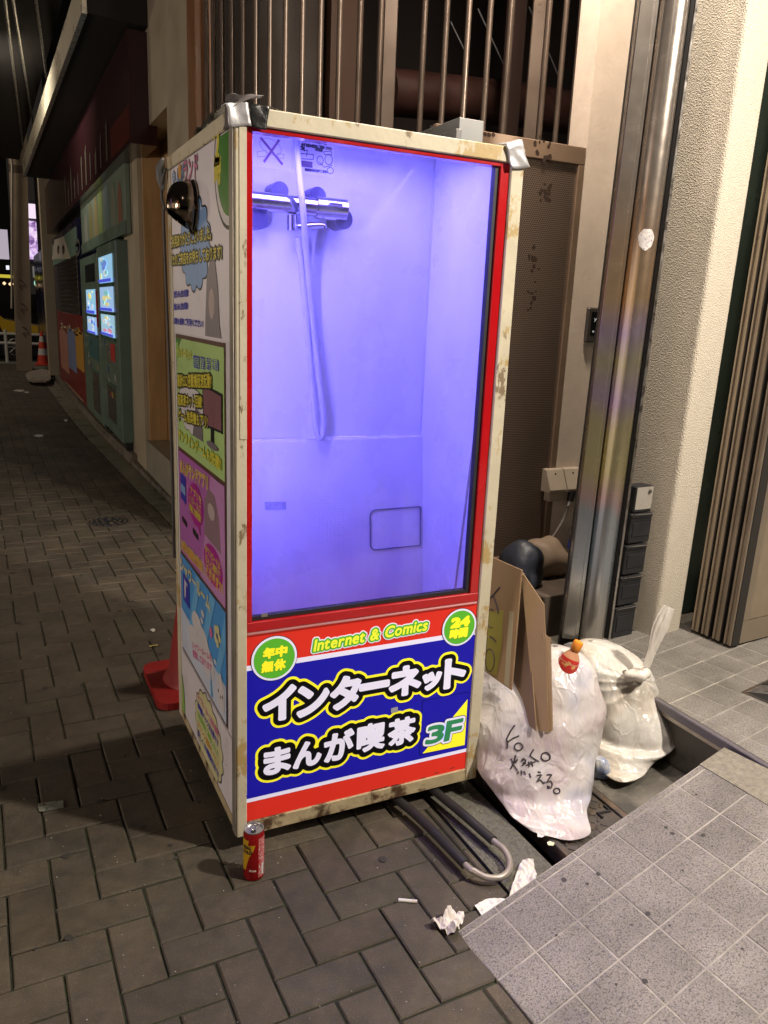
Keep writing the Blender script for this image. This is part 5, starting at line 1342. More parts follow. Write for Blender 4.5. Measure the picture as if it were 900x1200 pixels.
M_bagA = plastic('bag_film', (.62,.59,.58), (.50,.43,.43), (.50,.50,.57), 7)
M_bagB = plastic('bag_film_cream', (.66,.64,.60), (.50,.45,.38), (.64,.63,.60), 8)
gA = (.90, -.12, 0)
bA = thing('rubbish_bag', gA, 'full white translucent rubbish bag with black handwriting leaning on the cabin', 'rubbish bag')
rowsA = [(757, 640, 660, 0.2), (763, 618, 676, 0.185), (775, 590, 689, 0.17), (795, 572, 697, 0.15), (815, 560, 703, 0.13), (832, 553, 706, 0.11), (850, 553, 704, 0.09), (870, 555, 701, 0.07), (890, 558, 698, 0.04), (905, 563, 697, 0.02), (920, 573, 695, 0), (932, 582, 693, -0.028), (945, 592, 689, -0.062), (956, 601, 689, -0.098), (964, 611, 690, -0.12), (970, 621, 691, -0.138), (973, 632, 691, -0.148)]
oA, mA = bag(rowsA, gA, .52, (.98,.10,.55), M_bagA, 'sack', 3, parent=bA, amp=.014)
bag(rowsA[:-3], gA, .46, (.98,.10,.55), contents_mat('rubbish_contents', [(.62,.60,.58),(.50,.46,.44),(.60,.42,.42),(.62,.62,.60),(.34,.38,.52),(.40,.36,.32),(.60,.55,.50)]), 'contents', 31, parent=bA, amp=.020, na=80, nr=70, shrink=.016)
gB = (1.23, .10, 0)
bB = thing('rubbish_bag', gB, 'tied white rubbish bag with a tall twisted handle standing beside the step', 'rubbish bag')
rowsB = [(751, 684, 700, 0.1), (756, 676, 720, 0.089), (765, 673, 738, 0.077), (777, 672, 755, 0.066), (790, 674, 763, 0.055), (803, 676, 768, 0.043), (815, 678, 776, 0.032), (828, 679, 785, 0.021), (842, 681, 792, 0.009), (852, 682, 794, -0.002), (862, 684, 789, -0.042), (875, 688, 772, -0.082), (888, 694, 762, -0.122), (898, 700, 755, -0.162), (905, 706, 747, -0.202), (910, 715, 738, -0.242)]
kB = tuple(onpl(748,792,gB,VF)-VF*.13)
oB, mB_ = bag(rowsB, gB, .85, kB, M_bagB, 'sack', 8, amp=.011, parent=bB)
bag(rowsB[:-3], gB, .83, kB, contents_mat('rubbish_contents_b', [(.60,.57,.50),(.42,.34,.22),(.55,.52,.46),(.36,.40,.36),(.30,.24,.16),(.62,.60,.56)]), 'contents', 32, parent=bB, amp=.018, na=80, nr=70, shrink=.016)
# knot and handle of the second bag
bvB = BVHTree.FromPolygons([Vector(v) for v in mB_.v], mB_.f)
_d = Vector(ray(746,791)).normalized(); _h = bvB.ray_cast(Vector(CAMP), _d)
k0 = _h[0]-_d*.026 if _h[0] is not None else Vector(kB)
M_film2 = mat('bunched_film', (.66,.63,.58), .32, var=.06, vscale=30, bump=.8, bscale=55, bdist=.004, stretch=(1.6,1.6,.35))
kn = MB()
kn.tube(smooth_path([k0+VR*-.030+Vector((0,0,-.004)), k0+VR*-.016-VF*.022+Vector((0,0,.006)), k0+VR*.010-VF*.026+Vector((0,0,.010)), k0+VR*.026-VF*.006+Vector((0,0,.010)), k0+VR*.022+VF*.016, k0-VR*.01+VF*.02+Vector((0,0,-.006)), k0+VR*-.030+VF*.006+Vector((0,0,-.006))],5), [.0165+.003*math.sin(i*.9) for i in range(31)], 12)
kn.build('knot', M_film2, bB, smooth=True)
hh = [onpl(x, y, k0, VF) for x, y in ((757,781),(763,765),(769,748),(775,733),(780,721),(785,711))]
hw = [.017,.020,.028,.034,.030,.022]
V_ = []; F = []; na = 22; HP = smooth_path(hh, 6)
for i, p in enumerate(HP):
    t = i/(len(HP)-1)*(len(hw)-1); k = min(int(t), len(hw)-2); w = lerp(hw[k], hw[k+1], t-k)*.72
    for q in range(na):
        a = 2*math.pi*q/na; off = (VR*1.0+Vector((0,0,-.35))).normalized()*math.cos(a)*w+VF*math.sin(a)*w*.35
        V_.append(p+off+off.normalized()*noise.noise(Vector((math.cos(a)*2.5, math.sin(a)*2.5, p.z*9)))*.006*(1+1.0*(i/len(HP))))
for i in range(len(HP)-1):
    for q in range(na): F.append((i*na+q, i*na+(q+1) % na, (i+1)*na+(q+1) % na, (i+1)*na+q))
MB().add(V_, F).build('handle', M_film2, bB, smooth=True)
# small twist of plastic at the foot of bag B
gC = (1.145, .0, 0)
rowsC = [(888, 697, 708, 0.0), (893, 694, 714, 0.0), (900, 693, 716, 0.0), (907, 695, 714, 0.0), (914, 698, 713, 0.0), (920, 706, 714, 0.0)]
oC, _ = bag(rowsC, tuple(onz(705,918,0)+VF*.03), .8, tuple(onpl(703,885,onz(705,918,0),VF)), plastic('clear_wrap', (.50,.50,.50), (.20,.26,.42), (.62,.60,.56), 14), 'plastic_wrap', 5, amp=.020, na=40, nr=30); tag(oC, 'small crumpled clear plastic wrap at the foot of the two bags', 'plastic wrap')
# handwriting laid on the first bag
bvh = BVHTree.FromPolygons([Vector(v) for v in mA.v], mA.f)
def on_bag(x, y):
    d = Vector(ray(x, y)).normalized(); h = bvh.ray_cast(Vector(CAMP), d)
    return (h[0]-d*.0012) if h[0] is not None else onpl(x, y, gA, VF)
def c4(x, y): return (560+x/5.625, 800+y/5.625)
def circ(x, y, rx, ry, n=14): return [(x+rx*math.cos(2*math.pi*k/n), y+ry*math.sin(2*math.pi*k/n)) for k in range(n+1)]
strokes = [[(243,280),(215,320),(190,370),(195,400),(193,434)], [(195,392),(230,368),(272,350)], circ(268,422,26,25), [(368,440),(352,465),(343,482),(370,500),(402,520)], circ(447,488,30,28),
  [(248,478),(240,520),(215,570)], [(218,500),(235,540),(262,580)], [(262,505),(245,530)], [(225,515),(232,535)], [(288,520),(300,498),(316,510),(308,535),(290,548)], [(296,528),(318,530)], [(318,545),(345,535),(380,520)], [(335,520),(338,556)], [(350,518),(362,552)], [(268,585),(262,600)], [(286,578),(290,606)], [(304,582),(314,606)], [(340,598),(349,626)],
  [(395,588),(414,592)], [(390,612),(420,605),(388,655),(412,640),(436,666),(444,655)], [(455,608),(488,604),(452,660),(480,648),(492,668),(482,694),(460,696),(458,682),(474,686)], circ(520,713,21,18)]
hw_ = MB()
for s_ in strokes:
    pts = []
    for (a, b) in zip(s_, s_[1:]):
        for k in range(3): pts.append(on_bag(*c4(lerp(a[0],b[0],k/3), lerp(a[1],b[1],k/3))))
    pts.append(on_bag(*c4(*s_[-1])))
    hw_.tube(pts, .0021, 6)
hw_.build('handwriting', mat('black_marker', (.03,.022,.03), .5), bA, label='black handwriting YoLO and Japanese characters')
# bottle between the bags
_bp = on_bag(664,784)+VF*.022; b0, b1 = onpl(660,789,_bp,VF), onpl(676,757,_bp,VF); bax = (b1-b0); BL = bax.length; bq = bax.to_track_quat('Z','Y').to_matrix().to_4x4()
bo_ = thing('drink_bottle', tuple(b0), 'small plastic drink bottle with orange cap and red label between the bags', 'bottle')
BMt = Matrix.Translation(b0)@bq
MB().lathe([(.030,-.05),(.031,.045*BL/.1),(.026,.062*BL/.1),(.015,.078*BL/.1),(.0125,.084*BL/.1)], n=24, M=BMt).build('body', mat('tea_bottle', (.55,.28,.16), .15, spec=.6), bo_, smooth=True)
MB().lathe([(.0318,-.04),(.0325,.0),(.0322,.040*BL/.1),(.0270,.060*BL/.1)], n=24, M=BMt, cap=False).build('label', mat('red_label', (.55,.035,.03), .35, col2=(.65,.40,.14), c2scale=45, c2thr=(.56,.60)), bo_, smooth=True)
MB().lathe([(.0145,.085*BL/.1),(.0152,.086*BL/.1),(.0152,.112*BL/.1),(.013,.116*BL/.1)], n=24, M=BMt).build('cap', mat('orange_cap', (.80,.28,.03), .4), bo_, smooth=True)
# flattened cardboard
M_cb = mat('cardboard', (.30,.20,.11), .85, var=.12, vscale=6, bump=.1, bscale=60); M_cb2 = mat('cardboard_dark', (.22,.145,.09), .85, var=.12, vscale=6)
M_cbp = mat('cardboard_print', (.32,.29,.05), .7, var=.2, vscale=4, col2=(.30,.21,.10), c2scale=3, c2thr=(.5,.62)); M_cbe = mat('cardboard_edge', (.20,.13,.07), .95, var=.5, vscale=300)
def sheet(poly, P0, n, th, m, name, lab, cat, edge=None, group=None):
    n = Vector(n).normalized(); pts = [onpl(x, y, P0, n) for x, y in poly]
    b = Vector((sum((p.x for p in pts))/len(pts), sum((p.y for p in pts))/len(pts), min(p.z for p in pts)))
    t = thing(name, tuple(b), lab, cat, group)
    MB().slab(pts, n*th*.3).build('liner', m, t); MB().slab([p+n*(th*.3+.00002) for p in pts], n*(th*.4)).build('flute', M_cbe, t); MB().slab([p+n*(th*.7+.00004) for p in pts], n*th*.3).build('liner', m, t)
    if edge:                                # visible zigzag of the corrugation along one edge
        a, b_ = onpl(*edge[0], P0, n), onpl(*edge[1], P0, n); k = int((b_-a).length/.0035); dd = (b_-a)/k; z = MB(); out = dd.cross(n).normalized()*edge[2]
        pts2 = [a+dd*i+n*(th*(.15 if i % 2 else .85))+out*.0012 for i in range(k+1)]
        z.tube(pts2, .0008, 4); z.build('corrugation', M_cb, t, kind='stuff')
    return t, pts, n
GCB = 'flattened cardboard sheets leaning by the cabin'
nA = Vector((.80,.60,.10)); nA2 = Vector((.62,.78,.05))
def tip(x, y, o=.02): return tuple(on_bag(x, y)-VF*o)
T1 = tip(599,806,.045); nA = Vector((.93,.36,-.22))
t, pts, n_ = sheet([(577,653),(611,668),(606,730),(599,809),(568.5,787),(572,730)], T1, nA, .006, M_cb, 'cardboard_sheet', 'cardboard sheet with a handwritten line, frontmost against the cabin post', 'cardboard', ((611,668),(599,809),1), GCB)
pr_ = [onpl(x, y, T1, n_) for x, y in ((573,717),(590,715),(588,757),(582,792),(569.5,786))]
MB().slab([p-n_*.0008 for p in pr_], n_*.0006).build('yellow_print', M_cbp, t)
MB().slab([onpl(x, y, T1, n_)-n_*.0008 for x, y in ((597,716),(602,717),(596,806),(591,801))], n_*.0006).build('tape', mat('pale_tape', (.34,.30,.20), .5), t)
w_ = MB()
def k5(x, y): return (560+x/5.625, 650+y/5.625)
for s_ in ([(70,300),(105,262),(145,215)], [(100,265),(125,330),(138,390)], circ(88,420,26,62,16)[3:15], [(80,540),(100,550),(122,575)], circ(80,695,30,75,16)):
    w_.tube([onpl(*k5(*p), T1, n_)-n_*.0011 for p in s_], .0013 if len(s_) > 3 else .0024, 5)
w_.build('handwriting', mat('black_marker', (.03,.022,.03), .5), t)
T2 = tip(626,852,.014)
sheet([(608,668),(613,672),(617,700),(628,857),(607,838),(571,795),(576,700)], T2, Vector((.975,.22,-.20)), .005, M_cb2, 'cardboard_sheet', 'dark brown cardboard sheet behind the one with the handwritten line', 'cardboard', ((613,672),(628,857),1), GCB)
T3 = tip(640,852,.016)
sheet([(611,672),(615,675),(637,708),(640,757),(642,858),(628,856),(617,740)], T3, Vector((.80,.60,-.22)), .006, M_cb, 'cardboard_sheet', 'cardboard sheet with a lower fold line, second from the right', 'cardboard', ((637,708),(642,858),1), GCB)
sheet([(636,742),(645,748),(647.5,856),(640,859)], tip(645,852,.008), Vector((.6,.8,-.22)), .007, M_cb, 'cardboard_sheet', 'narrow golden cardboard strip, rightmost and shortest of the sheets', 'cardboard', ((645,748),(647.5,856),1), GCB)
# lumps on the stone ledge
def lump(c, rx, ry, rz, m, name, lab, cat, rot=0, amp=.012, seed=1):
    V_ = []; F = []; na, nr = 36, 20
    for i in range(nr+1):
        ph = -math.pi/2+math.pi*i/nr
        for q in range(na):
            a = 2*math.pi*q/na; cc = abs(math.cos(ph))**.75; p = Vector((rx*cc*math.cos(a), ry*cc*math.sin(a), rz*(abs(math.sin(ph))**.9)*(1 if ph > 0 else -1)))
            p += p.normalized()*amp*noise.noise(p*9+Vector((seed*3,0,0)))
            p = Matrix.Rotation(rot, 3, 'Y')@p; v = p+Vector(c); v.z = max(v.z, c[2]-rz*.86); V_.append(v)
    for i in range(nr):
        for q in range(na): F.append((i*na+q, i*na+(q+1) % na, (i+1)*na+(q+1) % na, (i+1)*na+q))
    return tag(MB().add(V_, F).build(name, m, smooth=True, loc=c), lab, cat)
lump((1.85,1.17,.285), .105, .085, .10, mat('beige_bundle', (.30,.23,.17), .6, var=.15, vscale=8, bump=.15, bscale=20), 'cloth_bundle', 'rounded beige bundle on the stone ledge under the outlet box', 'bundle', .15, .04)
lump((1.655,1.07,.285), .105, .085, .105, mat('navy_plastic', (.016,.019,.030), .48, bump=.6, bscale=16, bdist=.01), 'plastic_bundle', 'dark navy plastic wrapped bundle on the ledge beside the cardboard', 'bundle', .3, .05, 2)
# rubble between ledge and column
lump((1.48,.74,.05), .09, .07, .055, mat('grey_rubble', (.10,.09,.075), .9, bump=1, bscale=60), 'stone_lump', 'grey brown stone lump on the ground behind the bags', 'stone', 0, .03, 5)
lump((1.155,.42,.42), .035, .02, .03, mat('white_scrap', (.6,.6,.62), .6), 'paper_scrap', 'white scrap poking up behind the cardboard sheets', 'paper scrap', 0, .03, 6)
# outlet box with its cable on the recess wall
WY = PY+.003
ob = thing('outlet_box', tuple(ony(655,575,WY)), 'beige double weatherproof outlet box with a grey cable plugged in', 'outlet box')
M_obx = mat('beige_plastic', (.46,.40,.32), .5, var=.08, vscale=12, bump=.1, bscale=40)
A_ = ony(634,554,WY-.07); a0, a1 = ony(636,585,WY-.01), ony(681,592,WY-.01)
tp0, tp1 = ony(640,553,WY-.03), ony(679,560,WY-.03)
xm = (tp0.x+tp1.x)/2
for (xa3, xb3) in ((tp0.x, xm-.003), (xm+.003, tp1.x)):
    zt_ = tp0.z; prof = [(WY,zt_+.012),(WY-.03,zt_+.008),(WY-.075,zt_-.085),(WY-.07,zt_-.10),(WY,zt_-.10)]
    MB().slab([(xa3,y,z) for y,z in prof], (xb3-xa3,0,0)).build('cover', M_obx, ob)
    xc = (xa3+xb3)/2; MB().tube([(xc,WY-.0375,zt_-.012),(xc,WY-.040,zt_-.010)], .005, 10).build('screw', M_black, ob)
MB().box((tp0.x+.02,WY-.045,zt_-.150),(tp1.x-.005,WY,zt_-.1005),.004).build('back_plate', M_obx, ob)
pc = Vector(((xm+tp1.x)/2-.01, WY-.062, zt_-.115))
MB().tube([pc+Vector((0,0,.02)), pc+Vector((-.008,0,-.035))], [.021,.017], 16).build('plug', M_black, ob, smooth=True)
MB().tube([pc+Vector((-.010,0,-.037)), pc+Vector((-.020,-.002,-.060))], .013, 12).build('gland', M_steel, ob, smooth=True)
e_ = ony(628,655,1.16)
MB().tube(smooth_path([pc+Vector((-.020,-.002,-.060)), pc+Vector((-.05,-.01,-.13)), (pc+Vector((-.05,-.01,-.13))).lerp(e_,.55)+Vector((.01,0,0)), e_, e_+Vector((-.02,-.01,-.10))], 6), .0065, 8).build('cable', mat('grey_cable', (.17,.15,.14), .5), ob, smooth=True)
vv = thing('water_tap', tuple(ony(668,628,WY)), 'small tap with a blue handle on the pinkish wall by the column', 'tap')
v0 = ony(668,622,WY-.03); MB().tube([(v0.x+.03,WY,v0.z),(v0.x,WY-.03,v0.z),(v0.x-.02,WY-.05,v0.z)], .011, 12).build('body', M_steel, vv, smooth=True)
MB().tube([(v0.x+.012,WY-.055,v0.z-.02),(v0.x-.004,WY-.06,v0.z-.055),(v0.x-.022,WY-.06,v0.z-.085)], [.016,.020,.009], 12).build('handle', mat('blue_handle', (.02,.035,.30), .4), vv, smooth=True)
# intercom
ic = thing('intercom', tuple(ony(698,380,WY)), 'dark grey intercom panel with small black screen on the plaster wall', 'intercom')
i0, i1 = ony(690,360,WY-.02), ony(716,402,WY-.02)
MB().box((i0.x,WY-.022,i1.z),(i1.x,WY,i0.z),.006).build('body', mat('intercom_grey', (.065,.055,.05), .45), ic)
MB().box((i0.x+.022,WY-.0232,i1.z+.035),(i1.x-.012,WY-.0222,i0.z-.02)).build('screen', mat('black_glass', (.006,.006,.007), .1), ic)
for k in (0,1): MB().box((i0.x+.034+k*.026,WY-.0240,i1.z+.048),(i0.x+.044+k*.026,WY-.0234,i1.z+.056)).build('button', mat('lit_key', (.3,.3,.32), .4, emit=(.8,.85,.9), es=.35), ic)
MB().tube([(i0.x+.038,WY-.0238,i0.z-.05),(i0.x+.045,WY-.0238,i0.z-.058),(i0.x+.040,WY-.0238,i0.z-.066),(i0.x+.052,WY-.0238,i0.z-.05)], .0016, 4).build('symbol', mat('lit_key', (.3,.3,.32), .4), ic)

# can
can = thing('drink_can', (.016,-.094,0), 'red and yellow slim drink can standing at the cabin corner', 'can')
cr_, ch_ = .0262, .138
M_can = mat('can_red', (.38,.010,.012), .25, .5, var=.08, vscale=30)
MB().lathe([(.022,.0),(.0245,.002),(cr_,.007),(cr_,ch_-.014),(.0235,ch_-.004)], c=(.016,-.094,0), n=40, cap=False).build('body', M_can, can, smooth=True)
MB().lathe([(.0235,ch_-.0038),(.0247,ch_-.002),(.0247,ch_),(.0232,ch_),(.0222,ch_-.005),(.0005,ch_-.0048)], c=(.016,-.094,0), n=40, cap=False).build('lid', mat('can_lid', (.62,.60,.58), .28, .9), can, smooth=True)
ca = math.atan2(CAMP[1]+.094, CAMP[0]-.016)
def canpt(s, z, o=.0004): a = ca+s/cr_; return Vector((.016+(cr_+o)*math.cos(a), -.094+(cr_+o)*math.sin(a), z))
def candecal(E_, grow, cell, off, m, nm):
    vs, fs = field_mesh(np.asarray(E_), grow, cell, merge=False); MB().add([canpt(x, y, off) for x, y in vs], fs).build(nm, m, can, fixn=False)
M_cy = mat('can_yellow', (.70,.42,.02), .3, .4); M_ck = mat('can_black', (.015,.012,.012), .4); M_cp = mat('can_print', (.60,.40,.40), .5, col2=(.40,.03,.03), c2scale=330, c2thr=(.45,.5))
candecal(edges_poly([(-.040,.118),(-.012,.118),(-.016,.104),(.004,.106),(-.002,.088),(-.012,.070),(-.018,.050),(-.022,.032),(-.040,.028)]), 0, .0012, .0003, M_cy, 'yellow_area')
candecal(edges_line('REAL', -.030, .093, .013, width=.024), .0008, .0005, .0006, M_ck, 'lettering')
candecal(edges_line('GOLD', -.032, .080, .013, width=.028), .0008, .0005, .0006, M_ck, 'lettering')
candecal(edges_poly([(.012,.012),(.034,.012),(.034,.122),(.012,.122)]), 0, .002, .0003, M_cp, 'small_print')
candecal(edges_poly([(.021,.016),(.031,.016),(.031,.048),(.021,.048)]), 0, .002, .0006, mat('barcode', (.6,.6,.6), .5, col2=(.1,.1,.1), c2scale=200, c2thr=(.5,.52), stretch=(1,1,.05)), 'barcode')
candecal(edges_line('果汁10%', -.012, .030, .0065, width=.018), .0003, .0004, .0005, mat('can_white', (.7,.55,.5), .5), 'lettering')
hv = Vector((.016,-.094,ch_-.0044)); dv_ = Vector((-.4,-.9,0)).normalized()
MB().add([tuple(hv+Vector((0,0,.0004))+dv_*.009+Vector((.007*math.cos(a), .0055*math.sin(a), 0))) for a in [2*math.pi*k/16 for k in range(16)]], [tuple(range(16))]).build('opening', M_black, can)
tabp = [hv+Vector((0,0,.0014))-dv_*.006+(dv_*math.cos(a)*.010+Vector((-dv_.y,dv_.x,0))*math.sin(a)*.0065) for a in [2*math.pi*k/14 for k in range(14)]]
MB().tube(tabp, .0011, 6, closed=True).build('tab', mat('can_tab', (.7,.68,.64), .25, .9), can)

# trolley handle sticking out from under the cabin
th_ = thing('trolley_handle', (.57,-.15,.0), 'grey bent tube handle with black foam grips sticking out under the cabin', 'handle')
zt_ = .030
pa = [(.44,.25,zt_),(.470,.06,zt_),(.497,-.09,zt_),tuple(onz(545,1013,zt_)),tuple(onz(556,1021,zt_)),tuple(onz(570,1028,zt_-.006)),tuple(onz(586,1028,zt_-.008)),tuple(onz(596,1020,zt_-.006)),tuple(onz(597,1008,zt_-.004)),tuple(onz(590,995,zt_)),tuple(onz(578,985,zt_)),(.617,-.10,zt_),(.600,.02,zt_),(.58,.25,zt_)]
PTH = smooth_path(pa, 6)
MB().tube(PTH, .0085, 12).build('tube', mat('grey_tube', (.30,.27,.24), .4, .4), th_, smooth=True)
MB().tube(smooth_path(pa[:4],6), .0130, 14).build('grip', M_black, th_, smooth=True); MB().tube(smooth_path(pa[10:],6), .0130, 14).build('grip', M_black, th_, smooth=True)

# litter
def crumple(poly, th, amp, m, name, lab, cat, z=.002, seed=1, fx_=22):
    pts = [onz(x, y, z) for x, y in poly]; O = pts[0]
    E_ = edges_poly([(p.x, p.y) for p in pts]); big_ = max(max(q.x for q in pts)-min(q.x for q in pts), max(q.y for q in pts)-min(q.y for q in pts)); vs, fs = field_mesh(E_, 0, max(.0025, big_/40), merge=False)
    v3 = []
    for x, y in vs:
        h = abs(noise.noise(Vector((x*fx_, y*fx_, seed))))*amp+abs(noise.noise(Vector((x*fx_*3, y*fx_*3, seed+9))))*amp*.5
        v3.append((x, y, z+.001+h))
    o = MB().add(v3, fs).build(name, m, fixn=False); md = o.modifiers.new('thick','SOLIDIFY'); md.thickness = th; md.offset = 1
    return tag(o, lab, cat)
M_tis = mat('tissue', (.66,.62,.57), .85, bump=.6, bscale=40, bdist=.004)
crumple([(504,1083),(511,1080),(518,1082),(523,1077),(524,1070),(530,1069),(533,1073),(543,1071),(544,1078),(541,1085),(537,1089),(538,1095),(532,1100),(524,1097),(517,1091),(509,1090)], .001, .035, M_tis, 'tissue', 'crumpled white tissue at the corner of the ramp', 'tissue', seed=3, fx_=30)
crumple([(556,1062),(568,1055),(580,1053),(592,1055),(592,1062),(567,1077)], .0006, .006, mat('receipt', (.62,.62,.58), .7, col2=(.45,.45,.44), c2scale=60, c2thr=(.55,.6)), 'receipt', 'flat white printed paper half under the ramp edge', 'paper', seed=4)
o = crumple([(596,1056),(600,1040),(607,1020),(614,1010),(624,1012),(629,1030),(626,1038),(612,1047)], .0006, .022, mat('wrapper', (.60,.57,.53), .5, col2=(.60,.18,.05), c2scale=11, c2thr=(.585,.60)), 'paper_wrapper', 'white paper wrapper with an orange patch beside the ramp edge', 'wrapper', seed=5)
c0_, c1_ = onz(467,1054.5,.0055), onz(489,1056.5,.0055)
cg = thing('cigarette_butt', tuple(c0_), 'white cigarette end lying on the pavers before the cabin', 'cigarette')
MB().tube([c0_, c0_.lerp(c1_,.72)], .0042, 10).build('paper', mat('cig_paper', (.62,.61,.58), .8), cg, smooth=True); MB().tube([c0_.lerp(c1_,.725), c1_], .0043, 10).build('filter', mat('cig_filter', (.58,.54,.44), .8), cg, smooth=True)
crumple([(629,977),(636,975),(639,981),(634,984),(630,983)], .0008, .012, M_tis, 'paper_scrap', 'white scrap on the iron cover beside the marked bag', 'paper scrap', z=.004, seed=7)
crumple([(641,988),(645,987),(650,989),(648,992),(642,991)], .0008, .006, mat('yellow_scrap', (.60,.56,.40), .6), 'shell_scrap', 'tiny yellowish scrap on the iron cover below the marked bag', 'scrap', z=.004, seed=8)
crumple([(44,943),(58,940),(74,939),(75,947),(60,950),(46,952)], .0006, .003, mat('dirty_card', (.20,.21,.17), .6, col2=(.08,.09,.07), c2scale=60), 'paper_strip', 'flat grey green strip on the pavers far left of the cabin', 'paper strip', seed=9)
for (x, y, w, h, lab, nm) in ((179,739,3,2,'small white fleck on the dark pavers left of the cone','paper_scrap'), (180,757,5,1.2,'thin yellowish matchstick on the pavers left of the cone','matchstick'), (45,511,6,1.6,'white flattened scrap on the pavers mid distance','paper_scrap'), (22,458,7,1.4,'long white scrap on the far pavers','paper_scrap'), (77,493,2.2,1.6,'tiny white scrap near the vending machine kerb','paper_scrap'),(31,460,3,1.2,'short white scrap beside the long one on the far pavers','paper_scrap')):
    crumple([(x-w,y),(x-w*.3,y-h),(x+w*.8,y-h*.8),(x+w,y+h*.3),(x+w*.2,y+h)] if nm != 'matchstick' else [(x-w,y+.8),(x+w,y-1.2),(x+w,y-.2),(x-w,y+1.8)], .001, .004, mat('fleck', (.55,.55,.52), .7) if nm != 'matchstick' else mat('match', (.5,.42,.12), .7), nm, lab, 'matchstick' if nm == 'matchstick' else 'paper scrap', seed=x)
# manhole in the pavement
mh = thing('round_cover', tuple(onz(127,611,0)), 'round patterned iron cover in the dark pavement left of the cabin', 'manhole cover')
mc = onz(127,611.5,0); mr_ = .135
MB().lathe([(mr_*.90,-.03),(mr_*.90,.0022)], c=tuple(mc), n=40).build('lid', mat('dark_iron', (.022,.021,.020), .45, .4, var=.3), mh)
MB().lathe([(mr_,-.03),(mr_,.0030),(mr_*.92,.0030),(mr_*.92,-.03)], c=tuple(mc), n=40, cap=False).build('frame', M_iron, mh)
pt = MB()
for rr in (.3,.55,.78):
    for k in range(int(6*rr*3)):
        a = 2*math.pi*k/int(6*rr*3); pt.box((-.013,-.007,0),(.013,.007,.004),.002,M=Matrix.Translation((mc.x+mr_*rr*math.cos(a), mc.y+mr_*rr*math.sin(a), .0018))@Matrix.Rotation(a+1.57,4,'Z'))
pt.build('pattern', M_iron, mh, kind='stuff')
# traffic cone behind the cabin
tc_ = thing('traffic_cone', (.135,1.015,0), 'red traffic cone on a square base standing behind the left side of the cabin', 'traffic cone')
M_cone = mat('cone_red', (.24,.010,.010), .5, var=.15, vscale=8, col2=(.30,.08,.06), c2scale=6, c2thr=(.60,.75))
cb_ = MB(); s_ = .185
pts = []
for (cx, cy, a0) in ((s_-.05,s_-.05,0),(-s_+.05,s_-.05,90),(-s_+.05,-s_+.05,180),(s_-.05,-s_+.05,270)):
    for k in range(5): a = math.radians(a0+22.5*k); pts.append((.135+cx+.05*math.cos(a), 1.015+cy+.05*math.sin(a)))
cb_.prism(pts, .002, .028); cb_.build('base', M_cone, tc_)
MB().lathe([(.135,.0285),(.128,.045),(.115,.058),(.030,.66),(.022,.70)], c=(.135,1.015,0), n=36).build('cone', M_cone, tc_, smooth=True)

# ================================================================== STREET AT THE LEFT, FAR END
# vending machines
M_teal = mat('teal_paint', (.105,.165,.135), .40, var=.12, vscale=6, coat=.2); M_teald = mat('teal_dark', (.055,.11,.085), .4); M_tgl = mat('dark_window', (.02,.025,.03), .12)
def disp(parent, x, ya, yb, za, zb, seed):
    rn2 = random.Random(seed); d = MB().box((x-.006,ya,za),(x,yb,zb),.002).build('display', mat('display_lit%d' % seed, (.3,.45,.6), .3, emit=((.30,.60,.85),(.35,.55,.85),(.35,.60,.75))[seed % 3], es=.75), parent)
    FRV = (Vector((x-.006,0,0)), Vector((0,-1,0)), Vector((0,0,1)), Vector((-1,0,0)))
    for k in range(9):
        w = (yb-ya)*rn2.uniform(.10,.30); h = (zb-za)*rn2.uniform(.06,.22); cy = rn2.uniform(ya+w, yb-w); cz2 = rn2.uniform(za+h, zb-h)
        c = rn2.choice([(.9,.95,1),(.9,.4,.6),(.2,.35,.9),(.95,.9,.4),(.85,.9,.95),(.3,.75,.8)])
        polydecal('picture', ellipse(-cy, cz2, w*.6, h*.6, 10), FRV, .001+.0006*k, mat('pic%.2f%.2f%.2f' % c, c, .5, emit=c, es=.45), d)
    polydecal('picture', [(-yb+.02,za+.005),(-ya-.02,za+.005),(-ya-.02,za+(zb-za)*.14),(-yb+.02,za+(zb-za)*.14)], FRV, .010, mat('pic_blue', (.08,.1,.8), .5, emit=(.08,.1,.8), es=.6), d)
    MB().box((x-.012,ya-.02,za-.03),(x-.001,yb+.02,za-.004),.002).build('shelf', mat('green_strip', (.03,.10,.05), .4), parent)
VX = .50
def vY(px): return float(onx(px, 400, VX).y)
def vZ(px, py): return float(onx(px, py, VX).z)
vy0, vy1, vy2 = vY(139), vY(117.5), vY(98)
vends = []
for (ya, yb, lab) in ((vy0, vy1-.01, 'nearer teal capsule vending machine with three lit display windows'), (vy1+.01, vy2, 'farther teal vending machine with two small lit windows behind the nearer one')):
    v_ = thing('vending_machine', (VX+.2,(ya+yb)/2,.095), lab, 'vending machine', 'teal vending machines on the kerb')
    MB().box((VX,ya,.17 if ya == vy0 else .13),(VX+.42,yb,1.915 if ya == vy0 else 1.87),.012).build('body', M_teal, v_)
    MB().box((VX+.04,ya+.05,.096),(VX+.36,ya+.16,.169)).box((VX+.04,yb-.16,.096),(VX+.36,yb-.05,.129)).build('foot', M_black, v_)
    vends.append(v_)
ya_, yb_ = vY(136.0), vY(120.0)
for k, (t0, t1) in enumerate(((298,331),(336,365),(369,394))):
    zc1, zc0 = vZ(128,t0), vZ(128,t1); disp(vends[0], VX-.002, ya_+.03, yb_-.03, zc0, zc1, k)
yc_, yd_ = vY(115.0), vY(104.0)
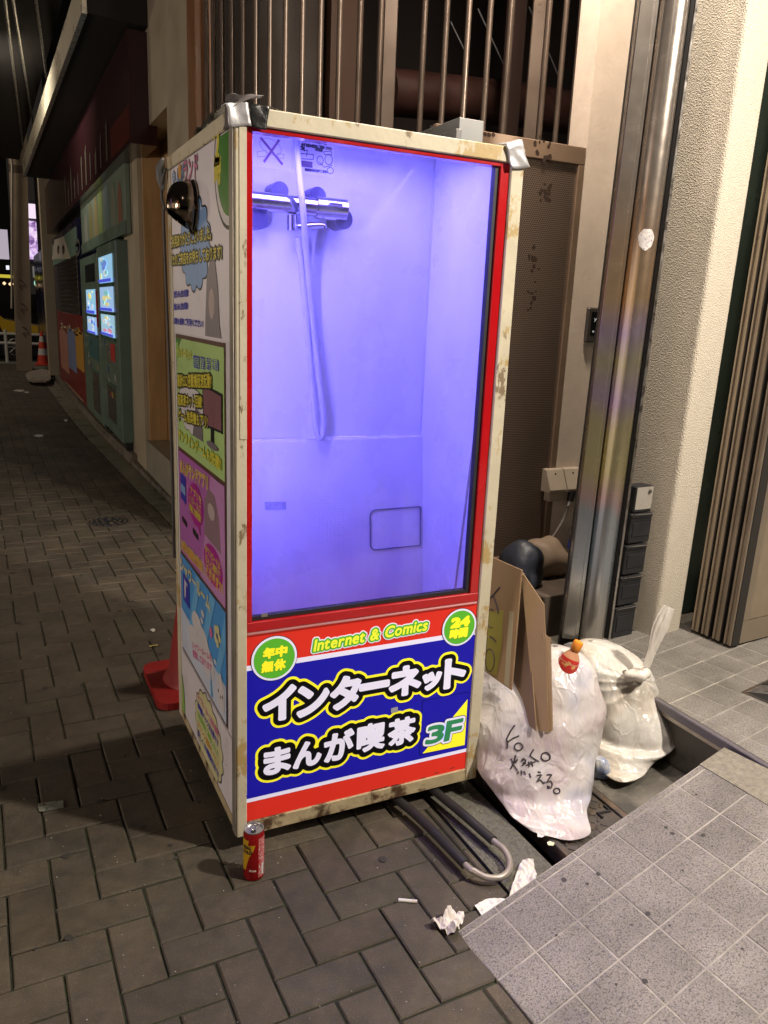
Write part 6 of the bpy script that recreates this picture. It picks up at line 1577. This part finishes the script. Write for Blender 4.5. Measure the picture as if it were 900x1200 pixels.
for k, (t0, t1) in enumerate(((339,368),(371,391))):
    zc1, zc0 = vZ(109.5,t0), vZ(109.5,t1); disp(vends[1], VX-.002, yc_+.03, yd_-.03, zc0, zc1, 3+k)
MB().box((VX-.004,vY(115),vZ(110,330)),(VX-.001,vY(104),vZ(110,308)),.001).build('window', M_tgl, vends[1])
MB().box((VX-.004,vY(115),vZ(110,420)),(VX-.001,vY(104),vZ(110,396)),.001).build('panel', mat('teal_panel', (.05,.14,.16), .3), vends[1])
MB().box((VX-.006,vY(134.5),vZ(130,422)),(VX-.001,vY(130),vZ(130,402)),.001).build('handle', mat('handle_red', (.45,.02,.02), .4), vends[0])
MB().box((VX-.006,vY(130),vZ(127,425)),(VX-.001,vY(126),vZ(127,404)),.001).build('coin_plate', M_steel, vends[0])
MB().box((VX-.010,vY(116.5),vZ(117,384)),(VX-.001,vY(115.5),vZ(117,340)),.001).build('coin_slot', mat('handle_red', (.45,.02,.02), .4), vends[1])
for (v_, pa_, pb_, ta, tb) in ((vends[0],133,124,452,490),(vends[1],114,107,436,478)):
    MB().box((VX-.004,vY(pa_),vZ(pa_-4,tb)),(VX-.001,vY(pb_),vZ(pa_-4,ta)),.001).build('outlet_door', mat('outlet_door', (.06,.055,.05), .25, var=.4, vscale=20), v_)
    MB().box((VX-.008,vY(pa_)-.01,vZ(pa_-4,ta)+.005),(VX-.0045,vY(pb_)+.01,vZ(pa_-4,ta)+.03)).build('outlet_frame', M_teald, v_)
for (v_, pa_, pb_) in ((vends[0],138,119),(vends[1],116.8,99.5)):
    for t_ in (293, 400, 448, 492):
        z_ = vZ((pa_+pb_)/2, t_); MB().box((VX-.0025,vY(pa_)+.03,z_),(VX-.0005,vY(pb_)-.03,z_+.006)).build('seam', M_teald, v_)
    rk = random.Random(int(pa_))
    for k in range(7):
        yk = rk.uniform(vY(pa_)+.1, vY(pb_)-.15); zk = rk.uniform(.45, 1.0)
        polydecal('sticker', [(-yk,zk),(-yk+rk.uniform(.04,.10),zk),(-yk+rk.uniform(.04,.10),zk+rk.uniform(.03,.08)),(-yk,zk+.05)], (Vector((VX,0,0)), Vector((0,-1,0)), Vector((0,0,1)), Vector((-1,0,0))), .003+.0005*k, mat('vsticker%d' % (k % 4), ((.45,.45,.42),(.40,.30,.08),(.10,.16,.35),(.35,.06,.06))[k % 4], .4), v_)
# header box above
HX = .55
hA = onx(148,278,HX); hB = onx(97,294,HX); hT0 = onx(148,181,HX); hT1 = onx(94,222,HX)
hy0, hy1 = hA.y, max(hB.y, hT1.y)-.2; hz0, hz1 = (hA.z+hB.z)/2, (hT0.z+hT1.z)/2
hd = thing('header_sign', (HX+.1,(hy0+hy1)/2,hz0), 'pale teal header sign with coloured rounded shapes above the vending machines', 'sign')
hy1 = onx(95,260,HX).y
MB().box((HX,hy0,hz0),(HX+.045,hy1,hz1),.006).build('box', mat('header_teal', (.17,.225,.19), .35, var=.1, vscale=3), hd)
MB().box((HX-.010,hy0-.004,hz0-.002),(HX-.0005,hy1+.004,hz0+.10),.002).build('lower_band', M_teal, hd)
MB().box((HX+.0455,hy0-.05,hz0+.02),(HX+.046,hy0-.003,hz1),.0).build('bracket', M_beige, hd)
FRH = (Vector((HX,0,0)), Vector((0,-1,0)), Vector((0,0,1)), Vector((-1,0,0)))
for k, (px, wpx, h0, h1, c) in enumerate(((100,4,.12,.50,(.26,.28,.26)),(106,4,.12,.60,(.20,.19,.09)),(112,5,.12,.62,(.25,.22,.12)),(117.5,5.5,.12,.85,(.20,.27,.11)),(125.5,6.5,.14,.66,(.14,.20,.22)),(133.5,6,.14,.58,(.18,.21,.17)),(141,5,.14,.55,(.22,.10,.07)))):
    yc2 = onx(px, 250, HX).y; yw = abs(onx(px+wpx/2, 250, HX).y-yc2); z0_ = hz0+.11; z1_ = hz0+(hz1-hz0)*h1
    pts = [(-yc2-yw, z0_), (-yc2+yw, z0_), (-yc2+yw, z1_-yw)]+[(-yc2+yw*math.cos(a), z1_-yw+yw*1.6*math.sin(a)) for a in [math.pi*q/8 for q in range(1,8)]]+[(-yc2-yw, z1_-yw)]
    polydecal('printed_shape', pts, FRH, .0012+.0002*k, mat('hdr%d' % k, c, .4), hd)
# facade beyond
fc = thing('arcade_building', (1.5,9,0), 'dark arcade building front with a long maroon fascia above the vending machines', 'building')
MB().box((.93,5.73,.1),(3,20,2.4)).box((.66,5.73,2.39),(3,20,4.6)).build('wall', mat('dark_wall', (.03,.026,.026), .6), fc)
MB().box((.55,9.2,.095),(.92,20,2.39)).build('shop_wall', mat('blue_black_wall', (.015,.016,.05), .25, var=.4, vscale=1.5), fc)
SGX = .47
fs_ = thing('fascia_sign', (SGX+.1,9,2.4), 'long glossy maroon fascia sign with pale lettering under the dark canopy', 'sign')
sz0, sz1 = 2.47, 3.18; sy0 = onx(152.5,150,SGX).y; sy1 = 13.4
MB().box((SGX,sy0,sz0),(.655,sy1,sz1)).build('board', mat('maroon_gloss', (.030,.010,.013), .22), fs_)
FRF = (Vector((SGX,0,0)), Vector((0,-1,0)), Vector((0,0,1)), Vector((-1,0,0)))
for k in range(11):
    rk = random.Random(k); yk = 9.6-k*.40; hk = rk.uniform(.16,.42); wk = rk.uniform(.05,.11)
    polydecal('pale_mark', [(-yk,2.52),(-yk+wk,2.52),(-yk+wk*1.3,2.52+hk),(-yk+wk*.2,2.52+hk*rk.uniform(.7,1))], FRF, .003+.0002*k, mat('sign_cream', (.10,.09,.075), .3), fs_)
MB().box((SGX-.004,sy0+.02,2.50),(SGX-.001,sy0+.95,2.72)).build('red_field', mat('red_gloss2', (.10,.020,.018), .2), fs_)
# canopy
cn = thing('street_canopy', (.3,8,3.2), 'dark canopy with a bright stainless edge over the pavement', 'canopy')
M_can2 = mat('brushed_edge', (.92,.86,.70), .30, .35, var=.15, vscale=3, stretch=(1,.4,1))
cA, cB = onz(102,15,3.2), onz(30,207,3.2); cdir = (cB-cA); 
cin0, cin1 = onz(152,28,3.2), onz(58,212,3.2)
MB().slab([cA, cB, (.66, cB.y, 3.2), (.66, cA.y+.05, 3.2)], (0,0,.30)).build('soffit', mat('canopy_soffit', (.010,.009,.009), .7), cn)
FT = .235
MB().slab([cA+Vector((-.03,-.01,-.006)), cB+Vector((-.03,0,-.006)), cB+Vector((-.001,0,-.006)), cA+Vector((-.001,-.01,-.006))], (0,0,FT)).build('steel_edge', M_can2, cn)
MB().slab([cA+Vector((-.035,-.02,-.012)), cB+Vector((-.035,0,-.012)), cB+Vector((-.001,0,-.012)), cA+Vector((-.001,-.02,-.012))], (0,0,.0055)).build('lower_lip', M_steel, cn)
# arcade roof ribs higher up
rb = thing('arcade_roof', (-1,8,3.6), 'dark arcade roof panels divided by thin bright metal ribs at top left', 'roof')
MB().add([(-2.6,2.6,3.62),(.20,2.6,3.62),(.12,13.6,3.62),(-2.6,13.6,3.62)], [(0,1,2,3)]).build('panel', mat('roof_dark', (.010,.007,.007), .8), rb, fixn=False)
for (a, b) in (((5,-8),(30,196)),((14,-8),(41,158)),((41,-8),(55,92))):
    MB().tube([onz(*a, 3.58), onz(*b, 3.58)], .012, 8).build('rib', M_steel, rb)
# building column behind the canopy, screen, far lights
def block(name, px0, px1, py0, py1, Y, dep, m, lab, cat, **k):
    a, b = ony(px0, py0, Y), ony(px1, py1, Y)
    return tag(MB().box((a.x,Y,b.z),(b.x,Y+dep,a.z),.0).build(name, m), lab, cat, **k)
M_colb = mat('column_stone', (.36,.31,.23), .6, var=.1, vscale=3)
c_ = ony(45,210,13.55); d2 = ony(58,275,13.55)
MB().box((c_.x,13.55,0.096),(d2.x+.3,13.9,4.2)).build('corner_column', M_colb, fc)
# eyes band above a shutter
eb = thing('shop_fascia', (.52,10,1.9), 'pale shop band with two dark ovals above the rolling shutter', 'sign')
ey0, ey1 = onx(97,290,.53).y, onx(61,290,.53).y; ez0, ez1 = onx(80,303,.53).z, onx(80,272,.53).z
MB().box((.53,9.25,ez0),(.549,ey1,ez1)).build('board', mat('teal_pale', (.16,.25,.22), .4), eb)
FRE = (Vector((.53,0,0)), Vector((0,-1,0)), Vector((0,0,1)), Vector((-1,0,0)))
def epx(px, py): p = onx(px, py, .53); return (-p.y, p.z)
polydecal('white_shape', [epx(61,304),epx(64,281),epx(75,277),epx(83,303)], FRE, .002, mat('shape_white', (.48,.45,.40), .5), eb)
for px in (68.5,74.5):
    c = epx(px, 292.5); polydecal('oval', ellipse(c[0], c[1], .20, .065, 20), FRE, .004, M_blkp, eb); polydecal('oval', ellipse(c[0]+.02, c[1]-.01, .06, .022, 14), FRE, .006, mat('oval_tan', (.3,.25,.2), .5), eb)
decal('round_outline', edges_poly(ellipse(*epx(91,290), .28, .08, 20)), .018, .02, FRE, .003, mat('outline', (.12,.11,.10), .5), eb, solid=False)
# shutter
sh_ = thing('roller_shutter', (.54,9.8,1), 'dark roller shutter behind the red poster board', 'shutter')
for k in range(28):
    MB().box((.532,9.26,.30+k*.062),(.548,12.2,.30+k*.062+.055),.004).build('slat', mat('shutter_brown', (.045,.038,.036), .4, .4), sh_)
# red poster board leaning on the kerb
rp_ = thing('poster_board', (.50,10,.1), 'red poster board with three tall coloured drinks beside the vending machines', 'poster board')
RX = .52
def rpx(px, py): p = onx(px, py, RX); return (-p.y, p.z)
MB().box((RX,-rpx(98.5,400)[0],.11),(RX+.010,-rpx(68.5,400)[0],1.22),.003).build('board', mat('poster_red', (.17,.010,.010), .35), rp_)
FRR = (Vector((RX,0,0)), Vector((0,-1,0)), Vector((0,0,1)), Vector((-1,0,0)))
for (x0, x1, c) in ((72,79,(.40,.18,.14)),(81,88,(.16,.20,.38)),(90,97,(.45,.25,.04))):
    a, b = rpx(x0,430), rpx(x1,390); polydecal('printed_shape', [(a[0],a[1]),(b[0],a[1]),(b[0],b[1]-.03),((a[0]+b[0])/2,b[1]+.05),(a[0],b[1]-.03)], FRR, .002, mat('drink%d' % x0, c, .5), rp_)
a, b = rpx(71,381), rpx(97,378); decal('lettering', edges_line('スーパービー', a[0], a[1]-.05, .12, width=b[0]-a[0]), .008, .012, FRR, .002, mat('poster_cream', (.55,.48,.30), .5), rp_)
a, b = rpx(76,446), rpx(97,452); decal('lettering', edges_line('―――――', a[0], a[1]-.02, .05, width=b[0]-a[0]), .004, .012, FRR, .002, mat('poster_cream', (.55,.48,.30), .5), rp_)
# square pier at the pavement's end
pr0, pr1 = ony(20,434,15.8), ony(38,434,15.8); pt0, pt1 = ony(9,133,15.8), ony(31,133,15.8)
pier = thing('street_pier', (.06,15.9,0), 'square beige pier with scribbles standing at the far end of the pavement', 'pillar')
hz = 4.9
MB().add([(pr0.x,15.8,0),(pr1.x,15.8,0),(pr1.x,16.1,0),(pr0.x,16.1,0),(pt0.x,15.8,hz),(pt1.x,15.8,hz),(pt1.x,16.1,hz),(pt0.x,16.1,hz)], [(0,3,2,1),(4,5,6,7),(0,1,5,4),(1,2,6,5),(2,3,7,6),(3,0,4,7)]).build('shaft', mat('pier_stone', (.27,.21,.15), .6, var=.15, vscale=4), pier)
MB().box((lerp(pr0.x,pt0.x,.76)-.01,15.795,3.70),(lerp(pr1.x,pt1.x,.76)+.01,15.81,3.84)).build('band', mat('pier_band', (.10,.075,.05), .5), pier)
MB().tube([(pt0.x-.02,15.75,4.95),(pt0.x+.01,15.75,3.8),(pr0.x-.02,15.75,1.2)], .02, 8).build('pipe', mat('pale_pipe', (.45,.42,.36), .3, .5), pier)
gw = MB()
for k in range(3):
    y0_ = 1.75-k*.45; gw.tube([(.06+.06*((j*7) % 3), 15.795, y0_-.05*j+.03*(j % 2)) for j in range(5)], .007, 4)
gw.build('scribble', mat('black_marker', (.03,.022,.03), .5), pier)
# stone slab on the pavement
ss = crumple([(30,441),(36,437),(50,434),(58,437),(60,446),(57,449),(40,449),(33,447)], .03, .02, mat('pale_slab', (.26,.22,.18), .8), 'stone_slab', 'pale flat slab lying against the far kerb', 'slab', z=.05, seed=11)
# guard rail
gr = thing('guard_rail', (0,17.8,0), 'pale pipe guard rail along the far road', 'guard rail')
M_rail = mat('rail_white', (.50,.50,.47), .4)
for z in (.42,.62): MB().tube([(-6,17.8,z+.06),(1.6,17.8,z)], .030, 8).build('rail', M_rail, gr)
for x in (-5.5,-3.5,-1.5,-.22,.78): MB().tube([(x,17.8,-.1),(x,17.8,.72)], .035, 8).build('post', M_rail, gr)
# road, taxi, cone
MB().prism([(-30,18.2),(30,18.2),(30,27),(-30,27)], -.139, -.09).build('road', M_asph, kind='structure')
MB().prism([(-30,17.65),(30,17.65),(30,18.15),(-30,18.15)], -.139, .02).build('road_kerb', mat('far_kerb', (.20,.22,.18), .8), kind='structure')
MB().prism([(-30,19.0),(30,19.0),(30,19.12),(-30,19.12)], -.0899, -.086).build('road_line', mat('road_white', (.6,.6,.56), .7), kind='structure')
def taxi(y0, x1):
    t = thing('taxi', (x1-2.2,y0+.85,-.09), 'black taxi with a yellow wing and roof seen beyond the guard rail', 'taxi')
    side = [(0,.28),(-.02,.62),(-.10,.80),(-1.00,.95),(-1.55,1.42),(-3.1,1.46),(-3.75,1.05),(-4.35,.98),(-4.42,.35)]
    z0_ = -.09
    body = [(x1+x, y0, z0_+z) for x, z in side]
    MB().slab(body, (0,1.66,0)).build('body', mat('black_car', (.012,.012,.014), .15, coat=.8), t)
    hood = [(x1+x, y0-.006, z0_+z) for x, z in ((-.01,.60),(-.10,.82),(-1.00,.97),(-1.50,1.42),(-3.1,1.48),(-3.1,1.40),(-1.62,1.34),(-1.15,.93),(-1.05,.62))]
    MB().slab(hood, (0,1.672,0)).build('wing', mat('taxi_yellow', (.70,.45,.02), .25, coat=.5), t)
    MB().slab([(x1+x, y0-.008, z0_+z) for x, z in ((-1.22,.96),(-1.66,1.34),(-3.0,1.38),(-3.55,1.02))], (0,1.676,0)).build('window', mat('car_glass', (.01,.012,.015), .05), t)
    for x in (-.80,-3.55):
        w = MB().tube([(x1+x,y0-.01,z0_+.31),(x1+x,y0+.20,z0_+.31)], .31, 24).build('wheel', M_black, t)
        for k in range(8):
            a = 2*math.pi*k/8; MB().tube([(x1+x,y0-.014,z0_+.31),(x1+x+.19*math.cos(a),y0-.014,z0_+.31+.19*math.sin(a))], .018, 6).build('spoke', M_steel, w)
        MB().tube([(x1+x+.20*math.cos(a),y0-.012,z0_+.31+.20*math.sin(a)) for a in [2*math.pi*k/20 for k in range(20)]], .014, 6, closed=True).build('rim', M_steel, w)
    MB().box((x1-.10,y0+.1,z0_+.55),(x1-.015,y0+.4,z0_+.68),.02).build('headlight', mat('head_lamp', (.6,.6,.6), .2), t)
    return t
taxi(20.2, float(ony(57,370,20.2).x))
tq = ony(51,430,17.3); fcn = thing('traffic_cone', (tq.x,17.3,0), 'small far traffic cone with red and white bands by the guard rail', 'traffic cone')
for k, (za, zb, c) in enumerate(((.03,.22,(.6,.06,.03)),(.22,.36,(.6,.6,.58)),(.36,.50,(.6,.06,.03)),(.50,.62,(.6,.6,.58)),(.62,.72,(.6,.06,.03)))):
    f = lambda z: .13-.14*z
    MB().lathe([(f(za),za),(f(zb),zb-.0005)], c=(tq.x,17.3,0), n=16).build('band', mat('cone%d' % (k % 2), c, .5), fcn)
MB().box((tq.x-.18,17.12,0.001),(tq.x+.18,17.48,.0295),.004).build('base', mat('cone0', (.6,.06,.03), .5), fcn)
# buildings beyond the road
far = thing('far_building', (0,28,0), 'dark building across the far road with small lit windows', 'building')
MB().box((-14,27.5,-.1),(14,34,1.55)).build('ground_floor', mat('far_dark', (.035,.032,.030), .7), far)
MB().box((-14,28,1.551),(.3,34,14)).build('tower', mat('far_dark2', (.030,.028,.030), .7), far)
MB().box((1.9,28,1.551),(14,34,14)).build('tower', mat('far_dark2', (.030,.028,.030), .7), far)
def lamp_quad(name, a, b, Y, col, es, lab, cat, parent=None):
    p, q = ony(*a, Y), ony(*b, Y); o = MB().box((p.x,Y,q.z),(q.x,Y+.08,p.z)).build(name, mat(name+'%.1f%.1f' % (a[0], a[1]), (.2,.2,.2), .4, emit=col, es=es), parent)
    if lab: tag(o, lab, cat)
    return o
scn = thing('video_screen', tuple(ony(43,270,25)), 'bright white and lilac video billboard far down the street', 'screen')
def screen_mat():
    m = bpy.data.materials.new('screen_image'); m.use_nodes = True; n = m.node_tree.nodes; l = m.node_tree.links; b = n['Principled BSDF']; b.inputs['Base Color'].default_value = (.05,.05,.05,1)
    tc = n.new('ShaderNodeTexCoord'); nz = n.new('ShaderNodeTexNoise'); nz.inputs['Scale'].default_value = 5.5; nz.inputs['Detail'].default_value = 5; nz.inputs['Distortion'].default_value = 1.2; l.new(tc.outputs['Object'], nz.inputs[0])
    cr = n.new('ShaderNodeValToRGB'); e = cr.color_ramp.elements; e[0].position = .38; e[0].color = (.20,.10,.30,1); e[1].position = .60; e[1].color = (.95,.78,1,1); q = e.new(.50); q.color = (.75,.50,.90,1)
    l.new(nz.outputs[0], cr.inputs[0]); l.new(cr.outputs[0], b.inputs['Emission Color']); b.inputs['Emission Strength'].default_value = .95; return m
p, q = ony(28,258,25), ony(56,305,25)
MB().box((p.x,25,q.z),(q.x,25.08,p.z)).build('picture', screen_mat(), scn)
p2, q2 = ony(28,238,25), ony(53,257,25); MB().box((p2.x,25,q2.z),(q2.x,25.08,p2.z)).build('band', mat('screen_band', (.2,.2,.2), .4, emit=(1,.82,1), es=.95), scn)
MB().box((p2.x-.08,25.081,q.z-.12),(q.x+.1,25.3,p2.z+.1)).build('casing', mat('far_dark2', (.030,.028,.030), .7), scn)
lamp_quad('street_sign', (-8,268), (11,304), 24.5, (.60,.52,.62), .7, 'pale lit sign at the far left edge', 'sign')
lamp_quad('street_sign', (7,311), (11,316), 24.0, (.8,.8,1), 1.2, 'tiny white lit sign under the pale one at far left', 'sign')
aw = thing('lit_awning', tuple(ony(8,330,24)), 'yellow lit awning strip of a shop at the far left', 'awning')
p, q = ony(-8,321,24), ony(19,326,24); MB().box((p.x,24,q.z),(q.x,24.3,p.z)).build('strip', mat('awning_yellow', (.3,.3,.05), .5, emit=(.75,.62,.06), es=.7), aw)
for (x, y) in ((5,332),(12,333),(17,333)):
    c = ony(x, y, 23.9); MB().lathe([(.001,-.05),(.05,0),(.001,.05)], c=tuple(c), n=10).build('bulb', mat('warm_bulb', (.5,.4,.3), .5, emit=(1,.65,.35), es=1.6), aw)
gs = thing('round_sign', tuple(ony(45,332,24)), 'small round pale green lit sign in the far distance', 'sign')
c = ony(45,332,24); MB().tube([(c.x,24,c.z),(c.x,24.08,c.z)], .115, 24).build('disc', mat('green_lit', (.1,.3,.2), .5, emit=(.40,.80,.62), es=.9), gs); MB().tube([(c.x,23.98,c.z),(c.x,23.999,c.z)], .075, 24).build('centre', mat('green_lit2', (.1,.3,.2), .5, emit=(.75,1,.85), es=.9), gs)
lamp_quad('shop_window', (38,312), (56,326), 27.4, (.22,.22,.20), .6, 'dim grey lit shop front in the far distance', 'shop window')
# the other side of the street, behind the photographer
op = thing('opposite_building', (-7,2,0), 'building across the lane with added glowing panels', 'building')
MB().box((-9,-8,-.1),(-6.2,16,6)).build('wall', mat('opp_wall', (.12,.10,.09), .7), op)
for k, (y0_, y1_, z0_, z1_, c, e_) in enumerate(((-6.5,-4.2,.6,2.6,(1,.78,.5),.9),(-3.6,-3.0,.8,3.6,(1,.35,.10),1.8),(-2.4,.2,.6,2.5,(.95,.82,.62),.8),(1.0,3.4,.6,2.5,(1,.75,.45),.8),(4.2,4.7,1.5,3.6,(.6,.3,1),1.2),(5.5,8.5,.6,2.5,(.9,.8,.6),.6),(10,13,.6,2.5,(1,.8,.5),.6))):
    MB().box((-6.2,y0_,z0_),(-6.17,y1_,z1_)).build('added_glow', mat('opp_glow%d' % k, (.2,.2,.2), .4, emit=c, es=e_), op)  # unseen glowing fronts added for reflections and warm fill
